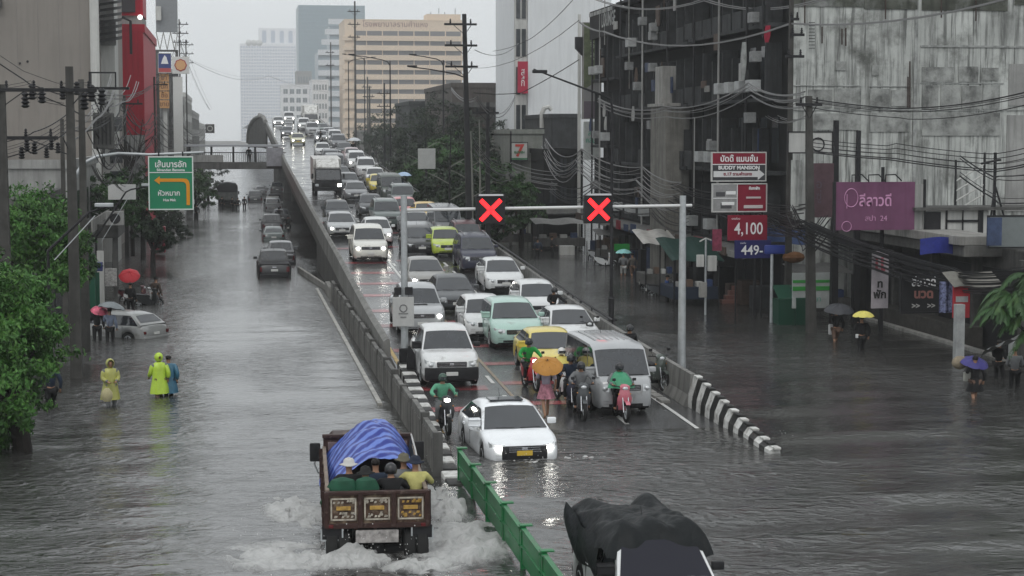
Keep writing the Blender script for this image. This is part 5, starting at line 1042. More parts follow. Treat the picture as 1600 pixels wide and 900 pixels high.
t, w, h = rboard('poster_box', 'white and black framed box with oval mark above the right signs', 'sign', 1232, 207, 1300, 238, 78, PALEB, DSTEEL); MB().torus((w * .35, -.03, h * .4), .28, .03, 16, 4, 'y').build('oval_mark', BLACK, t)
# buddy mansion stack
YB = 80
post = thing('sign_post', 'twin dark posts carrying the red mansion signs', 'post', (at(1184, 300, YB)[0], YB + .3, 0)); z = at(0, 236, YB)[1]
MB().box(-.06, .06, 0, .12, -.6, z).box(.28, .34, 0, .12, -.6, z).box(-.9, -.85, 0, .1, -.6, at(0, 330, YB)[1] + .2).build('post', DSTEEL, post)
t, w, h = rboard('mansion_sign', 'red and black sign reading BUDDY MANSION with white arrow', 'sign', 1113, 239, 1196, 282, YB, mat('sign_darkgrey', (.05, .05, .055), .5), PALEB)
DRED = mat('sign_crimson', (.20, .012, .03), .5, var=.1); MB().box(-w, w, -.02, 0, h * .60, h).build('red_panel', DRED, t)
words(t, 'บัดดี้ แมนชั่น', 0, h * .78, -.03, .36, TW, sx=.95, bold=.008); words(t, 'BUDDY MANSION', 0, h * .46, -.03, .22, TW, sx=1.05, bold=.008); MB().box(-w, w, -.03, 0, h * .57, h * .60).build('rule', TW, t)
MB().prism([(-w * .96, h * .12), (-w * .96, h * .34), (w * .72, h * .34), (w * .72, h * .42), (w * .97, h * .22), (w * .72, h * .02), (w * .72, h * .12)], -.03, 0).build('arrow', mat('arrow_white', (.6, .6, .6), .5), t)
words(t, 'ซ.17 รามคำแหง', -w * .05, h * .23, -.04, .19, mat('print_maroon', (.22, .02, .04), .5), sx=1.1, bold=.006)
t, w, h = rboard('poster_sign', 'picture board of bedrooms with red panel under the arrow sign', 'sign', 1114, 288, 1197, 330, YB, DRED, PALEB)
MB().box(-w, -w * .08, -.02, 0, 0, h).build('photo_panel', mat('photo_wall', (.26, .26, .26), .5, var=.2, vs=4), t)
MB().box(-w, -w * .08, -.03, 0, h * .47, h * .50).box(-.03 - w * .08, -w * .08, -.03, 0, 0, h).build('photo_divider', TW, t)
MB().rbox(-w * .9, -w * .55, -.03, 0, h * .55, h * .72, .02).rbox(-w * .72, -w * .3, -.03, 0, h * .10, h * .30, .02).build('printed_bed', mat('print_dark', (.07, .07, .075), .6), t); MB().rbox(-w * .52, -w * .15, -.03, 0, h * .62, h * .75, .02).rbox(-w * .68, -w * .2, -.035, 0, h * .22, h * .34, .02).build('printed_pillow', TW, t)
words(t, 'ห้องพัก', w * .55, h * .85, -.03, .17, TW, bold=.006); MB().rbox(w * .25, w * .80, -.03, 0, h * .47, h * .54, .005).rbox(w * .16, w * .88, -.03, 0, h * .10, h * .22, .04).build('printed_bar', mat('print_greywhite', (.5, .45, .45), .5), t)
t, w, h = rboard('price_sign', 'crimson price sign reading 4,100', 'sign', 1137, 336, 1199, 376, YB - .4, DRED, None); words(t, '4,100', w * .05, h * .45, -.02, .74, TW, sx=.80, bold=.006); words(t, 'รายเดือน', -w * .6, h * .86, -.02, .11, TW)
t, w, h = rboard('price_sign', 'navy price sign reading 449-', 'sign', 1148, 375, 1205, 404, YB - .6, mat('sign_navy', (.02, .022, .10), .5), None); words(t, '449-', -w * .05, h * .43, -.02, .60, TW, sx=.92, bold=.006); words(t, 'รายวัน', -w * .55, h * .84, -.02, .10, TW)
t = thing('round_sign', 'blue lozenge shaped sign on a pole right of the price signs', 'sign', P(1212, 390, 78)); MB().rbox(-.5, .42, -.06, .1, -.2, .2, .19).build('panel', mat('glossy_blue', (.02, .04, .22), .35), t, True); MB().cyl((-.15, .05, -.2), (-.15, .05, -4.6), .07).build('pole', STEEL, t)
t, w, h = rboard('cloth_banner', 'white hanging banner with pink and dark lettering under the cornice', 'banner', 1361, 392, 1389, 482, 69.5, mat('banner_white', (.34, .31, .33), .8, var=.15), None, .02); words(t, 'แ', -.03, h * .78, -.02, .9, mat('pink_print', (.30, .08, .10), .6), sx=.9, bold=.02); words(t, 'ท\nพัก', 0, h * .33, -.02, .42, TK, bold=.012)
t, w, h = rboard('black_sign', 'black framed sign with grey and red Thai lettering and arrows', 'sign', 1408, 429, 1478, 488, 67.5, mat('sign_blackgloss', (.008, .008, .009), .4), DSTEEL)
words(t, 'ลีลาวดี', 0, h * .80, -.02, .46, TW, sx=.8, bold=.012); words(t, 'นวด', 0, h * .48, -.02, .46, mat('brownred_print', (.30, .14, .12), .5), bold=.02); words(t, '>>', w * .35, h * .16, -.02, .28, mat('print_grey', (.4, .4, .38), .5), bold=.01); words(t, '>>', -w * .35, h * .16, -.02, .28, mat('print_grey', (.4, .4, .38), .5), bold=.01)
t, w, h = rboard('red_board', 'red hanging double board beside the right tree', 'sign', 1489, 447, 1516, 497, 64, mat('board_red', (.36, .03, .04), .5), None); MB().box(-w * .7, w * .75, -.02, 0, h * .50, h * .68).build('gap_print', mat('dirty_white', (.33, .34, .34), .6), t); words(t, 'ปิ้ง', -.05, h * .2, -.02, .3, mat('print_pale_red', (.6, .3, .3), .6))
t = thing('white_post', 'white square post beneath the red boards', 'post', (at(1500, 520, 63.5)[0], 63.6, -.5)); MB().rbox(-.16, .16, -.16, .16, 0, at(0, 497, 63.5)[1] + .5, .02).build('post', mat('dirty_white', (.33, .34, .34), .6), t)
t = thing('striped_cloth', 'blue and white patterned cloth beside the black sign', 'cloth', P(1480, 440, 65)); MB().grid(lambda u, v: ((u - .5) * .6, .06 * math.sin(u * 12), -1.15 * v), 8, 6).build('fabric', mat('patterned', (.16, .18, .30), .8, var=.9, vs=9), t)
t = thing('tin_awning', 'sagging beige awning above the black sign', 'awning', P(1510, 436, 65)); MB().grid(lambda u, v: ((u - .5) * 1.9, -v * 1.2, .25 - .45 * v + .05 * math.sin(u * 8)), 10, 4).build('sheet', mat('awning_beige', (.15, .145, .13), .7, var=.2), t)
BLT = mat('blue_tarp', (.03, .04, .22), .5, var=.3, vs=2)
t = thing('blue_tarp', 'blue tarpaulin stretched along the shop roof edge', 'tarpaulin', P(1484, 398, 68)); MB().grid(lambda u, v: ((u - .5) * 2.4, -.1 * math.sin(u * 7), .62 * v + .08 * math.sin(u * 5)), 14, 4).build('sheet', BLT, t)
t = thing('blue_tarp', 'dull blue tarpaulin over stalls behind the price signs', 'tarpaulin', P(1222, 380, 82)); MB().grid(lambda u, v: ((u - .5) * 2.2, -v * 1.0, .75 - .7 * v + .08 * math.sin(u * 6)), 10, 4).build('sheet', mat('dull_blue', (.03, .05, .12), .6, var=.3), t)
t = thing('brown_tarp', 'orange brown bundle on the roof right of the price signs', 'tarpaulin', P(1240, 402, 79)); MB().ball((0, 0, 0), (.52, .4, .26), 12, 6).build('bundle', mat('brown_orange', (.15, .07, .03), .7, var=.3), t)
t, w, h = rboard('roof_hut', 'pale corrugated hut walls with black gap above the blue tarpaulin', 'hut', 1440, 328, 1545, 376, 72, PALEB, None, 2.0)
MB().box(-w * .92, -w * .45, -.05, .0, h * .3, h * .95).build('dark_gap', BLACK, t); MB().box(-w * .3, w * .7, -.06, 0, h * .60, h * .68).box(-w * .3, -w * .25, -.06, 0, -.1, h).box(w * .68, w * .82, -.08, 0, -.1, h).box(w * .2, w * .23, -.06, 0, -.1, h).build('timber', DSTEEL, t); MB().box(-w - .4, w + 2.6, -.3, 2.0, h, h + .12).build('roof_sheet', CONCD, t)
t, w, h = rboard('glass_screen', 'grey translucent screen at the right edge above the tree', 'screen', 1545, 338, 1640, 386, 66, mat('grey_screen', (.16, .18, .18), .3, var=.1), DSTEEL)
t, w, h = rboard('blue_rag', 'faded blue rag panel left of the grey screen', 'cloth', 1543, 340, 1566, 384, 65.5, mat('faded_blue', (.05, .07, .13), .6, var=.4, vs=4))
st = thing('roof_stair', 'pale steel stair flights climbing above the roof hut', 'stair', P(1492, 332, 74))
MB().tube([(0, 0, 0), (0, 0, 2.2)], .05, 5).tube([(1.25, 0, .2), (1.25, 0, 2.5)], .05, 5).build('post', DSTEEL, st)
for k in range(4): MB().tube([(0, 0, .05 + k * .42), (1.25, 0, .75 + k * .42)], .035, 5).build('handrail', PALEB, st)
t = thing('roof_mast', 'dark tripod mast with cross arm right of the roof stair', 'mast', P(1553, 338, 72))
MB().tube([(0, 0, 0), (0, 0, 2.6)], .07, 5).tube([(-.6, 0, 2.15), (.15, 0, 2.3), (.25, 0, 2.3)], .05, 5).tube([(.05, 0, 1.2), (.5, 0, -.2)], .04, 5).tube([(-.0, 0, 1.2), (-.15, 0, -.2)], .04, 5).build('mast', BLACK, t)
t, w, h = rboard('shop_sign', 'white and green striped shop sign behind the big right pole', 'sign', 1238, 426, 1302, 482, 77, mat('sign_palegrey', (.36, .38, .37), .5, var=.15, vs=3)); MB().box(-w, w, -.02, 0, h * .5, h * .62).box(-w, w, -.02, 0, h * .72, h * .8).build('green_stripe', mat('stripe_green', (.05, .28, .06), .5), t); words(t, 'ร้านยา', 0, h * .25, -.02, .3, TG)
for i, (px0, px1) in enumerate(((1212, 1237), (1239, 1263))):
    t = thing('waste_container', ['dark green container left of pair by the big right pole', 'dark green container right of pair by the big right pole'][i], 'container', (*G((px0 + px1) / 2, 506), -.4)); w = (px1 - px0) / 36 / 2
    MB().loft([[(-w, -.4, 0), (w, -.4, 0), (w, .4, 0), (-w, .4, 0)], [(-w * 1.1, -.5, 1.5), (w * 1.1, -.5, 1.5), (w * 1.1, .5, 1.5), (-w * 1.1, .5, 1.5)]]).build('body', mat('container_green', (.01, .05, .03), .5), t); MB().loft([[(-w * 1.12, -.52, 1.5), (w * 1.12, -.52, 1.5), (w * 1.12, .5, 1.7 + .3), (-w * 1.12, .5, 1.7 + .3)], [(-w * 1.12, -.5, 1.56), (w * 1.12, -.5, 1.56), (w * 1.12, .52, 1.76 + .3), (-w * 1.12, .52, 1.76 + .3)]]).build('lid', mat('container_green', (.01, .05, .03), .5), t)
t = thing('pink_steps', 'dull pink concrete steps rising out of the flood', 'steps', (*G(1150, 474), -.0))
for k in range(4): MB().rbox(-.7 + .28 * k, 1.2, .3 * k, .3 * k + .5, -.4, .16 + .2 * k, .02).build('step', mat('step_pink', (.24, .12, .10), .7, var=.15), t)
# stalls
def stall(lab, px, py, w, d, h, m, tilt=.3, cat='stall', rz=0, skirt=None):
    t = thing('market_stall', lab, cat, (*G(px, py), 0), rz)
    for a in (-1, 1):
        for b in (0, 1): MB().cyl((a * w / 2, b * d, -.5), (a * w / 2, b * d, h + (tilt if b else 0)), .035, n=5).build('post', DSTEEL, t)
    MB().grid(lambda u, v: ((u - .5) * (w + .4), -.3 + v * (d + .5), h + tilt * v + .05 * math.sin(u * 11)), 12, 4).build('awning', m, t)
    MB().rbox(-w / 2, w / 2, .1, d - .1, .3, .9, .03).build('counter', skirt or CONCD, t)
    for k in range(4): MB().rbox(-w / 2 + .2 + k * w / 4.6, -w / 2 + .2 + k * w / 4.6 + w / 7, .2, .6, .9, 1.15 + .1 * (k % 2), .03).build('goods', [GREYB, mat('goods_brown', (.12, .08, .06), .7), PALEB, mat('dull_blue', (.03, .05, .12), .6)][k], t)
    return t
AWD = mat('awning_dark', (.09, .09, .088), .7, var=.3); AWG = mat('awning_green', (.008, .030, .024), .6, var=.3)
stall('food stall with grey awning and dark opening, left of the right signal', 877, 392, 3.4, 2.2, 1.9, mat('awning_grey', (.16, .16, .155), .7, var=.3)); stall('small stall beside the green board', 962, 412, 2.0, 1.6, 1.8, AWD)
stall('stall with dark green tilted awning by the right gantry post', 1088, 478, 2.2, 3.0, 2.2, AWG, .9, skirt=mat('skirt_navy', (.02, .028, .045), .6)); stall('stall with white tin awning left of the right gantry post', 1032, 455, 1.6, 2.4, 2.5, mat('awning_white', (.35, .34, .32), .6, var=.2), .6)
stall('dim stall in shade below the roadside trees', 800, 385, 3, 2, 1.9, AWD); stall('stall with brown goods behind the pink steps', 1180, 455, 2.6, 2, 2.0, AWD); stall('stall tucked behind the striped shop sign', 1290, 497, 2.4, 2, 2.0, AWD)
for i, px in enumerate((880, 891)): t = thing('concrete_block', ['left pale concrete block before the grey food stall', 'right pale concrete block before the grey food stall'][i], 'block', (*G(px, 398), 0)); MB().rbox(-.26, .26, -.3, .3, -.4, .62, .03).build('block', PALEB, t)
t, w, h = rboard('green_board', 'small bright green board above the teal umbrella', 'sign', 960, 381, 984, 392, 108, mat('bright_green', (.02, .22, .04), .5))
t, w, h = rboard('red_cloth', 'dark pink cloth hanging left of the 4,100 sign', 'cloth', 1113, 358, 1128, 392, 84, mat('pink_dull', (.25, .05, .09), .7, var=.4, vs=4), None, .03)
t = thing('meter_pole', 'thin grey pole with two white meter boxes left of the price signs', 'pole', (*G(1102, 492), 0)); MB().cyl((0, 0, -.6), (0, 0, 3.5), .05).build('post', STEEL, t); MB().rbox(-.42, -.1, -.1, .1, 2.2, 2.75, .02).build('meter_box', PALEB, t); MB().rbox(.1, .5, -.1, .12, 2.0, 2.7, .02).build('meter_box', PALEB, t); MB().rbox(-.3, .05, -.1, .1, .8, 1.5, .02).build('meter_box', CONC, t); MB().tube([(-.3, 0, 3.35), (0, 0, 3.5), (.25, 0, 3.4)], .04, 5).build('lamp', PALEB, t)
# big right poles and lamp
pole('power_pole', 'tall dark power pole standing in the water right of the price signs', *G(1268, 520), at(1257, 150, 74)[1], .19, [(at(0, 160, 74)[1], -.6, .5)], lean=(-.25, 0))
pole('power_pole', 'dark pole with stacked brackets at the corner of the weathered wall', at(1233, 300, 79)[0], 79, at(1230, -10, 79)[1], .14, [(at(0, 44, 79)[1], -.1, .55), (at(0, 80, 79)[1], -.3, .55), (at(0, 18, 79)[1], -.1, .3)])
pole('stub_pole', 'thick black stub pole left of the purple billboard', at(1305, 300, 76)[0], 76, at(1305, 188, 76)[1], .16, m=DSTEEL); pole('stub_pole', 'shorter black stub pole behind the purple billboard', at(1340, 300, 77)[0], 77, at(1340, 204, 77)[1], .14, m=DSTEEL); pole('stub_pole', 'smallest black stub above the purple billboard middle', at(1379, 300, 73)[0], 73, at(1379, 261, 73)[1], .09, m=DSTEEL)
x, y = G(955, 500); h = at(957, 150, y)[1]; t = thing('street_lamp', 'black lamp post with ringed base and arm reaching left above the signals', 'street lamp', (x, y, 0))
MB().tube([(0, 0, -.6), (0, 0, h - .6), (-.05, 0, h - .15), (-.35, 0, h), (-3.5, 0, h + 1.15)], [.075, .06, .05, .05, .035], 8).build('post', BLACK, t, True); MB().loft([[(r_ * math.cos(j * PI / 5), r_ * math.sin(j * PI / 5), z) for j in range(10)] for r_, z in ((.32, -.5), (.28, .02), (.12, .1), (.13, .9), (.17, .95), (.09, 1.05), (.09, 1.3))]).build('base', BLACK, t); MB().rbox(-3.55, -2.9, -.1, .1, h + .98, h + 1.12, .03).build('lamp_head', BLACK, t)
pole('bollard_pole', 'thin short dark pole in the water left of the black lamp post', *G(917, 416), 1.6, .05, m=BLACK, sq=False); pole('bollard_pole', 'dark pole with round foot beside the right parapet', *G(747, 402), 3.2, .09, m=BLACK, sq=False); pole('thin_post', 'tall thin dark pole by the pale corner shop', at(798, 390, 140)[0], 140, at(798, 205, 140)[1], .10, m=DSTEEL)
# wires on the right
WL = mat('cable_pale', (.20, .20, .20), .6)
w_ = [('pale thick cables sagging across the sooty blocks high up', [P(905, 35, 112), P(942, 50, 108), P(1236, 38, 79), P(1700, -40, 60)], 2, .9, .035, WL, (0, 0, .1)), ('pale cables crossing at the very top of the sooty blocks', [P(930, 0, 112), P(1100, 2, 95), P(1320, -10, 76)], 2, 1.0, .03, WL, (0, 0, .15)),
      ('pair of wires from sky to the lounge roof corner', [P(690, 95, 170), P(905, 32, 118)], 1, .9, .03, None, (0, 0, .1)), ('wire rising from the red banner toward the upper left', [P(770, 80, 140), P(830, 60, 130), P(895, 0, 120)], 1, .4, .03, None, (0, 0, 0)), ('wire from power pole to the sooty row end', [P(740, 145, 108), P(815, 145, 112), P(905, 93, 112)], 1, .3, .028, None, (0, 0, 0)),
      ('fan of pale wires dropping past the signs to the big right pole', [P(1180, 140, 95), P(1258, 165, 74)], 6, .7, .02, WL, (.3, 0, .6)), ('long dark wires across the weathered wall', [P(1258, 160, 74), P(1420, 178, 72), P(1620, 150, 62)], 4, .35, .022, None, (0, 0, .25)), ('dark wires across the lower weathered wall to the roof mast', [P(1258, 232, 74), P(1400, 245, 73), P(1550, 262, 71), P(1660, 235, 62)], 6, .35, .022, None, (0, 0, .45)),
      ('thick tangle of black cables sweeping from the big pole under the purple billboard', [P(1190, 330, 84), P(1258, 360, 74), P(1375, 405, 69), P(1500, 440, 65), P(1640, 430, 55)], 22, .35, .022, None, (.2, .1, .42)), ('black cable tangle behind the price signs', [P(1050, 300, 100), P(1140, 320, 90), P(1258, 345, 74)], 12, .6, .022, None, (.2, 0, .6)),
      ('loops of grey cable across the sooty shops left of the signs', [P(850, 225, 138), P(905, 245, 112), P(1000, 275, 100), P(1060, 300, 92)], 10, 1.1, .024, WL, (.2, 0, .7)), ('grey wires sweeping over the second sooty block', [P(935, 160, 110), P(1040, 175, 98), P(1170, 140, 84), P(1258, 155, 74)], 6, .8, .024, WL, (.1, 0, .35)),
      ('dark cable festoons below the right signal', [P(860, 290, 130), P(930, 290, 110), P(1020, 320, 98), P(1075, 345, 88)], 8, .9, .022, None, (.1, 0, .5)), ('drooping cables in front of the corner shop', [P(740, 230, 108), P(800, 270, 130), P(870, 285, 125)], 7, .8, .022, WL, (.1, 0, .6)), ('grey cable from leaning power pole to red banner', [P(705, 140, 120), P(745, 155, 108), P(805, 152, 150)], 3, .7, .03, WL, (0, 0, .15)),
      ('fine wires right of the leaning power pole in the sky', [P(742, 78, 108), P(810, 68, 140)], 1, .5, .016, WL, (0, 0, 0)), ('cables fanning to the lower right above the tree', [P(1500, 262, 71), P(1560, 300, 66), P(1660, 290, 58)], 5, .3, .02, None, (0, 0, .5)), ('tangled cable knot at the big right pole', [P(1235, 330, 76), P(1262, 385, 74), P(1290, 350, 73)], 8, .5, .02, None, (.2, .1, .3))]
for i, (lab, pts, n, sag, r_, m, sp) in enumerate(w_): wires(lab, pts, n, sag, r_, m, sp, seed=20 + i)
# ---------------------------------------------------------------- trees
def leafmat(name, col):
    m = mat(name, col, .55, var=.55, vs=.9, spec=.35, dirt=(min(1, col[0] * 2.1), min(1, col[1] * 1.5), col[2] * 1.2), dirt_amt=.5, ds=3.4)
    m.node_tree.nodes['Principled BSDF'].inputs['Subsurface Weight'].default_value = 0; return m
LF1 = leafmat('leaf_bright', (.050, .145, .026)); LF2 = leafmat('leaf_mid', (.030, .080, .022)); LF3 = leafmat('leaf_dark', (.016, .032, .015)); BARK = mat('bark', (.020, .017, .015), .9, var=.4, vs=3, bump=.5, bs=14)
def leaves(name, lobes, n, size, m, parent, seed=0, gap=.32, droop=0.0):
    g = np.random.default_rng(seed); vol = np.array([l[3] ** 2 for l in lobes]); vol = vol / vol.sum(); C = []; N = []
    for (cx, cy_, cz, r_), k in zip(lobes, (vol * n).astype(int)):
        # leaf sprays: clumps of leaves gathered round twig ends in the outer shell of the lobe
        nc = max(6, k // 26); d = g.normal(size=(nc, 3)); d /= np.linalg.norm(d, axis=1)[:, None]
        rad = r_ * (g.uniform(.30, 1.22, nc) ** .6) * (1 + .16 * np.sin(d[:, 0] * 5 + seed) * np.cos(d[:, 2] * 6 + d[:, 1] * 4))
        tw = np.array([cx, cy_, cz]) + d * rad[:, None] * np.array([1, 1, .85]); keep = np.sin(tw[:, 0] * 2.3 + seed) * np.sin(tw[:, 2] * 2.9) * np.sin(tw[:, 1] * 1.9 + 2) > -gap
        tw = tw[keep]; d = d[keep]; idx = g.integers(0, len(tw), k)
        C.append(tw[idx] + g.normal(size=(k, 3)) * r_ * .085 * np.array([1, 1, .7])); N.append(d[idx] * .8 + g.normal(size=(k, 3)) * .6 + np.array([0, 0, .5]))
    C = np.concatenate(C); N = np.concatenate(N); N /= np.linalg.norm(N, axis=1)[:, None]; k = len(C)
    T = np.cross(N, g.normal(size=(k, 3))); T[:, 2] -= droop; T /= np.linalg.norm(T, axis=1)[:, None]; B = np.cross(N, T); s = size * g.uniform(.6, 1.3, (k, 1))
    V = np.stack([C - T * s, C + B * s * .42 + N * s * .1, C + T * s - N * s * .25, C - B * s * .42 + N * s * .1], 1).reshape(-1, 3)
    me = bpy.data.meshes.new(name); me.vertices.add(len(V)); me.vertices.foreach_set('co', V.ravel()); me.loops.add(4 * k); me.loops.foreach_set('vertex_index', np.arange(4 * k)); me.polygons.add(k); me.polygons.foreach_set('loop_start', np.arange(k) * 4)
    me.update(calc_edges=True); me.materials.append(m); o = bpy.data.objects.new(name, me); COL.objects.link(o); o.parent = parent; return o
def tree(lab, x, y, lobes, n, size, m, trunk=.2, seed=0, group=None, gap=.32, droop=0.0, base=-.6):
    """lobes are relative to the trunk's foot: (dx, dy, z, r)"""
    t = thing('tree', lab, 'tree', (x, y, 0), 0, group); g = random.Random(seed); tr = MB(); c = Vector(lobes[0][:3])
    fork = Vector((c.x * .25, c.y * .2, max(.8, min(l[2] - l[3] * .8 for l in lobes))))
    tr.tube([(0, 0, base), (c.x * .05, 0, fork.z * .4), fork], [trunk * 1.25, trunk, trunk * .8], 9).build('trunk', BARK, t, True)
    for l in lobes:
        for q in range(2):
            e = Vector((l[0] + g.uniform(-.5, .5) * l[3], l[1] + g.uniform(-.5, .5) * l[3], l[2] + g.uniform(-.2, .5) * l[3]))
            MB().tube([fork, fork.lerp(e, .5) + Vector((g.uniform(-.2, .2), g.uniform(-.2, .2), .15)), e], [trunk * .55, trunk * .3, trunk * .08], 6).build('limb', BARK, t, True)
    leaves('crown', lobes, n, size, m, t, seed, gap, droop); return t
x, y = G(38, 702); tree('big bright green tree filling the left edge in front of the poles', x - .0, y, [(-1.6, .5, 3.2, 1.9), (-.6, 1.5, 3.4, 1.45), (-.25, .5, 2.5, 1.25), (-1.2, -.5, 1.9, 1.6), (-2.6, 0, 2.6, 1.8), (.15, 1.5, 3.1, .85), (-.6, .3, 1.0, 1.1), (-1.8, 2.5, 4.6, 1.2)], 52000, .078, LF1, .24, 3, gap=.08, droop=.5)
x, y = G(-22, 700); tree('thin dark stemmed sapling at the lower left corner', x + .15, y, [(.1, 0, .9, .45), (-.1, .2, 1.4, .5)], 1500, .08, LF2, .05, 8)
x, y = at(70, 400, 68)[0], 68; tree('second green tree whose crown rises behind the big left one', x, y, [(-.4, 0, 5.0, 1.5), (.5, .3, 4.3, 1.0), (-1.7, .2, 4.4, 1.4), (.2, -.2, 3.4, 1.2), (.8, .5, 3.2, .8)], 24000, .085, LF1, .2, 5, gap=.08, droop=.5)
x, y = at(160, 400, 80)[0], 80; tree('small green tree between mast and concrete canopy', x - .6, y, [(-.6, 0, 3.3, .8), (-.3, .3, 2.5, .7), (-1.1, 0, 2.4, .8)], 7000, .10, LF2, .12, 6)
for i, (px, yb, Y, sz, m, lab) in enumerate(((178, 300, 112, 1.5, LF2, 'green tree crown between annex and white sign board'), (222, 290, 125, 1.5, LF2, 'green tree behind the upper left corner of the direction sign'), (238, 355, 118, 1.0, LF3, 'dark shrubby tree under the direction sign'), (262, 345, 150, 1.3, LF3, 'dark tree trunk and crown behind the direction sign'), (305, 285, 185, 1.7, LF2, 'green tree right of the direction sign before the footbridge'), (325, 275, 230, 1.9, LF3, 'dim tree under the footbridge by the left kerb'))):
    x, z = at(px, yb, Y); tree(lab, x, Y, [(0, 0, z, sz), (sz * .5, .5, z - sz * .8, sz * .8), (-sz * .7, 0, z - sz * .3, sz * .8)], 4500, .13, m, .16, 20 + i)
# bare hanging branches before the red building
t = thing('bare_tree', 'bare grey branches tangled before the left shopfronts', 'tree', P(205, 250, 118)); g = random.Random(4)
MB().tube([(0, 0, -6), (0, 0, -1), (.1, 0, 0)], [.14, .1, .08], 6).build('trunk', BARK, t)
for k in range(22):
    a = g.uniform(-1, 1); MB().tube([(0, 0, -1 + .05 * k), (a * .8, g.uniform(-.5, .5), .2 + g.random()), (a * 1.6, g.uniform(-1, 1), g.uniform(.2, 2.6)), (a * 2.0, 0, g.uniform(.0, 2.2))], [.05, .035, .02, .01], 4).build('branch', BARK, t)
# roadside trees right of the flyover
for i, (px, py, Y, sz, m, lab, n) in enumerate(((690, 190, 195, 3.2, LF3, 'broad dark tree crown left of the leaning power pole', 9000), (640, 195, 250, 3.4, LF3, 'dark rounded tree below the beige building corner', 7000), (605, 215, 290, 3.2, LF3, 'dim tree where trees meet the flyover top', 5000), (745, 245, 150, 2.6, LF3, 'dark green tree right of the leaning power pole', 9000), (705, 250, 150, 2.4, LF2, 'green tree behind the white square pole sign', 9000), (655, 262, 165, 2.6, LF3, 'tree crowding the parapet left of the pole sign', 8000),
        (775, 290, 128, 1.9, LF2, 'leafy tree left of the pale corner shop', 8000), (730, 305, 125, 1.9, LF3, 'shaded shrub behind the blue umbrella', 7000), (690, 305, 132, 1.9, LF3, 'dense dark shrub below the white pole sign', 7000), (590, 200, 330, 3.2, LF3, 'far hazy tree by the flyover crest', 4000), (815, 320, 134, 1.1, LF2, 'thin green tree in front of the corner shop', 2500), (790, 215, 190, 2.4, LF3, 'dark tree before the brown shed block', 6000))):
    x, z = at(px, py, Y); z0 = max(z, 1.8); tree(lab, x, Y, [(0, 0, z0, sz), (-sz * .8, 1, z0 - sz * .5, sz * .8), (sz * .8, -.5, z0 - sz * .45, sz * .75), (0, -.5, max(1.2, z0 - sz * 1.1), sz * .8)], n, .17, m, .2, 40 + i)
# pale bare stems among them
for i, (px, py0, py1, Y) in enumerate(((738, 205, 300, 118), (750, 187, 290, 122), (634, 225, 300, 150), (665, 180, 300, 140), (702, 205, 330, 112))):
    x, z = at(px, py0, Y); t = thing('bare_tree', ['pale forked stem before the dark roadside trees', 'straight pale stem right of the forked one', 'slim leaning stem near the parapet', 'slim upright stem left of the white pole sign', 'thin grey stem right of the white pole sign'][i], 'stem', (x, Y, 0))
    MB().tube([(0, 0, -.5), (0, 0, z * .6), (-.1 + .05 * i, 0, z)], [.07, .06, .03], 5).build('stem', mat('pale_stem', (.20, .20, .18), .8) if i < 2 else DSTEEL, t)
    for k in range(3): MB().tube([(0, 0, z * (.5 + .12 * k)), ((-1) ** k * .9, 0, z * (.5 + .12 * k) + .5), ((-1) ** k * 1.6, 0, z * (.5 + .12 * k) + .3 + .5 * (k % 2))], [.035, .03, .015], 4).build('twig', mat('pale_stem', (.20, .20, .18), .8), t)
# right tree with long drooping compound fronds
def frond_tree(lab, x, y, heads, m, seed=1):
    t = thing('tree', lab, 'tree', (x, y, 0)); g = random.Random(seed)
    MB().tube([(1.1, .3, -.6), (1.0, .2, 1.2), (.7, .1, 3.0)], [.13, .11, .08], 8).build('trunk', BARK, t, True)
    for hx, hz, n, ln in heads:
        MB().tube([(1.0, .2, 1.6), (lerp(1.0, hx, .6), .1, hz - .5), (hx, 0, hz)], [.06, .045, .03], 6).build('limb', BARK, t, True)
        for k in range(n):
            a = 2 * PI * k / n + g.uniform(-.3, .3); L2 = ln * g.uniform(.75, 1.2); up = g.uniform(.1, .45); sd = (math.cos(a), math.sin(a) * .8); pts = []
            for q in range(9): u = q / 8; pts.append(Vector((hx + sd[0] * L2 * u, sd[1] * L2 * u, hz + up * math.sin(PI * u * .6) * L2 * .9 - L2 * .85 * u ** 2.2)))
            f = MB().tube(pts, [.016 * (1 - .8 * q / 8) for q in range(9)], 3)
            for q in range(26):
                u = .10 + .9 * q / 26; i = min(7, int(u * 8)); p = pts[i].lerp(pts[i + 1], u * 8 - i); d = (pts[i + 1] - pts[i]).normalized(); w = d.cross(Vector((0, 0, 1))).normalized()
                for s_ in (-1, 1):
                    l2 = L2 * .30 * math.sin(PI * (.12 + .80 * u)) * g.uniform(.8, 1.15); e = p + (w * s_ * .72 + d * .55 - Vector((0, 0, .40 + .25 * g.random()))) * l2; b = d * .022
                    f.add([p - b, p.lerp(e, .5) - b * 1.6, e, p.lerp(e, .5) + b * 1.6], [(0, 1, 2, 3)])
            f.build('frond', m, t)
    return t
frond_tree('feathery green tree with drooping fronds leaning in from the right edge', 24.15, 54.8, [(.5, 3.75, 13, 1.35), (-.15, 3.2, 12, 1.25), (1.0, 3.1, 12, 1.4), (.3, 2.6, 11, 1.2), (-.45, 2.75, 9, .85), (1.5, 3.8, 11, 1.4), (.9, 2.2, 10, 1.1), (1.6, 2.6, 10, 1.3)], LF2, 9)
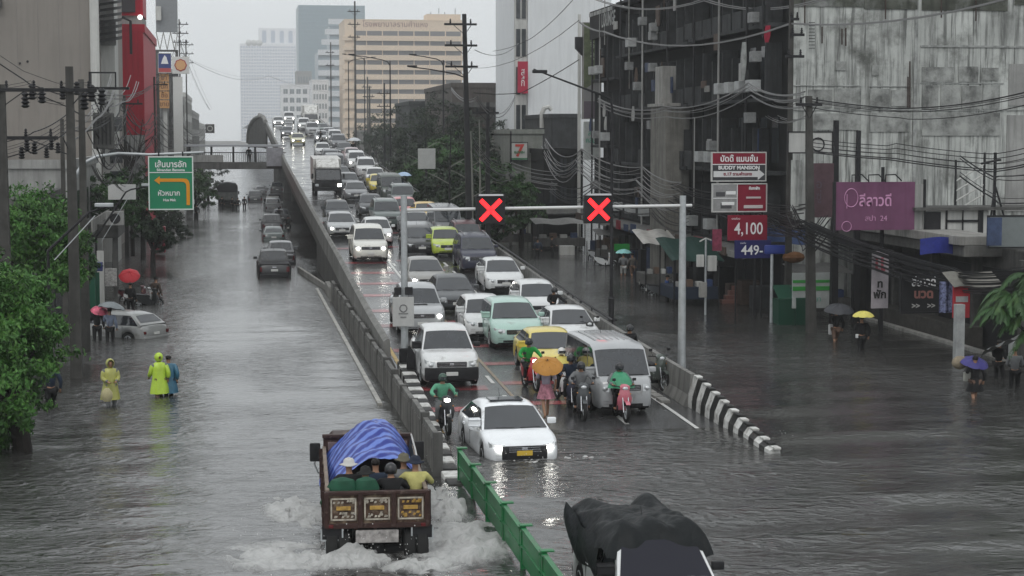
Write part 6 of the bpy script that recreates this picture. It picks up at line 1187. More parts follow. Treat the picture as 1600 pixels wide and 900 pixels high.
# ---------------------------------------------------------------- people
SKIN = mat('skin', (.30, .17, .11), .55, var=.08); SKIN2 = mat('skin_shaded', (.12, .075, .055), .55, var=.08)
HAIR = mat('hair', (.012, .010, .009), .5, var=.3)
def skinned(name, verts, edges, radii, m, parent, root=0, sub=1):
    me = bpy.data.meshes.new(name); me.from_pydata([tuple(v) for v in verts], edges, []); me.materials.append(m)
    o = bpy.data.objects.new(name, me); COL.objects.link(o); o.parent = parent
    sk = o.modifiers.new('skin', 'SKIN'); sk.use_smooth_shade = True; sk.branch_smoothing = .4
    for i, r_ in enumerate(radii):
        rr = r_ if isinstance(r_, tuple) else (r_, r_); me.skin_vertices[0].data[i].radius = rr
    me.skin_vertices[0].data[root].use_root = True
    if sub: ss = o.modifiers.new('sub', 'SUBSURF'); ss.levels = sub; ss.render_levels = sub
    return o
def pose_joints(pose, g):
    J = dict(pel=(0, 0, .93), sp=(0, 0, 1.12), ch=(0, 0, 1.34), nk=(0, -.01, 1.48), hd=(0, -.03, 1.58), tp=(0, -.02, 1.66),
             sl=(-.19, 0, 1.40), sr=(.19, 0, 1.40), el=(-.25, .03, 1.13), er=(.25, .03, 1.13), wl=(-.26, -.10, .90), wr=(.26, -.10, .90),
             hl=(-.10, 0, .88), hr=(.10, 0, .88), kl=(-.11, -.03, .49), kr=(.11, -.03, .49), al=(-.11, .03, .09), ar=(.11, .03, .09), tl=(-.12, -.14, .04), tr=(.12, -.14, .04))
    if pose == 'walk': J.update(kl=(-.10, -.20, .52), al=(-.10, -.22, .10), tl=(-.1, -.38, .06), kr=(.10, .08, .48), ar=(.10, .32, .14), tr=(.1, .18, .05), el=(-.26, .12, 1.14), wl=(-.26, .06, .92), er=(.26, -.02, 1.13), wr=(.25, -.22, .98))
    if pose in ('ride', 'sit'):
        J = {k: (a, b + .30, c - .12) for k, (a, b, c) in J.items()}
        J.update(ch=(0, .24, 1.24), nk=(0, .20, 1.38), hd=(0, .17, 1.48), tp=(0, .18, 1.56), sl=(-.19, .24, 1.29), sr=(.19, .24, 1.29), kl=(-.20, -.12, .74), kr=(.20, -.12, .74), al=(-.19, .02, .36), ar=(.19, .02, .36), tl=(-.20, -.14, .33), tr=(.20, -.14, .33),
                 el=(-.34, .10, 1.10), er=(.34, .10, 1.10), wl=(-.30, -.20, 1.05), wr=(.30, -.20, 1.05))
    if pose == 'umb' or pose == 'umbwalk':
        if pose == 'umbwalk': J.update(pose_joints('walk', g))
        J.update(er=(.25, -.06, 1.16), wr=(.12, -.20, 1.34))
    if pose == 'carry': J.update(el=(-.24, -.02, 1.14), wl=(-.12, -.26, 1.06), er=(.24, -.02, 1.14), wr=(.12, -.26, 1.06), kl=(-.10, -.12, .50), al=(-.10, -.1, .1))
    return J
def person(lab, loc, rz, pose='stand', top=None, bottom=None, sleeve='long', legs='long', hair='short', helmet=None, hat=None, coat=None, hood=False, skirt=None, sc=1.0, group=None, bag=None, poncho=None, female=False):
    t = thing('person', lab, 'person', loc, rz, group); t.scale = (sc, sc, sc); J = {k: Vector(v) for k, v in pose_joints(pose, random).items()}
    if female:
        for k in ('sl', 'sr'): J[k].x *= .86
    names = list(J); I = {k: i for i, k in enumerate(names)}
    E = [('pel', 'sp'), ('sp', 'ch'), ('ch', 'nk'), ('nk', 'hd'), ('hd', 'tp'), ('ch', 'sl'), ('sl', 'el'), ('el', 'wl'), ('ch', 'sr'), ('sr', 'er'), ('er', 'wr'), ('pel', 'hl'), ('hl', 'kl'), ('kl', 'al'), ('al', 'tl'), ('pel', 'hr'), ('hr', 'kr'), ('kr', 'ar'), ('ar', 'tr')]
    Rr = dict(pel=(.13, .10), sp=(.125, .095), ch=(.145, .10), nk=.055, hd=(.078, .095), tp=(.066, .08), sl=.06, sr=.06, el=.042, er=.042, wl=.028, wr=.028, hl=.088, hr=.088, kl=.056, kr=.056, al=.038, ar=.038, tl=.032, tr=.032)
    V = [J[k] for k in names]; RR = [Rr[k] for k in names]; ED = [(I[a], I[b]) for a, b in E]
    for s, w_, e_ in ((-1, 'wl', 'el'), (1, 'wr', 'er')):           # hands: palm, four curled fingers of unequal length, thumb from its side
        d = (J[w_] - J[e_]).normalized(); side = d.cross(Vector((0, 0, 1))); side = side.normalized() if side.length > .1 else Vector((1, 0, 0)); dn = d.cross(side)
        V.append(J[w_] + d * .055); RR.append((.034, .022)); ED.append((I[w_], len(V) - 1)); pi = len(V) - 1
        for q, ln in ((-1.5, .062), (-.5, .075), (.5, .078), (1.5, .068)):
            V.append(V[pi] + d * .045 + side * q * .016); RR.append(.009); ED.append((pi, len(V) - 1)); V.append(V[-1] + d * ln * .45 - dn * ln * .5); RR.append(.008); ED.append((len(V) - 2, len(V) - 1))
        V.append(V[pi] + side * .045 * s + d * .01); RR.append(.011); ED.append((pi, len(V) - 1)); V.append(V[-1] + d * .035 + side * .01 * s); RR.append(.009); ED.append((len(V) - 2, len(V) - 1))
    if top or coat:
        for k_, r_ in (('pel', (.11, .085)), ('sp', (.10, .075)), ('ch', (.11, .07)), ('sl', .045), ('sr', .045)): RR[I[k_]] = r_
    skinned('body', V, ED, RR, SKIN, t)
    def cloth(nm, keys, edges, infl, m, shorten=None):
        vs = [J[k].copy() for k in keys]; ii = {k: i for i, k in enumerate(keys)}; rs = []
        for k in keys: r_ = Rr[k]; rs.append(tuple(a + infl for a in r_) if isinstance(r_, tuple) else r_ + infl)
        for a, b, f_ in (shorten or []): vs[ii[b]] = J[a].lerp(J[b], f_)
        skinned(nm, vs, [(ii[a], ii[b]) for a, b in edges], rs, m, t)
    if top:
        J['col'] = J['ch'].lerp(J['nk'], .62); Rr['col'] = .068; ks = ['pel', 'sp', 'ch', 'sl', 'sr', 'el', 'er', 'col']; es = [('pel', 'sp'), ('sp', 'ch'), ('ch', 'col'), ('ch', 'sl'), ('ch', 'sr'), ('sl', 'el'), ('sr', 'er')]
        if sleeve == 'long': ks += ['wl', 'wr']; es += [('el', 'wl'), ('er', 'wr')]
        cloth('shirt', ks, es, .022, top)
    if bottom:
        ks = ['pel', 'hl', 'hr', 'kl', 'kr']; es = [('pel', 'hl'), ('pel', 'hr'), ('hl', 'kl'), ('hr', 'kr')]
        if legs == 'long': ks += ['al', 'ar']; es += [('kl', 'al'), ('kr', 'ar')]
        cloth('trousers', ks, es, .02, bottom)
    c = J['ch']
    if coat:      # knee-length raincoat with folds and sleeves
        hem = .50 if pose not in ('ride', 'sit') else .80; secs = []
        for i, (z, rx, ry) in enumerate(((1.46, .08, .08), (1.42, .20, .12), (1.25, .22, .15), (1.0, .21, .16), (.78, .25, .20), (.62, .28, .23), (hem, .29, .25))):
            dz = -.12 if pose in ('ride', 'sit') else 0; f_ = max(0, (1.2 - z)) * .12
            secs.append([(rx * math.cos(a) * (1 + f_ * math.sin(7 * a)), (c.y if pose in ('ride', 'sit') else 0) + ry * math.sin(a) * (1 + f_ * math.cos(6 * a)), z + dz) for a in [2 * PI * j / 22 for j in range(22)]])
        MB().loft(secs, cap=False).build('raincoat', coat, t, 'all')
        for s in 'lr': skinned('sleeve', [J['s' + s], J['e' + s], J['e' + s].lerp(J['w' + s], .85)], [(0, 1), (1, 2)], [.085, .075, .07], coat, t)
    if poncho:
        MB().loft([[(r_ * math.cos(a) * (1 + .10 * math.sin(6 * a) * k), c.y - .10 * k + r_ * .9 * math.sin(a), z) for a in [2 * PI * j / 20 for j in range(20)]] for k, (r_, z) in enumerate(((.07, 1.38), (.19, 1.33), (.30, 1.15), (.36, .95)))], cap=False).build('poncho', poncho, t, 'all')
    if skirt:
        MB().loft([[(r_ * math.cos(a) * (1 + .06 * k * math.sin(9 * a)), r_ * .8 * math.sin(a), z) for a in [2 * PI * j / 22 for j in range(22)]] for k, (r_, z) in enumerate(((.15, 1.02), (.19, .88), (.23, .72), (.26, .60)))], cap=False).build('skirt', skirt, t, 'all')
    h = J['hd']
    f = MB().ball((h.x - .03, h.y - .088, h.z + .012), .011, 6, 4).ball((h.x + .03, h.y - .088, h.z + .012), .011, 6, 4).build('eyes', HAIR, t)
    MB().ball((h.x, h.y - .10, h.z - .012), (.012, .016, .02), 6, 4).build('nose', SKIN, t, 'all'); MB().ball((h.x, h.y - .09, h.z - .045), (.022, .008, .006), 6, 3).build('mouth', mat('lips', (.2, .07, .06), .5), t)
    if hood and coat: MB().loft([[(h.x + r_ * math.cos(a), h.y + .02 + yy + .25 * r_ * math.sin(a) * 0, h.z + .02 + r_ * 1.15 * math.sin(a)) for a in [2 * PI * j / 14 for j in range(14)]] for yy, r_ in ((-.10, .10), (-.05, .125), (.03, .13), (.09, .10), (.12, .04))], cap=False).build('hood', coat, t, 'all')
    elif helmet:
        MB().loft([[(h.x + r_ * math.cos(a), h.y + .01 + r_ * 1.1 * math.sin(a), h.z + z) for a in [2 * PI * j / 14 for j in range(14)]] for z, r_ in ((-.06, .115), (.0, .125), (.06, .12), (.11, .095), (.14, .05), (.15, .01))]).build('helmet', helmet, t, 'all')
        MB().grid(lambda u, v: (h.x + .122 * math.sin((u - .5) * 2.2), h.y - .128 * math.cos((u - .5) * 2.2), h.z - .02 + .075 * v), 6, 2).build('visor', GLASS, t)
    elif hat:
        MB().loft([[(h.x + r_ * math.cos(a), h.y + r_ * math.sin(a), h.z + z + .012 * math.sin(3 * a)) for a in [2 * PI * j / 18 for j in range(18)]] for z, r_ in ((.03, .19), (.045, .19), (.06, .115), (.13, .105), (.16, .07), (.165, .01))]).build('hat', hat, t, 'all')
    else:
        MB().loft([[(h.x + r_ * math.cos(a), h.y + .02 + r_ * 1.12 * math.sin(a), h.z + z) for a in [2 * PI * j / 14 for j in range(14)]] for z, r_ in ((.01 if hair == 'short' else -.10, .082), (.05, .094), (.10, .08), (.125, .05), (.135, .01))]).build('hair', HAIR, t, 'all')
    t['pose'] = pose; del t['pose']
    return t, J
def umbrella(lab, loc, r_, m, tilt=(0, 0), m2=None, hgt=.85, group=None):
    """loc is the centre of the canopy's rim"""
    t = thing('umbrella', lab, 'umbrella', loc, 0, group); t.rotation_euler = (tilt[0], tilt[1], 0)
    n = 32
    MB().loft([[(rr * r_ * math.cos(2 * PI * j / n) * (1 - .06 * abs(math.sin(4 * 2 * PI * j / n)) * (rr > .9)), rr * r_ * math.sin(2 * PI * j / n), z * r_ - (.05 * r_ * abs(math.sin(4 * 2 * PI * j / n)) if 0 < rr < 1.1 else 0)) for j in range(n)] for rr, z in ((1.0, .0), (.85, .17), (.6, .33), (.3, .43), (.02, .48))], cap=False).build('canopy', m, t, 60)
    for k in range(8): a = PI / 4 * k; MB().tube([(r_ * math.cos(a), r_ * math.sin(a), .0), (.6 * r_ * math.cos(a), .6 * r_ * math.sin(a), .325 * r_), (0, 0, .47 * r_)], .006, 3).build('rib', DSTEEL, t)
    MB().tube([(0, 0, .55 * r_), (0, 0, -hgt)], .009, 5).build('shaft', DSTEEL, t); MB().tube([(0, 0, -hgt), (0, 0, -hgt - .06), (.03, 0, -hgt - .09), (.05, 0, -hgt - .06)], .014, 6).build('handle', BLACK, t)
    return t
C_ = lambda n, c, **k: mat('cloth_' + n, c, .8, var=.18, vs=5, **k)
BLKC, GREYC, NAVC = C_('black', (.015, .015, .016)), C_('grey', (.16, .165, .17)), C_('navy', (.02, .03, .05))
RAINY = mat('raincoat_yellow', (.36, .36, .09), .35, var=.15, vs=5); RAINL = mat('raincoat_lime', (.42, .60, .05), .35, var=.12, vs=5); RAINB = mat('raincoat_blue', (.03, .12, .19), .4, var=.2, vs=5); YELP = mat('poncho_yellow', (.55, .46, .10), .4, var=.15, vs=4)
GRNP = mat('poncho_green', (.035, .24, .12), .45, var=.2, vs=5); GRNJ = mat('jacket_green', (.10, .30, .19), .6, var=.2, vs=6); GRNB = mat('jacket_brightgreen', (.02, .26, .05), .5, var=.2, vs=6)
def on_w(px, py, z=-.42): x, y = G(px, py); return (x, y, z)
# walkers in the left carriageway
person('person in yellow hooded raincoat wading left of the pair, holding a bag', on_w(173, 634, -.30), R(15), 'carry', GREYC, GREYC, coat=RAINY, hood=True, sc=1.0)
t = thing('carrier_bag', 'pale bag held by the person in the yellow raincoat', 'bag', (*G(168, 640), .38)); MB().loft([[(r_ * math.cos(a), .6 * r_ * math.sin(a) - .1, z) for a in [PI / 5 * j for j in range(10)]] for r_, z in ((.10, -.12), (.17, .0), (.16, .15), (.06, .28))]).build('bag', mat('bag_cream', (.42, .38, .22), .6, var=.2), t, True)
person('person in bright lime raincoat wading away on the left carriageway', on_w(249, 619), R(200), 'walk', GREYC, SKIN2, coat=RAINL, hood=True, sc=1.03)
person('person in blue rain jacket wading close beside the lime raincoat', on_w(264, 617), R(190), 'walk', RAINB, BLKC, coat=RAINB, hood=False, sc=.98)
person('dim person in dark clothes wading under the big left tree', on_w(80, 636), R(200), 'walk', NAVC, BLKC, sc=1.05)
person('person in grey-blue shirt under the grey umbrella by the sunken car', on_w(172, 532), R(170), 'umb', C_('bluegrey', (.17, .20, .27)), BLKC, sc=1.0)
u = umbrella('grey umbrella held beside the sunken silver car', (on_w(175, 532)[0], on_w(175, 532)[1], 1.30), .55, mat('umb_grey', (.20, .22, .23), .5, var=.15), (R(-8), R(10)))
person('dark dressed person under the pink and white umbrella', on_w(152, 530), R(180), 'umb', BLKC, BLKC); umbrella('small pink and white umbrella left of the grey one', (on_w(157, 530)[0], on_w(157, 530)[1] - .1, 1.15), .38, mat('umb_pink', (.55, .12, .18), .5, var=.7, vs=5), (R(20), R(10)))
person('person below the red umbrella at the left shops', on_w(204, 484), R(160), 'umb', BLKC, BLKC); umbrella('red umbrella standing out before the left canopy', (*on_w(203, 478)[:2], 1.45), .52, mat('umb_red', (.42, .03, .04), .5, var=.1), (R(35), 0))
person('person in brown standing in the flood beyond the silver car', on_w(244, 474), R(150), 'stand', C_('brown', (.08, .06, .05)), SKIN2, legs='short')
person('far dark walker at the left kerb by the red phone box side', on_w(307, 341), R(180), 'umb', BLKC, BLKC, sc=1.05); person('far dark walker under the trees before the footbridge', on_w(320, 321), R(180), 'walk', BLKC, BLKC)
for i, px in enumerate((347, 363, 372)): person(['far wader at left rear of the dark truck', 'far wader behind the middle of the dark truck', 'far wader at right rear of the dark truck'][i], on_w(px, 325 + i), R(180), 'walk', BLKC, BLKC)
person('far wader in black right of the dark truck', on_w(382, 325), R(180), 'stand', BLKC, BLKC)
p_ = at(389, 255, 196); person('person standing on the roofed footbridge', (p_[0], 195.6, p_[1]), 0, 'stand', BLKC, BLKC)
# right side
person('person in black with white bags under the dark grey umbrella', on_w(1306, 533), R(185), 'umbwalk', BLKC, SKIN2, legs='short'); umbrella('dark grey umbrella left of the yellow umbrella', (*on_w(1310, 533)[:2], 1.22), .62, mat('umb_dark', (.05, .052, .058), .5), (R(8), 0))
x, y, z = on_w(1296, 531); t = thing('carrier_bag', 'white plastic bag hanging beside the person under the dark umbrella', 'bag', (x, y - .1, .22)); MB().rbox(-.08, .1, -.05, .05, 0, .42, .04).build('bag', mat('bag_white', (.6, .6, .6), .5), t, True)
person('person in black under the bright yellow umbrella', on_w(1346, 546), R(180), 'umbwalk', BLKC, BLKC); umbrella('bright yellow umbrella in front of the dark shop row', (*on_w(1348, 546)[:2], 1.28), .44, mat('umb_yellow', (.62, .55, .14), .5, var=.06))
t = thing('carrier_bag', 'small white bag held by the person under the yellow umbrella', 'bag', (on_w(1337, 546)[0], on_w(1337, 546)[1] - .1, .45)); MB().rbox(-.05, .07, -.04, .04, 0, .15, .03).build('bag', mat('bag_white', (.6, .6, .6), .5), t, True)
person('person in black dress under the purple umbrella at the right', on_w(1523, 620), R(180), 'umbwalk', BLKC, SKIN2, legs='short', skirt=BLKC, female=True); umbrella('purple umbrella near the right edge', (*on_w(1521, 618)[:2], 1.02), .47, mat('umb_purple', (.06, .055, .20), .5, var=.15), (R(15), R(6)))
x, y, z = on_w(1506, 617); t = thing('tote_bag', 'beige bundle carried left of the purple umbrella', 'bag', (x, y, .68)); MB().ball((-.15, 0, .35), (.28, .14, .22), 10, 6).build('bundle', mat('bundle_beige', (.26, .22, .16), .8, var=.4), t, True); MB().rbox(-.02, .2, -.08, .08, -.25, .05, .05).build('white_bag', mat('bag_white2', (.42, .42, .38), .6), t, True)
for i, (px, py, m_, lab) in enumerate(((1560, 590, BLKC, 'person in black bending by the right edge stall'), (1585, 604, NAVC, 'person with pale shirt at the far right edge'))): person(lab, on_w(px, py), R(120 + 40 * i), 'carry', m_ if i == 0 else GREYC, BLKC)
t = thing('plastic_sheet', 'pale plastic sheet folded over goods by the right edge', 'sheet', (*G(1562, 590), .5)); MB().grid(lambda u, v: ((u - .5) * 1.2, (v - .5) * .8, .5 + .5 * u - .3 * v + .07 * math.sin(u * 14 + v * 5)), 12, 6).build('sheet', mat('plastic_grey', (.14, .145, .14), .4, var=.5, vs=4), t, True)
t = thing('towel', 'white towel hanging at the far right edge', 'towel', P(1582, 530, 60)); MB().grid(lambda u, v: ((u - .5) * .28, .04 * math.sin(u * 9), -.85 * v), 6, 6).build('fabric', mat('dirty_white', (.33, .34, .34), .6), t)
person('person in white shorts under the teal umbrella far right', on_w(974, 430), R(180), 'umb', GREYC, C_('offwhite', (.34, .34, .33)), legs='short'); umbrella('pale teal umbrella below the green board', (*on_w(974, 428)[:2], 1.25), .48, mat('umb_teal', (.30, .62, .60), .5, var=.2, vs=3))
person('person in grey beside the teal umbrella', on_w(988, 430), R(200), 'walk', C_('greybrown', (.12, .11, .10)), SKIN2, legs='short')
person('dark figure at the grey food stall', on_w(840, 402), R(180), 'walk', NAVC, BLKC); person('dark figure bending before the grey stall shutters', on_w(862, 398), R(90), 'carry', BLKC, BLKC); person('figure in dark blue behind the right gantry post', on_w(1042, 470), R(90), 'stand', mat('cloth_blue', (.03, .06, .18), .8), BLKC)
# on the ramp
def on_d(px, py, dz=0): x, y, z = onramp(px, py); return (x, y, z + dz)
x, y, z = on_d(853, 655); person('woman in pink and grey skirt walking away under the orange umbrella', (x, y, z), R(184), 'umbwalk', C_('lilac', (.34, .30, .36)), None, sleeve='short', skirt=mat('cloth_pinkband', (.36, .16, .20), .8, var=.6, vs=8), female=True, sc=1.0)
umbrella('brown-orange umbrella over the walking woman between the motorbikes', (x + .02, y - .15, z + 1.55), .46, mat('umb_orange', (.42, .20, .045), .5, var=.1), (R(28), R(-4)))
MB_ = 0
x, y, z = 13.1, 147.0, prof(147); person('person at the parapet below the light blue umbrella', (x, y, z), R(180), 'umb', NAVC, BLKC)
umbrella('light blue umbrella above the right parapet of the ramp', (x + .3, y, z + 1.75), .62, mat('umb_lightblue', (.40, .52, .68), .5, var=.08))
umbrella('small pale umbrella at the parapet higher up the ramp', (13.3, 206, prof(206) + 1.8), .75, mat('umb_pale', (.5, .52, .54), .5)); person('person under the small pale umbrella high on the ramp', (13.2, 206, prof(206)), R(180), 'umb', BLKC, BLKC)

# ---------------------------------------------------------------- motorbikes
FAIR = paint('fairing', (.5, .5, .5))
def make_bike(lit=True, box=False):
    t = thing('motorbike', 'motorbike', 'motorbike')
    for yy in (-.62, .60):
        e = MB().torus((0, 0, 0), .25, .05, 20, 6, 'x', 1.1).build('wheel', RUBBER, t, True); e.location = (0, yy, .30)
        r_ = MB().torus((0, 0, 0), .195, .014, 18, 4, 'x')
        for k in range(5): a = 2 * PI * k / 5; r_.tube([(0, 0, 0), (0, .19 * math.cos(a), .19 * math.sin(a))], .012, 4)
        o = r_.cyl((-.05, 0, 0), (.05, 0, 0), .04).build('rim', STEEL, e)
    MB().tube([(-.08, -.62, .30), (-.08, -.50, .72)], .02, 6).tube([(.08, -.62, .30), (.08, -.50, .72)], .02, 6).tube([(0, -.50, .66), (0, -.40, 1.0)], .03, 6).build('fork', CHROME, t, True)
    MB().loft([[(x_, -.62 + .33 * math.cos(a), .30 + .33 * math.sin(a)) for x_ in (-.065, 0, .065)] for a in [R(20 + 14 * k) for k in range(9)]], closed=False, cap=False).build('front_fender', FAIR, t, True)
    MB().loft([[(-w_, y_, z_), (-w_ * .55, y_ - .09, z_), (0, y_ - .12, z_), (w_ * .55, y_ - .09, z_), (w_, y_, z_), (w_ * .8, y_ + .06, z_), (-w_ * .8, y_ + .06, z_)] for w_, y_, z_ in ((.10, -.34, .34), (.19, -.38, .48), (.22, -.42, .66), (.17, -.42, .82), (.13, -.40, .94))]).build('leg_shield', FAIR, t, True)
    MB().loft([[(-w_, y_, z_), (0, y_ - .05, z_ + .02), (w_, y_, z_), (w_ * .8, y_ + .12, z_), (-w_ * .8, y_ + .12, z_)] for w_, y_, z_ in ((.08, -.44, .88), (.14, -.46, .94), (.15, -.44, 1.02), (.08, -.38, 1.07))]).build('cowl', FAIR, t, True)
    MB().ball((0, -.49, .965), (.085, .04, .055), 10, 6).build('headlight', LAMP if lit else LAMPOFF, t, True)
    MB().tube([(-.34, -.28, 1.03), (-.2, -.36, 1.02), (0, -.38, 1.0), (.2, -.36, 1.02), (.34, -.28, 1.03)], .015, 6).build('handlebar', DSTEEL, t, True)
    for s in (-1, 1):
        MB().tube([(s * .22, -.35, 1.02), (s * .30, -.34, 1.20)], .007, 4).rbox(s * .30 - .055, s * .30 + .055, -.36, -.33, 1.17, 1.25, .015).build('mirror', BLACK, t, True); MB().ball((s * .17, -.42, .80), (.03, .03, .02), 6, 4).build('indicator', mat('amber', (.5, .2, .02), .3), t)
        MB().tube([(s * .1, .0, .30), (s * .24, .0, .30)], .015, 5).build('footpeg', BLACK, t)
    MB().loft([[(-w_, y_, z_), (0, y_, z_ + .04), (w_, y_, z_), (w_ * .8, y_, z_ - .09), (-w_ * .8, y_, z_ - .09)] for w_, y_, z_ in ((.07, -.05, .72), (.13, .1, .76), (.14, .4, .80), (.12, .75, .84), (.06, .86, .84))]).build('seat', BLACK, t, True)
    MB().loft([[(-w_, y_, z0), (-w_, y_, z1), (w_, y_, z1), (w_, y_, z0)] for w_, y_, z0, z1 in ((.09, -.30, .34, .46), (.13, -.05, .28, .55), (.14, .1, .30, .70), (.14, .5, .42, .76), (.07, .88, .66, .80))]).build('side_body', FAIR, t, True)
    MB().rbox(-.13, .13, -.15, .25, .20, .46, .04).build('engine', DSTEEL, t, True); MB().tube([(.14, .05, .26), (.16, .45, .32), (.17, .80, .40)], [.025, .05, .045], 8).build('exhaust', CHROME, t, True); MB().rbox(-.09, .09, .88, .90, .50, .64, .01).build('number_plate', PLATE, t)
    if box: MB().rbox(-.25, .25, .62, 1.08, .86, 1.28, .03).build('top_box', mat('box_red', (.38, .02, .03), .5), t)
    return freeze(t)
BK = [make_bike(True), make_bike(False)]; used = [False, False]
def bike(lab, loc, rz, col, lit=True, sc=1.0):
    i = 0 if lit else 1; o = copy_tree(BK[i]) if used[i] else BK[i]; used[i] = True
    pm = paint(*col); o.location = loc; o.rotation_euler = (0, 0, rz); o['label'] = lab; o.scale = (sc,) * 3
    for c in o.children_recursive:
        if c.data and c.data.materials[0] == FAIR: c.material_slots[0].link = 'OBJECT'; c.material_slots[0].material = pm
    return o
HBL, HWH, HGR = mat('helmet_black', (.02, .02, .022), .3), mat('helmet_white', (.6, .6, .58), .3), mat('helmet_green', (.03, .07, .05), .3)
def rider(lab, blab, px, py, rz, col, lit, off=0, deck=True, **kw):
    loc = on_d(px, py) if deck else on_w(px, py); bike(blab, loc, rz, col, lit)
    sx, sy = math.cos(rz), math.sin(rz); return person(lab, (loc[0], loc[1], loc[2]), rz, 'ride', **kw)
rider('rider in pale green jacket and dark helmet in front of the white pickup', 'dark scooter with white headlight in front of the white pickup', 694, 676, R(4), BLK, True, top=GRNJ, bottom=GREYC, helmet=HGR)
rider('rider in bright green jacket left of the yellow taxi', 'red motorbike with twin headlights left of the yellow taxi', 829, 610, R(8), ('red', (.40, .02, .03)), True, top=GRNB, bottom=BLKC, helmet=HBL)
rider('rider in grey jacket and black helmet left of the van front', 'dark motorbike with grey fairing under the grey rider', 909, 655, R(-4), DGR, False, top=GREYC, bottom=BLKC, helmet=HBL)
rider('rider in green poncho in front of the silver van', 'motorbike with pink and white front under the green poncho', 970, 656, R(3), ('pinkred', (.48, .12, .16)), False, top=GREYC, bottom=BLKC, helmet=HBL, poncho=GRNP)
rider('rider in yellow poncho and white helmet beside the taxi', 'white scooter squeezed between taxi and walking woman', 880, 628, R(6), WH_, False, top=BLKC, bottom=BLKC, helmet=HWH, poncho=YELP)
rider('rider in dark jacket behind the grey rider by the van', 'dark blue motorbike between the taxi and the van front', 893, 640, R(-2), NAVY, False, top=NAVC, bottom=BLKC, helmet=HBL)
rider('lone dark rider climbing the empty middle of the far ramp', 'far dark motorbike alone on the ramp middle', 501, 224, R(180), BLK, False, top=BLKC, bottom=BLKC, helmet=HBL)
rider('dark rider at the crest of the ramp', 'tiny dark motorbike at the ramp crest', 484, 196, R(0), BLK, False, top=BLKC, bottom=BLKC, helmet=HBL)
bike('dark motorbike with large spoked wheel parked right of the silver van', (13.15, 57.3, prof(57)), R(18), OLV, False, 1.1); person('person in black leaning at the parapet behind the silver van', (13.0, 60.2, prof(60)), R(10), 'stand', BLKC, BLKC, helmet=HBL)
for i, (xx, yy) in enumerate(((12.9, 66.8), (13.1, 71.5), (13.0, 74))): bike(['dark motorbike behind the white sedan at the right parapet', 'motorbike close to the parapet beside the mint car queue', 'third dark motorbike of the row along the right parapet'][i], (xx, yy, prof(yy)), R(10 * i - 8), [BLK, NAVY, DGR][i], False)
person('rider in black standing beside the parapet motorbikes', (12.7, 72.6, prof(72.6)), R(20), 'ride', BLKC, BLKC, helmet=HBL)
for i, (px, py, c_) in enumerate(((946, 415, WH_), (938, 405, SIL), (1025, 452, BLK), (1036, 462, DGR))): bike(['white scooter parked by the black lamp post shops', 'silver scooter parked behind the white scooter', 'black motorbike parked by the white tin awning', 'dark motorbike parked under the white tin awning'][i], on_w(px, py, -.25), R(40 + 17 * i), c_, False)
for i, (px, py) in enumerate(((212, 470), (222, 474), (232, 476))): bike(['dark motorbike left of three behind the silver car', 'middle motorbike of three behind the silver car', 'right motorbike of three behind the silver car'][i], on_w(px, py, -.3), R(70 + 30 * i), [MAR, WH_, BLK][i], False)
for i, (xx, yy) in enumerate(((4.3, 178), (3.8, 168), (4.6, 160))): bike(['far motorbike in the shade under the flyover, farthest of three', 'far motorbike under the flyover, middle of three', 'far motorbike under the flyover, nearest of three'][i], (xx, yy, -.3), PI, BLK, False); person(['rider farthest of three in the flyover shade', 'rider in the middle of three in the flyover shade', 'rider nearest of three in the flyover shade'][i], (xx, yy, -.3), PI, 'ride', BLKC, BLKC, helmet=HBL)
# ---------------------------------------------------------------- lorry with passengers
WOOD = mat('painted_tailgate', (.06, .036, .026), .6, var=.6, vs=6, dirt=(.26, .20, .14), dirt_amt=.55, ds=5, bump=.3)
FRAMEB = mat('brown_steel', (.045, .025, .022), .5, var=.3, vs=4, dirt=(.18, .14, .12), dirt_amt=.2, ds=5)
GOLD = mat('gold_paint', (.42, .26, .07), .5, var=.4, vs=8); CREAMP = mat('cream_paint', (.42, .38, .32), .6, var=.4, vs=9)
yr = 35.7; xt = at(589, 765, yr)[0]; yf_ = yr + 5.2; xf2 = at(574, 665, yf_)[0]; rzl = -math.atan2(xf2 - xt, yf_ - yr)
lo = thing('lorry', 'rusty brown open lorry carrying people through the flood, seen from behind', 'lorry', (xt, yr, -.45), rzl)
hw = .98; zb = 1.12; zt = 1.66
MB().rbox(-hw, hw, .0, 5.2, zb - .12, zb, .02).build('bed_floor', FRAMEB, lo)
MB().rbox(-hw, hw, -.0, .06, zb - .05, zt, .015).build('tailgate', WOOD, lo); MB().rbox(-hw - .02, hw + .02, -.05, .09, zt, zt + .07, .015).rbox(-hw - .02, hw + .02, -.04, .08, zb - .12, zb - .02, .015).build('rail', FRAMEB, lo)
for x_ in (-hw, -hw / 3, hw / 3, hw): MB().rbox(x_ - .045, x_ + .045, -.06, .02, zb - .1, zt + .06, .01).build('stake', FRAMEB, lo)
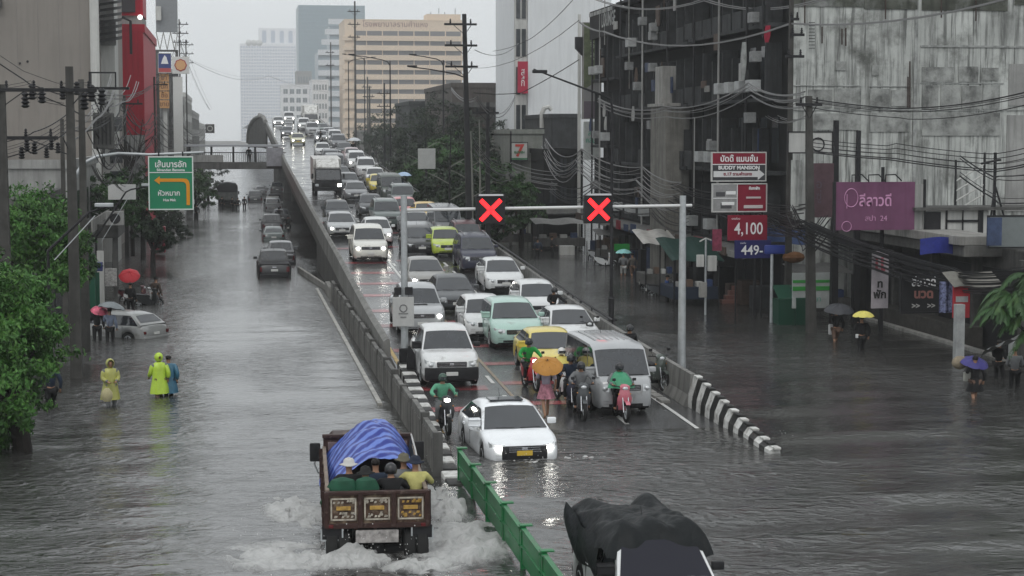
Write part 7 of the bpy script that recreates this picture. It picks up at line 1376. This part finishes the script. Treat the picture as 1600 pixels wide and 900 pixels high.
for i in range(3):
    cx_ = (-2 / 3 + i * 2 / 3) * hw; f = MB()
    for a in ((-.25, .25, zt - .09, zt - .06), (-.25, .25, zb + .04, zb + .07), (-.25, -.22, zb + .04, zt - .06), (.22, .25, zb + .04, zt - .06)): f.box(cx_ + a[0], cx_ + a[1], -.018, .0, a[2], a[3])
    f.build('painted_frame', CREAMP, lo); MB().rbox(cx_ - .14, cx_ + .14, -.022, 0, zb + .24, zb + .32, .03).build('gold_plaque', GOLD, lo)
    g = random.Random(i); f = MB()
    for k in range(22): a, b = cx_ + g.uniform(-.2, .2), g.choice((zb + .11, zb + .14, zb + .18, zt - .12, zt - .15)); f.prism([(a - .025, b - .02), (a + .02, b - .015), (a + .03, b + .02), (a - .01, b + .025)], -.021, 0)
    tag(f.build('scrollwork', CREAMP if i != 2 else GOLD, lo), kind='stuff')
for s in (-1, 1):
    for k in range(5): MB().rbox(s * hw - .03, s * hw + .03, 0.06, 5.2, zb + k * .11, zb + k * .11 + .10, .012).build('side_board', FRAMEB if k % 2 else WOOD, lo)
    for k in range(6): MB().rbox(s * (hw + .03), s * (hw + .08), .1 + k * .98, .18 + k * .98, zb - .1, zt + .05, .01).build('side_stake', FRAMEB, lo)
    MB().rbox(s * (hw - .02) - .04, s * (hw - .02) + .04, .06, 5.2, zt + .03, zt + .10, .02).build('top_rail', mat('pale_rail', (.20, .16, .13), .6, var=.3), lo)
    MB().rbox(s * .88 - .20, s * .88 + .20, .0, .05, .78, 1.04, .02).build('mudguard', BLACK, lo); f = MB(); f.box(s * .88 - .22, s * .88 + .22, -.03, .0, .76, .79).box(s * .88 - .22, s * .88 - .19, -.03, .0, .79, 1.0).box(s * .88 + .19, s * .88 + .22, -.03, .0, .79, 1.0).build('mudguard_trim', STEEL, lo)
    for q in (.76, 1.0): wheel(lo, s * q, .34, .50, .24)
    wheel(lo, s * .92, 5.9, .42, .24)
    MB().rbox(s * .9 - .05, s * .9 + .05, -.06, 0, zb - .10, zb - .03, .01).build('tail_light', REDL, lo)
    MB().tube([(s * .9, 5.7, 1.25), (s * 1.12, 5.6, 1.42), (s * 1.18, 5.55, 1.30), (s * 1.1, 5.55, 1.1), (s * .95, 5.6, 1.0)], .022, 5).build('mirror_bracket', STEEL, lo, True); MB().rbox(s * 1.16 - .12, s * 1.16 + .12, 5.46, 5.54, 1.36, 1.78, .04).build('mirror', BLACK, lo, True)
MB().rbox(-hw, hw, 5.14, 5.22, zb, zt + .30, .02).rbox(-hw - .02, hw + .02, 5.1, 5.26, zt + .28, zt + .36, .02).build('headboard', FRAMEB, lo); MB().rbox(-hw + .1, hw - .1, 5.1, 5.15, zb, zt + .2, .02).build('headboard_panel', mat('panel_pink', (.16, .12, .12), .6, var=.3), lo)
MB().rbox(-.42, .42, .0, .06, .70, .96, .02).build('number_board', mat('old_plate', (.34, .32, .31), .6, var=.5, vs=8), lo); MB().rbox(-.45, .45, .6, 5, .55, .80, .03).build('chassis', BLACK, lo); MB().cyl((-.9, .34, .5), (.9, .34, .5), .09).ball((0, .34, .5), .2).build('axle', BLACK, lo)
MB().loft([[(-w_, y_, z0), (-w_, y_, z1 - .1), (-w_ + .1, y_, z1), (w_ - .1, y_, z1), (w_, y_, z1 - .1), (w_, y_, z0)] for y_, w_, z0, z1 in ((5.4, .86, .6, 1.9), (6.3, .86, .6, 1.93), (6.75, .84, .6, 1.75), (7.0, .84, .6, 1.25), (7.1, .8, .6, 1.0))]).build('cab', FRAMEB, lo, True); MB().rbox(-.7, .7, 5.36, 5.41, 1.3, 1.75, .04).build('cab_rear_window', GLASS, lo)
Ml = Matrix.Translation((xt, yr, -.45)) @ Matrix.Rotation(rzl, 4, 'Z')
def inl(x_, y_, z_): return tuple(Ml @ Vector((x_, y_, z_)))
def tarpmat():
    m = mat('tarp_stripes', (.05, .055, .36), .4); t = m.node_tree; b = t.nodes['Principled BSDF']
    tc = t.nodes.new('ShaderNodeTexCoord'); mp = t.nodes.new('ShaderNodeMapping'); mp.inputs['Rotation'].default_value = (0, 0, R(-10)); t.links.new(tc.outputs['UV'], mp.inputs[0])
    w_ = t.nodes.new('ShaderNodeTexWave'); w_.bands_direction = 'Y'; w_.inputs['Scale'].default_value = 4.2; w_.inputs['Distortion'].default_value = 3.2; w_.inputs['Detail Scale'].default_value = .8; t.links.new(mp.outputs[0], w_.inputs[0])
    cr = t.nodes.new('ShaderNodeValToRGB'); cr.color_ramp.elements[0].position = .35; cr.color_ramp.elements[0].color = (.012, .026, .22, 1); cr.color_ramp.elements[1].position = .75; cr.color_ramp.elements[1].color = (.11, .18, .52, 1); t.links.new(w_.outputs[0], cr.inputs[0]); t.links.new(cr.outputs[0], b.inputs['Base Color']); return m
def tarp_fn(u, v):
    x_ = -1.04 + 1.98 * u; y_ = 1.9 + 3.2 * v; fold = .022 * math.sin(38 * (v + .25 * u)) + .02 * math.sin(17 * u + 9 * v)
    arch = math.sin(PI * min(1, max(0, (u * .93 + .05) ** 1.35))) ** .7 + .05 * math.sin(7 * u + 4 * v) * math.sin(5 * v + 1); top = 1.28 + 1.22 * arch * (.62 + .38 * math.sin(PI * (.15 + .6 * v)))
    sag = .55 * max(0, .35 - v) * (1 - .8 * u) + .25 * max(0, .12 - u) / .12 * (1 - v)
    fold += .10 * (mnoise.turbulence(Vector((x_ * 1.6, y_ * 1.2, 0)), 4, True) - .5)
    return (x_ + .05 * math.sin(9 * v), y_ - .35 * (1 - v) * (1 - u), top - sag + fold)
n_ = 90; tp = MB().grid(tarp_fn, n_, n_)
t = thing('blue_tarp', 'blue and white striped tarpaulin arched over the front of the lorry bed', 'tarpaulin', (xt, yr, -.45), rzl); o = tp.build('sheet', tarpmat(), t, 'all')
uv = o.data.uv_layers.new(name='UVMap'); vi = np.zeros(len(o.data.loops), dtype=np.int32); o.data.loops.foreach_get('vertex_index', vi); co = np.zeros(len(o.data.vertices) * 3, dtype=np.float32); o.data.vertices.foreach_get('co', co)
xy = np.stack([(vi % (n_ + 1)) / n_, (vi // (n_ + 1)) / n_], 1).astype(np.float32); uv.data.foreach_set('uv', xy.ravel())
t = thing('green_sheet', 'white edged dark green sheet hanging inside the right side of the lorry bed', 'sheet', (xt, yr, -.45), rzl); MB().grid(lambda u, v: (.93 - .12 * v, 2.4 + 2.4 * u, 2.0 - .35 * (1 - u) - .8 * v), 8, 5).build('sheet', mat('sheet_olive', (.05, .06, .05), .6, var=.3), t); MB().tube([(.95, 4.8, 2.05), (.97, 3.6, 1.9), (1.0, 2.4, 1.55)], .02, 5).build('white_edge', PALEB, t)
pp = [(-.52, 1.05, .02, BLKC, dict(hat=mat('hat_white', (.5, .49, .47), .7)), 'passenger in cream hat at the left of the lorry bed'), (-.20, .75, -.10, BLKC, dict(hat=mat('hat_black', (.02, .02, .02), .7)), 'passenger in black hat second from left in the lorry'), (.02, 1.35, -.02, NAVC, dict(hair='short'), 'bareheaded passenger deep in the lorry bed middle'), (.30, .75, -.02, BLKC, dict(helmet=HBL), 'passenger in black hood in the lorry middle'),
      (.58, 1.25, .06, GREYC, dict(hat=mat('hat_olive', (.12, .11, .08), .7)), 'passenger in olive hat at right of the lorry bed'), (.80, 1.05, .04, C_('paleyellow', (.45, .42, .16)), dict(hat=mat('hat_navy', (.02, .025, .04), .7)), 'passenger in pale yellow shirt and dark hat at the lorry right rear'), (-.72, .60, -.26, mat('cloth_darkgreen', (.02, .06, .03), .8), dict(hair='short'), 'passenger in dark green crouching at the lorry left rear')]
for x_, y_, dz, m_, kw, lab in pp: l_ = inl(x_, y_, zb - .55 + dz); person(lab, l_, rzl + PI, 'sit', top=m_, bottom=BLKC, **kw)
for i, (x_, w_) in enumerate(((-.66, .32), (-.20, .27))): t = thing('green_sack', ['left dark green sack behind the lorry tailgate', 'right dark green sack behind the lorry tailgate'][i], 'sack', inl(x_, .32, zb)); t.rotation_euler = (0, 0, rzl); MB().loft([[(w_ * k_ * math.cos(a), .2 * k_ * math.sin(a), z_) for a in [PI / 6 * j for j in range(12)]] for k_, z_ in ((.9, 0), (1, .35), (.95, .65), (.7, .78), (.2, .83))]).build('sack', mat('sack_green', (.015, .07, .04), .6, var=.3), t, True)

# ---------------------------------------------------------------- pickup with black tarpaulin at the bottom edge
q = SPEC['pickup']; yw = at(1018, 898, 31.6)
o = car('pkw', S(kind='pickup', darkfront=True, lit=False), WH_, 0, 0, 'white pickup loaded with black tarpaulin, cut by the bottom edge of the picture', 'pickup truck', ramp=False, X=at(1003, 898, 31.9)[0], Y=28.95, z=-.40, rz=R(1))
X0, Y0 = o.location.x, o.location.y
DG = mat('dark_windscreen', (.010, .010, .018), .12, spec=.3)
for c in o.children_recursive:
    if c.name.startswith('windscreen'): c.material_slots[0].link = 'OBJECT'; c.material_slots[0].material = DG
t = thing('black_tarp', 'crumpled black tarpaulin with upturned corners tied over the pickup load', 'tarpaulin', (X0, Y0, -.40), R(1)); g = np.random.default_rng(2); ph = g.uniform(0, 6, 12)
def bt(u, v):
    x_ = (u - .5) * 1.88; y_ = -1.02 + 3.6 * v; n1 = sum(math.sin((2 + k * .9) * u * 2.6 + ph[k] + (2 + k % 4) * v * 4) * .020 for k in range(9))
    ex = abs(u - .5) * 2; ey = abs(v - .5) * 2; edge = max(ex ** 6, ey ** 10)
    z_ = 1.85 + .09 * math.exp(-((v - .13) / .11) ** 2) - .10 * math.sin(PI * u) * v + n1 * .8 - .50 * edge + .05 * math.sin(PI * v)
    if u < .12: z_ += .12 * math.exp(-((v - .80) / .2) ** 2) * (1 - u / .12) + .08 * math.exp(-((v - .3) / .2) ** 2) * (1 - u / .12)
    z_ += .08 * math.exp(-(((u - .80) / .13) ** 2 + ((v - .86) / .12) ** 2)) - .12 * math.exp(-(((u - .45) / .2) ** 2 + ((v - .9) / .2) ** 2))
    z_ += .10 * (mnoise.turbulence(Vector((x_ * 1.3, y_ * 1.1, 3.0)), 4, True) - .55) * (1 - .5 * edge)
    return (x_ * (1 + .03 * math.sin(7 * v)) + .05 * mnoise.noise(Vector((x_ * 2, y_ * 3, 1))), y_ + .05 * mnoise.noise(Vector((x_ * 3, y_ * 2, 7))), z_)
MB().grid(bt, 110, 100).build('sheet', mat('black_tarp', (.009, .011, .012), .5, var=.3, vs=3, bump=.7, bs=6), t, 'all')
MB().grid(lambda u, v: (-.94 - .08 * math.sin(PI * v) + .03 * math.sin(11 * u + 4 * v), -.4 + 2.8 * u, 1.66 - .15 * (1 - u) - .7 * v + .06 * math.sin(8 * u)), 22, 12).build('side_flap', mat('black_tarp', (.020, .024, .026), .33), t, 'all')
for x_ in (): MB().tube([(x_, -1.04, 1.5), (x_ + .03, -.85, 1.85), (x_ + .05, .4, 1.92), (x_, 2.4, 1.85)], .012, 4).build('rope', mat('rope', (.12, .12, .11), .8), t)

# ---------------------------------------------------------------- box truck on the ramp, far lorry, covered truck in the flood
def boxtruck(lab, x_, y_, z_, rz, sl_, w=2.1, hb=2.9, cabm=None, boxm=None, front='cab', L2=5.2, covered=False):
    t = thing('box_truck', lab, 'truck', (x_, y_, z_), rz); t.rotation_euler = (sl_, 0, rz); cabm = cabm or BLACK; boxm = boxm or WHITEP
    MB().loft([[(-w_ / 2, yy, .45), (-w_ / 2, yy, z1 - .12), (-w_ / 2 + .15, yy, z1), (w_ / 2 - .15, yy, z1), (w_ / 2, yy, z1 - .12), (w_ / 2, yy, .45)] for yy, w_, z1 in ((-.02, w * .93, 1.15), (.0, w * .96, 1.3), (.35, w * .94, 2.15), (.6, w * .92, 2.25), (1.7, w * .92, 2.28))]).build('cab', cabm, t, 40)
    MB().add([(-w * .43, -.03, 1.32), (w * .43, -.03, 1.32), (w * .41, .30, 2.08), (-w * .41, .30, 2.08)], [(0, 1, 2, 3)]).build('windscreen', GLASS, t)
    MB().rbox(-w / 2, w / 2, -.10, .1, .42, .72, .04).build('bumper', DSTEEL, t); MB().rbox(-w * .25, w * .25, -.06, .0, .80, 1.1, .03).build('grille', BLACK, t)
    for s in (-1, 1):
        MB().rbox(s * w * .40 - .14, s * w * .40 + .14, -.08, .05, .78, .98, .04).build('headlight', LAMP if s > 0 and not covered else LAMPOFF, t, True); MB().rbox(s * (w / 2 + .12) - .08, s * (w / 2 + .12) + .08, .0, .05, 1.4, 1.8, .02).build('mirror', BLACK, t)
        MB().add([(s * w * .47, .30, 1.25), (s * w * .47, 1.2, 1.25), (s * w * .468, 1.2, 2.0), (s * w * .468, .48, 2.0)], [(0, 1, 2, 3)]).build('side_window', GLASS, t)
        wheel(t, s * w * .47, .85, .42, .24); wheel(t, s * w * .47, L2 + .2, .42, .3)
    if not covered:
        MB().rbox(-w / 2, w / 2, 1.75, 1.75 + L2, .95, hb, .05).build('cargo_box', boxm, t); MB().loft([[(-w * .42, yy, z0), (w * .42, yy, z0), (w * .40, yy, z1), (-w * .40, yy, z1)] for yy, z0, z1 in ((.45, 2.2, 2.3), (.9, 2.2, 2.62), (1.7, 2.2, hb - .05))]).build('wind_deflector', boxm, t, True)
    else:
        MB().rbox(-w / 2, w / 2, 1.8, 1.8 + L2, .95, 1.9, .03).build('bed_sides', mat('army_grey', (.09, .095, .09), .6, var=.3), t)
        MB().loft([[(w / 2 * c_, yy, zz) for c_, zz in ((-1.0, 1.85), (-1.0, 2.5), (-.8, 2.85), (0, 3.0), (.8, 2.85), (1.0, 2.5), (1.0, 1.85))] for yy in (1.8, 1.8 + L2)]).build('canvas', mat('canvas_dark', (.03, .034, .035), .7, var=.3), t); MB().box(-w * .46, w * .46, 1.82 + L2, 1.84 + L2, 1.9, 2.7).build('rear_opening', BLACK, t); MB().rbox(-w * .48, w * .48, 1.8 + L2, 1.86 + L2, 1.0, 1.85, .02).build('tailgate', mat('army_grey', (.09, .095, .09), .6, var=.3), t)
    return t
x_, y_, z_ = onramp(511, 304); y_ -= 2; boxtruck('box truck with white top and black cab on the ramp left lane', x_, y_, prof(y_), 0, slope(y_ + 2), w=2.25)
x_, y_, z_ = 12.0, 288, prof(288); boxtruck('white-fronted lorry at the crest of the ramp', x_, y_, z_, 0, slope(290), cabm=WHITEP, w=2.4, hb=3.4)
x_, y_ = G(356, 320); t = boxtruck('dark canvas covered truck wading away under the footbridge', x_, y_ + 7.0, -.42, PI, 0, w=2.35, covered=True)
t = thing('pickup_pile', 'dim heap of parked carts under the flyover beside the footbridge pier', 'carts', (4.2, 205, -.3)); 
for k in range(3): MB().rbox(-.9 + .3 * k, .6 + .2 * k, k * 1.2, k * 1.2 + 1, .2 + .1 * k, 1.5 + .2 * k, .08).build('cart', [DSTEEL, GREYB, BLACK][k], t)

# ---------------------------------------------------------------- spray and foam
def foam_mat():
    m = bpy.data.materials.new('foam'); m.use_nodes = True; t = m.node_tree; b = t.nodes['Principled BSDF']; b.inputs['Base Color'].default_value = (.60, .60, .59, 1); b.inputs['Roughness'].default_value = .45
    tc = t.nodes.new('ShaderNodeTexCoord'); n = t.nodes.new('ShaderNodeTexNoise'); n.inputs['Scale'].default_value = 4.2; n.inputs['Detail'].default_value = 8; n.inputs['Roughness'].default_value = .72; n.inputs['Distortion'].default_value = .9; mp_ = t.nodes.new('ShaderNodeMapping'); mp_.inputs['Scale'].default_value = (1, .45, 1); t.links.new(tc.outputs['Object'], mp_.inputs[0]); t.links.new(mp_.outputs[0], n.inputs['Vector'])
    at_ = t.nodes.new('ShaderNodeAttribute'); at_.attribute_name = 'fade'; a = t.nodes.new('ShaderNodeMath'); a.operation = 'MULTIPLY_ADD'; a.inputs[1].default_value = 1.15; a.inputs[2].default_value = -.62; t.links.new(at_.outputs['Fac'], a.inputs[0]); ad = t.nodes.new('ShaderNodeMath'); ad.operation = 'ADD'; t.links.new(a.outputs[0], ad.inputs[0]); t.links.new(n.outputs['Fac'], ad.inputs[1])
    mr = t.nodes.new('ShaderNodeMapRange'); mr.interpolation_type = 'SMOOTHSTEP'; mr.inputs[1].default_value = .34; mr.inputs[2].default_value = 1.2; mr.inputs[4].default_value = .82; t.links.new(ad.outputs[0], mr.inputs[0]); t.links.new(mr.outputs[0], b.inputs['Alpha'])
    bp = t.nodes.new('ShaderNodeBump'); bp.inputs['Distance'].default_value = .08; t.links.new(n.outputs['Fac'], bp.inputs['Height']); t.links.new(bp.outputs[0], b.inputs['Normal']); return m
FOAM = foam_mat()
def foam(lab, cx_, cy_, rx, ry, h, seed, rz=0.0, drops=45, name='splash'):
    g = np.random.default_rng(seed); ph = g.uniform(0, 6.28, 16); n = 80; fade = []
    def fn(u, v):
        a, b = (u - .5) * 2, (v - .5) * 2; r2 = a * a + b * b; e = math.exp(-2.2 * r2) * (1 if r2 < 1 else max(0, 1.4 - r2))
        tz = sum(math.sin((3 + 1.7 * k) * (a * math.cos(ph[k]) + b * math.sin(ph[k])) * 1.6 + ph[15 - k]) / (1 + .4 * k) for k in range(12))
        fade.append(max(0, min(1, 1.25 * (1 - r2) + .06 * tz))); return (a * rx + .05 * tz, b * ry + .04 * tz, -.03 + h * e * (.30 + .07 * tz + .9 * max(0, mnoise.turbulence(Vector((a * rx * 1.6 + seed, b * ry * 1.0, seed)), 5, True) - .42)))
    t = thing(name, lab, 'splash', (cx_, cy_, 0), rz); t['kind'] = 'stuff'; s_ = MB().grid(fn, n, n); o_ = s_.build('foam', FOAM, t, 'all', kind='stuff'); al = o_.data.attributes.new('fade', 'FLOAT', 'POINT'); al.data.foreach_set('value', np.array(fade, dtype=np.float32))
    d = MB()
    for k in range(drops):
        a, b = g.normal(0, .5) * rx, g.normal(0, .5) * ry; z_ = abs(g.normal(0, .5)) * h * 1.3 + .05; r_ = g.uniform(.005, .013); d.add([(a - r_, b, z_), (a + r_, b, z_), (a, b - r_, z_), (a, b + r_, z_), (a, b, z_ - r_ * 1.4), (a, b, z_ + r_ * 1.4)], [(0, 2, 5), (2, 1, 5), (1, 3, 5), (3, 0, 5), (2, 0, 4), (1, 2, 4), (3, 1, 4), (0, 3, 4)])
    d.build('droplets', mat('spray', (.55, .55, .54), .3), t, kind='stuff'); return t
fx, fy = G(545, 882); foam('white splash behind the left rear wheels of the lorry', fx, fy + .2, 1.25, 1.2, .62, 1)
fx, fy = G(455, 870); foam('low foam spreading left of the lorry', fx, fy, 1.9, 2.2, .28, 2, .2); fx, fy = G(710, 850); foam('churned foam right of the lorry by the green barrier', fx, fy, 1.6, 3.2, .48, 3, -.1); fx, fy = G(655, 890); foam('splash behind the right rear wheels of the lorry', fx, fy + .1, 1.2, .9, .40, 4)
fx, fy = G(690, 790); foam('spray along the kerb beside the lorry', fx, fy, .7, 3.2, .40, 5); fx, fy = G(460, 800); foam('thin foam trail left of the lorry side', fx, fy, 1.0, 3.0, .20, 6, .1, 40)
fx, fy = G(600, 905); foam('foam wake trailing behind the lorry', fx, fy - .5, 2.2, 1.0, .22, 7)
fx, fy = G(815, 724); foam('bow wave of foam at the white sedan nose', fx, fy, 1.6, .45, .26, 8, 0, 30); fx, fy = G(890, 722); foam('foam ridge curling right of the white sedan', fx + .2, fy + .4, 1.3, .4, .20, 9, .2, 20)
fx, fy = G(1190, 680); foam('small ripple foam at the striped barrier end', fx + .3, fy, 1.0, .8, .05, 12, 0, 8)

# lettering to meshes
dg = bpy.context.evaluated_depsgraph_get()
for o in FONTS:
    me = bpy.data.meshes.new_from_object(o.evaluated_get(dg)); n = bpy.data.objects.new('lettering', me); COL.objects.link(n); n.parent = o.parent; n.location = o.location; n.rotation_euler = o.rotation_euler; n.scale = o.scale
for o in FONTS: bpy.data.objects.remove(o)

# ---------------------------------------------------------------- rain haze
hz = MB().box(-700, 900, -30, 2320, -3, 150).build('haze', None); hm = bpy.data.materials.new('haze'); hm.use_nodes = True; t = hm.node_tree; t.nodes.clear(); ou = t.nodes.new('ShaderNodeOutputMaterial'); pv = t.nodes.new('ShaderNodeVolumePrincipled')
pv.inputs['Color'].default_value = (.985, .992, 1, 1); pv.inputs['Density'].default_value = .0004; pv.inputs['Anisotropy'].default_value = .45; t.links.new(pv.outputs[0], ou.inputs['Volume']); hz.data.materials.append(hm); tag(hz, kind='stuff')
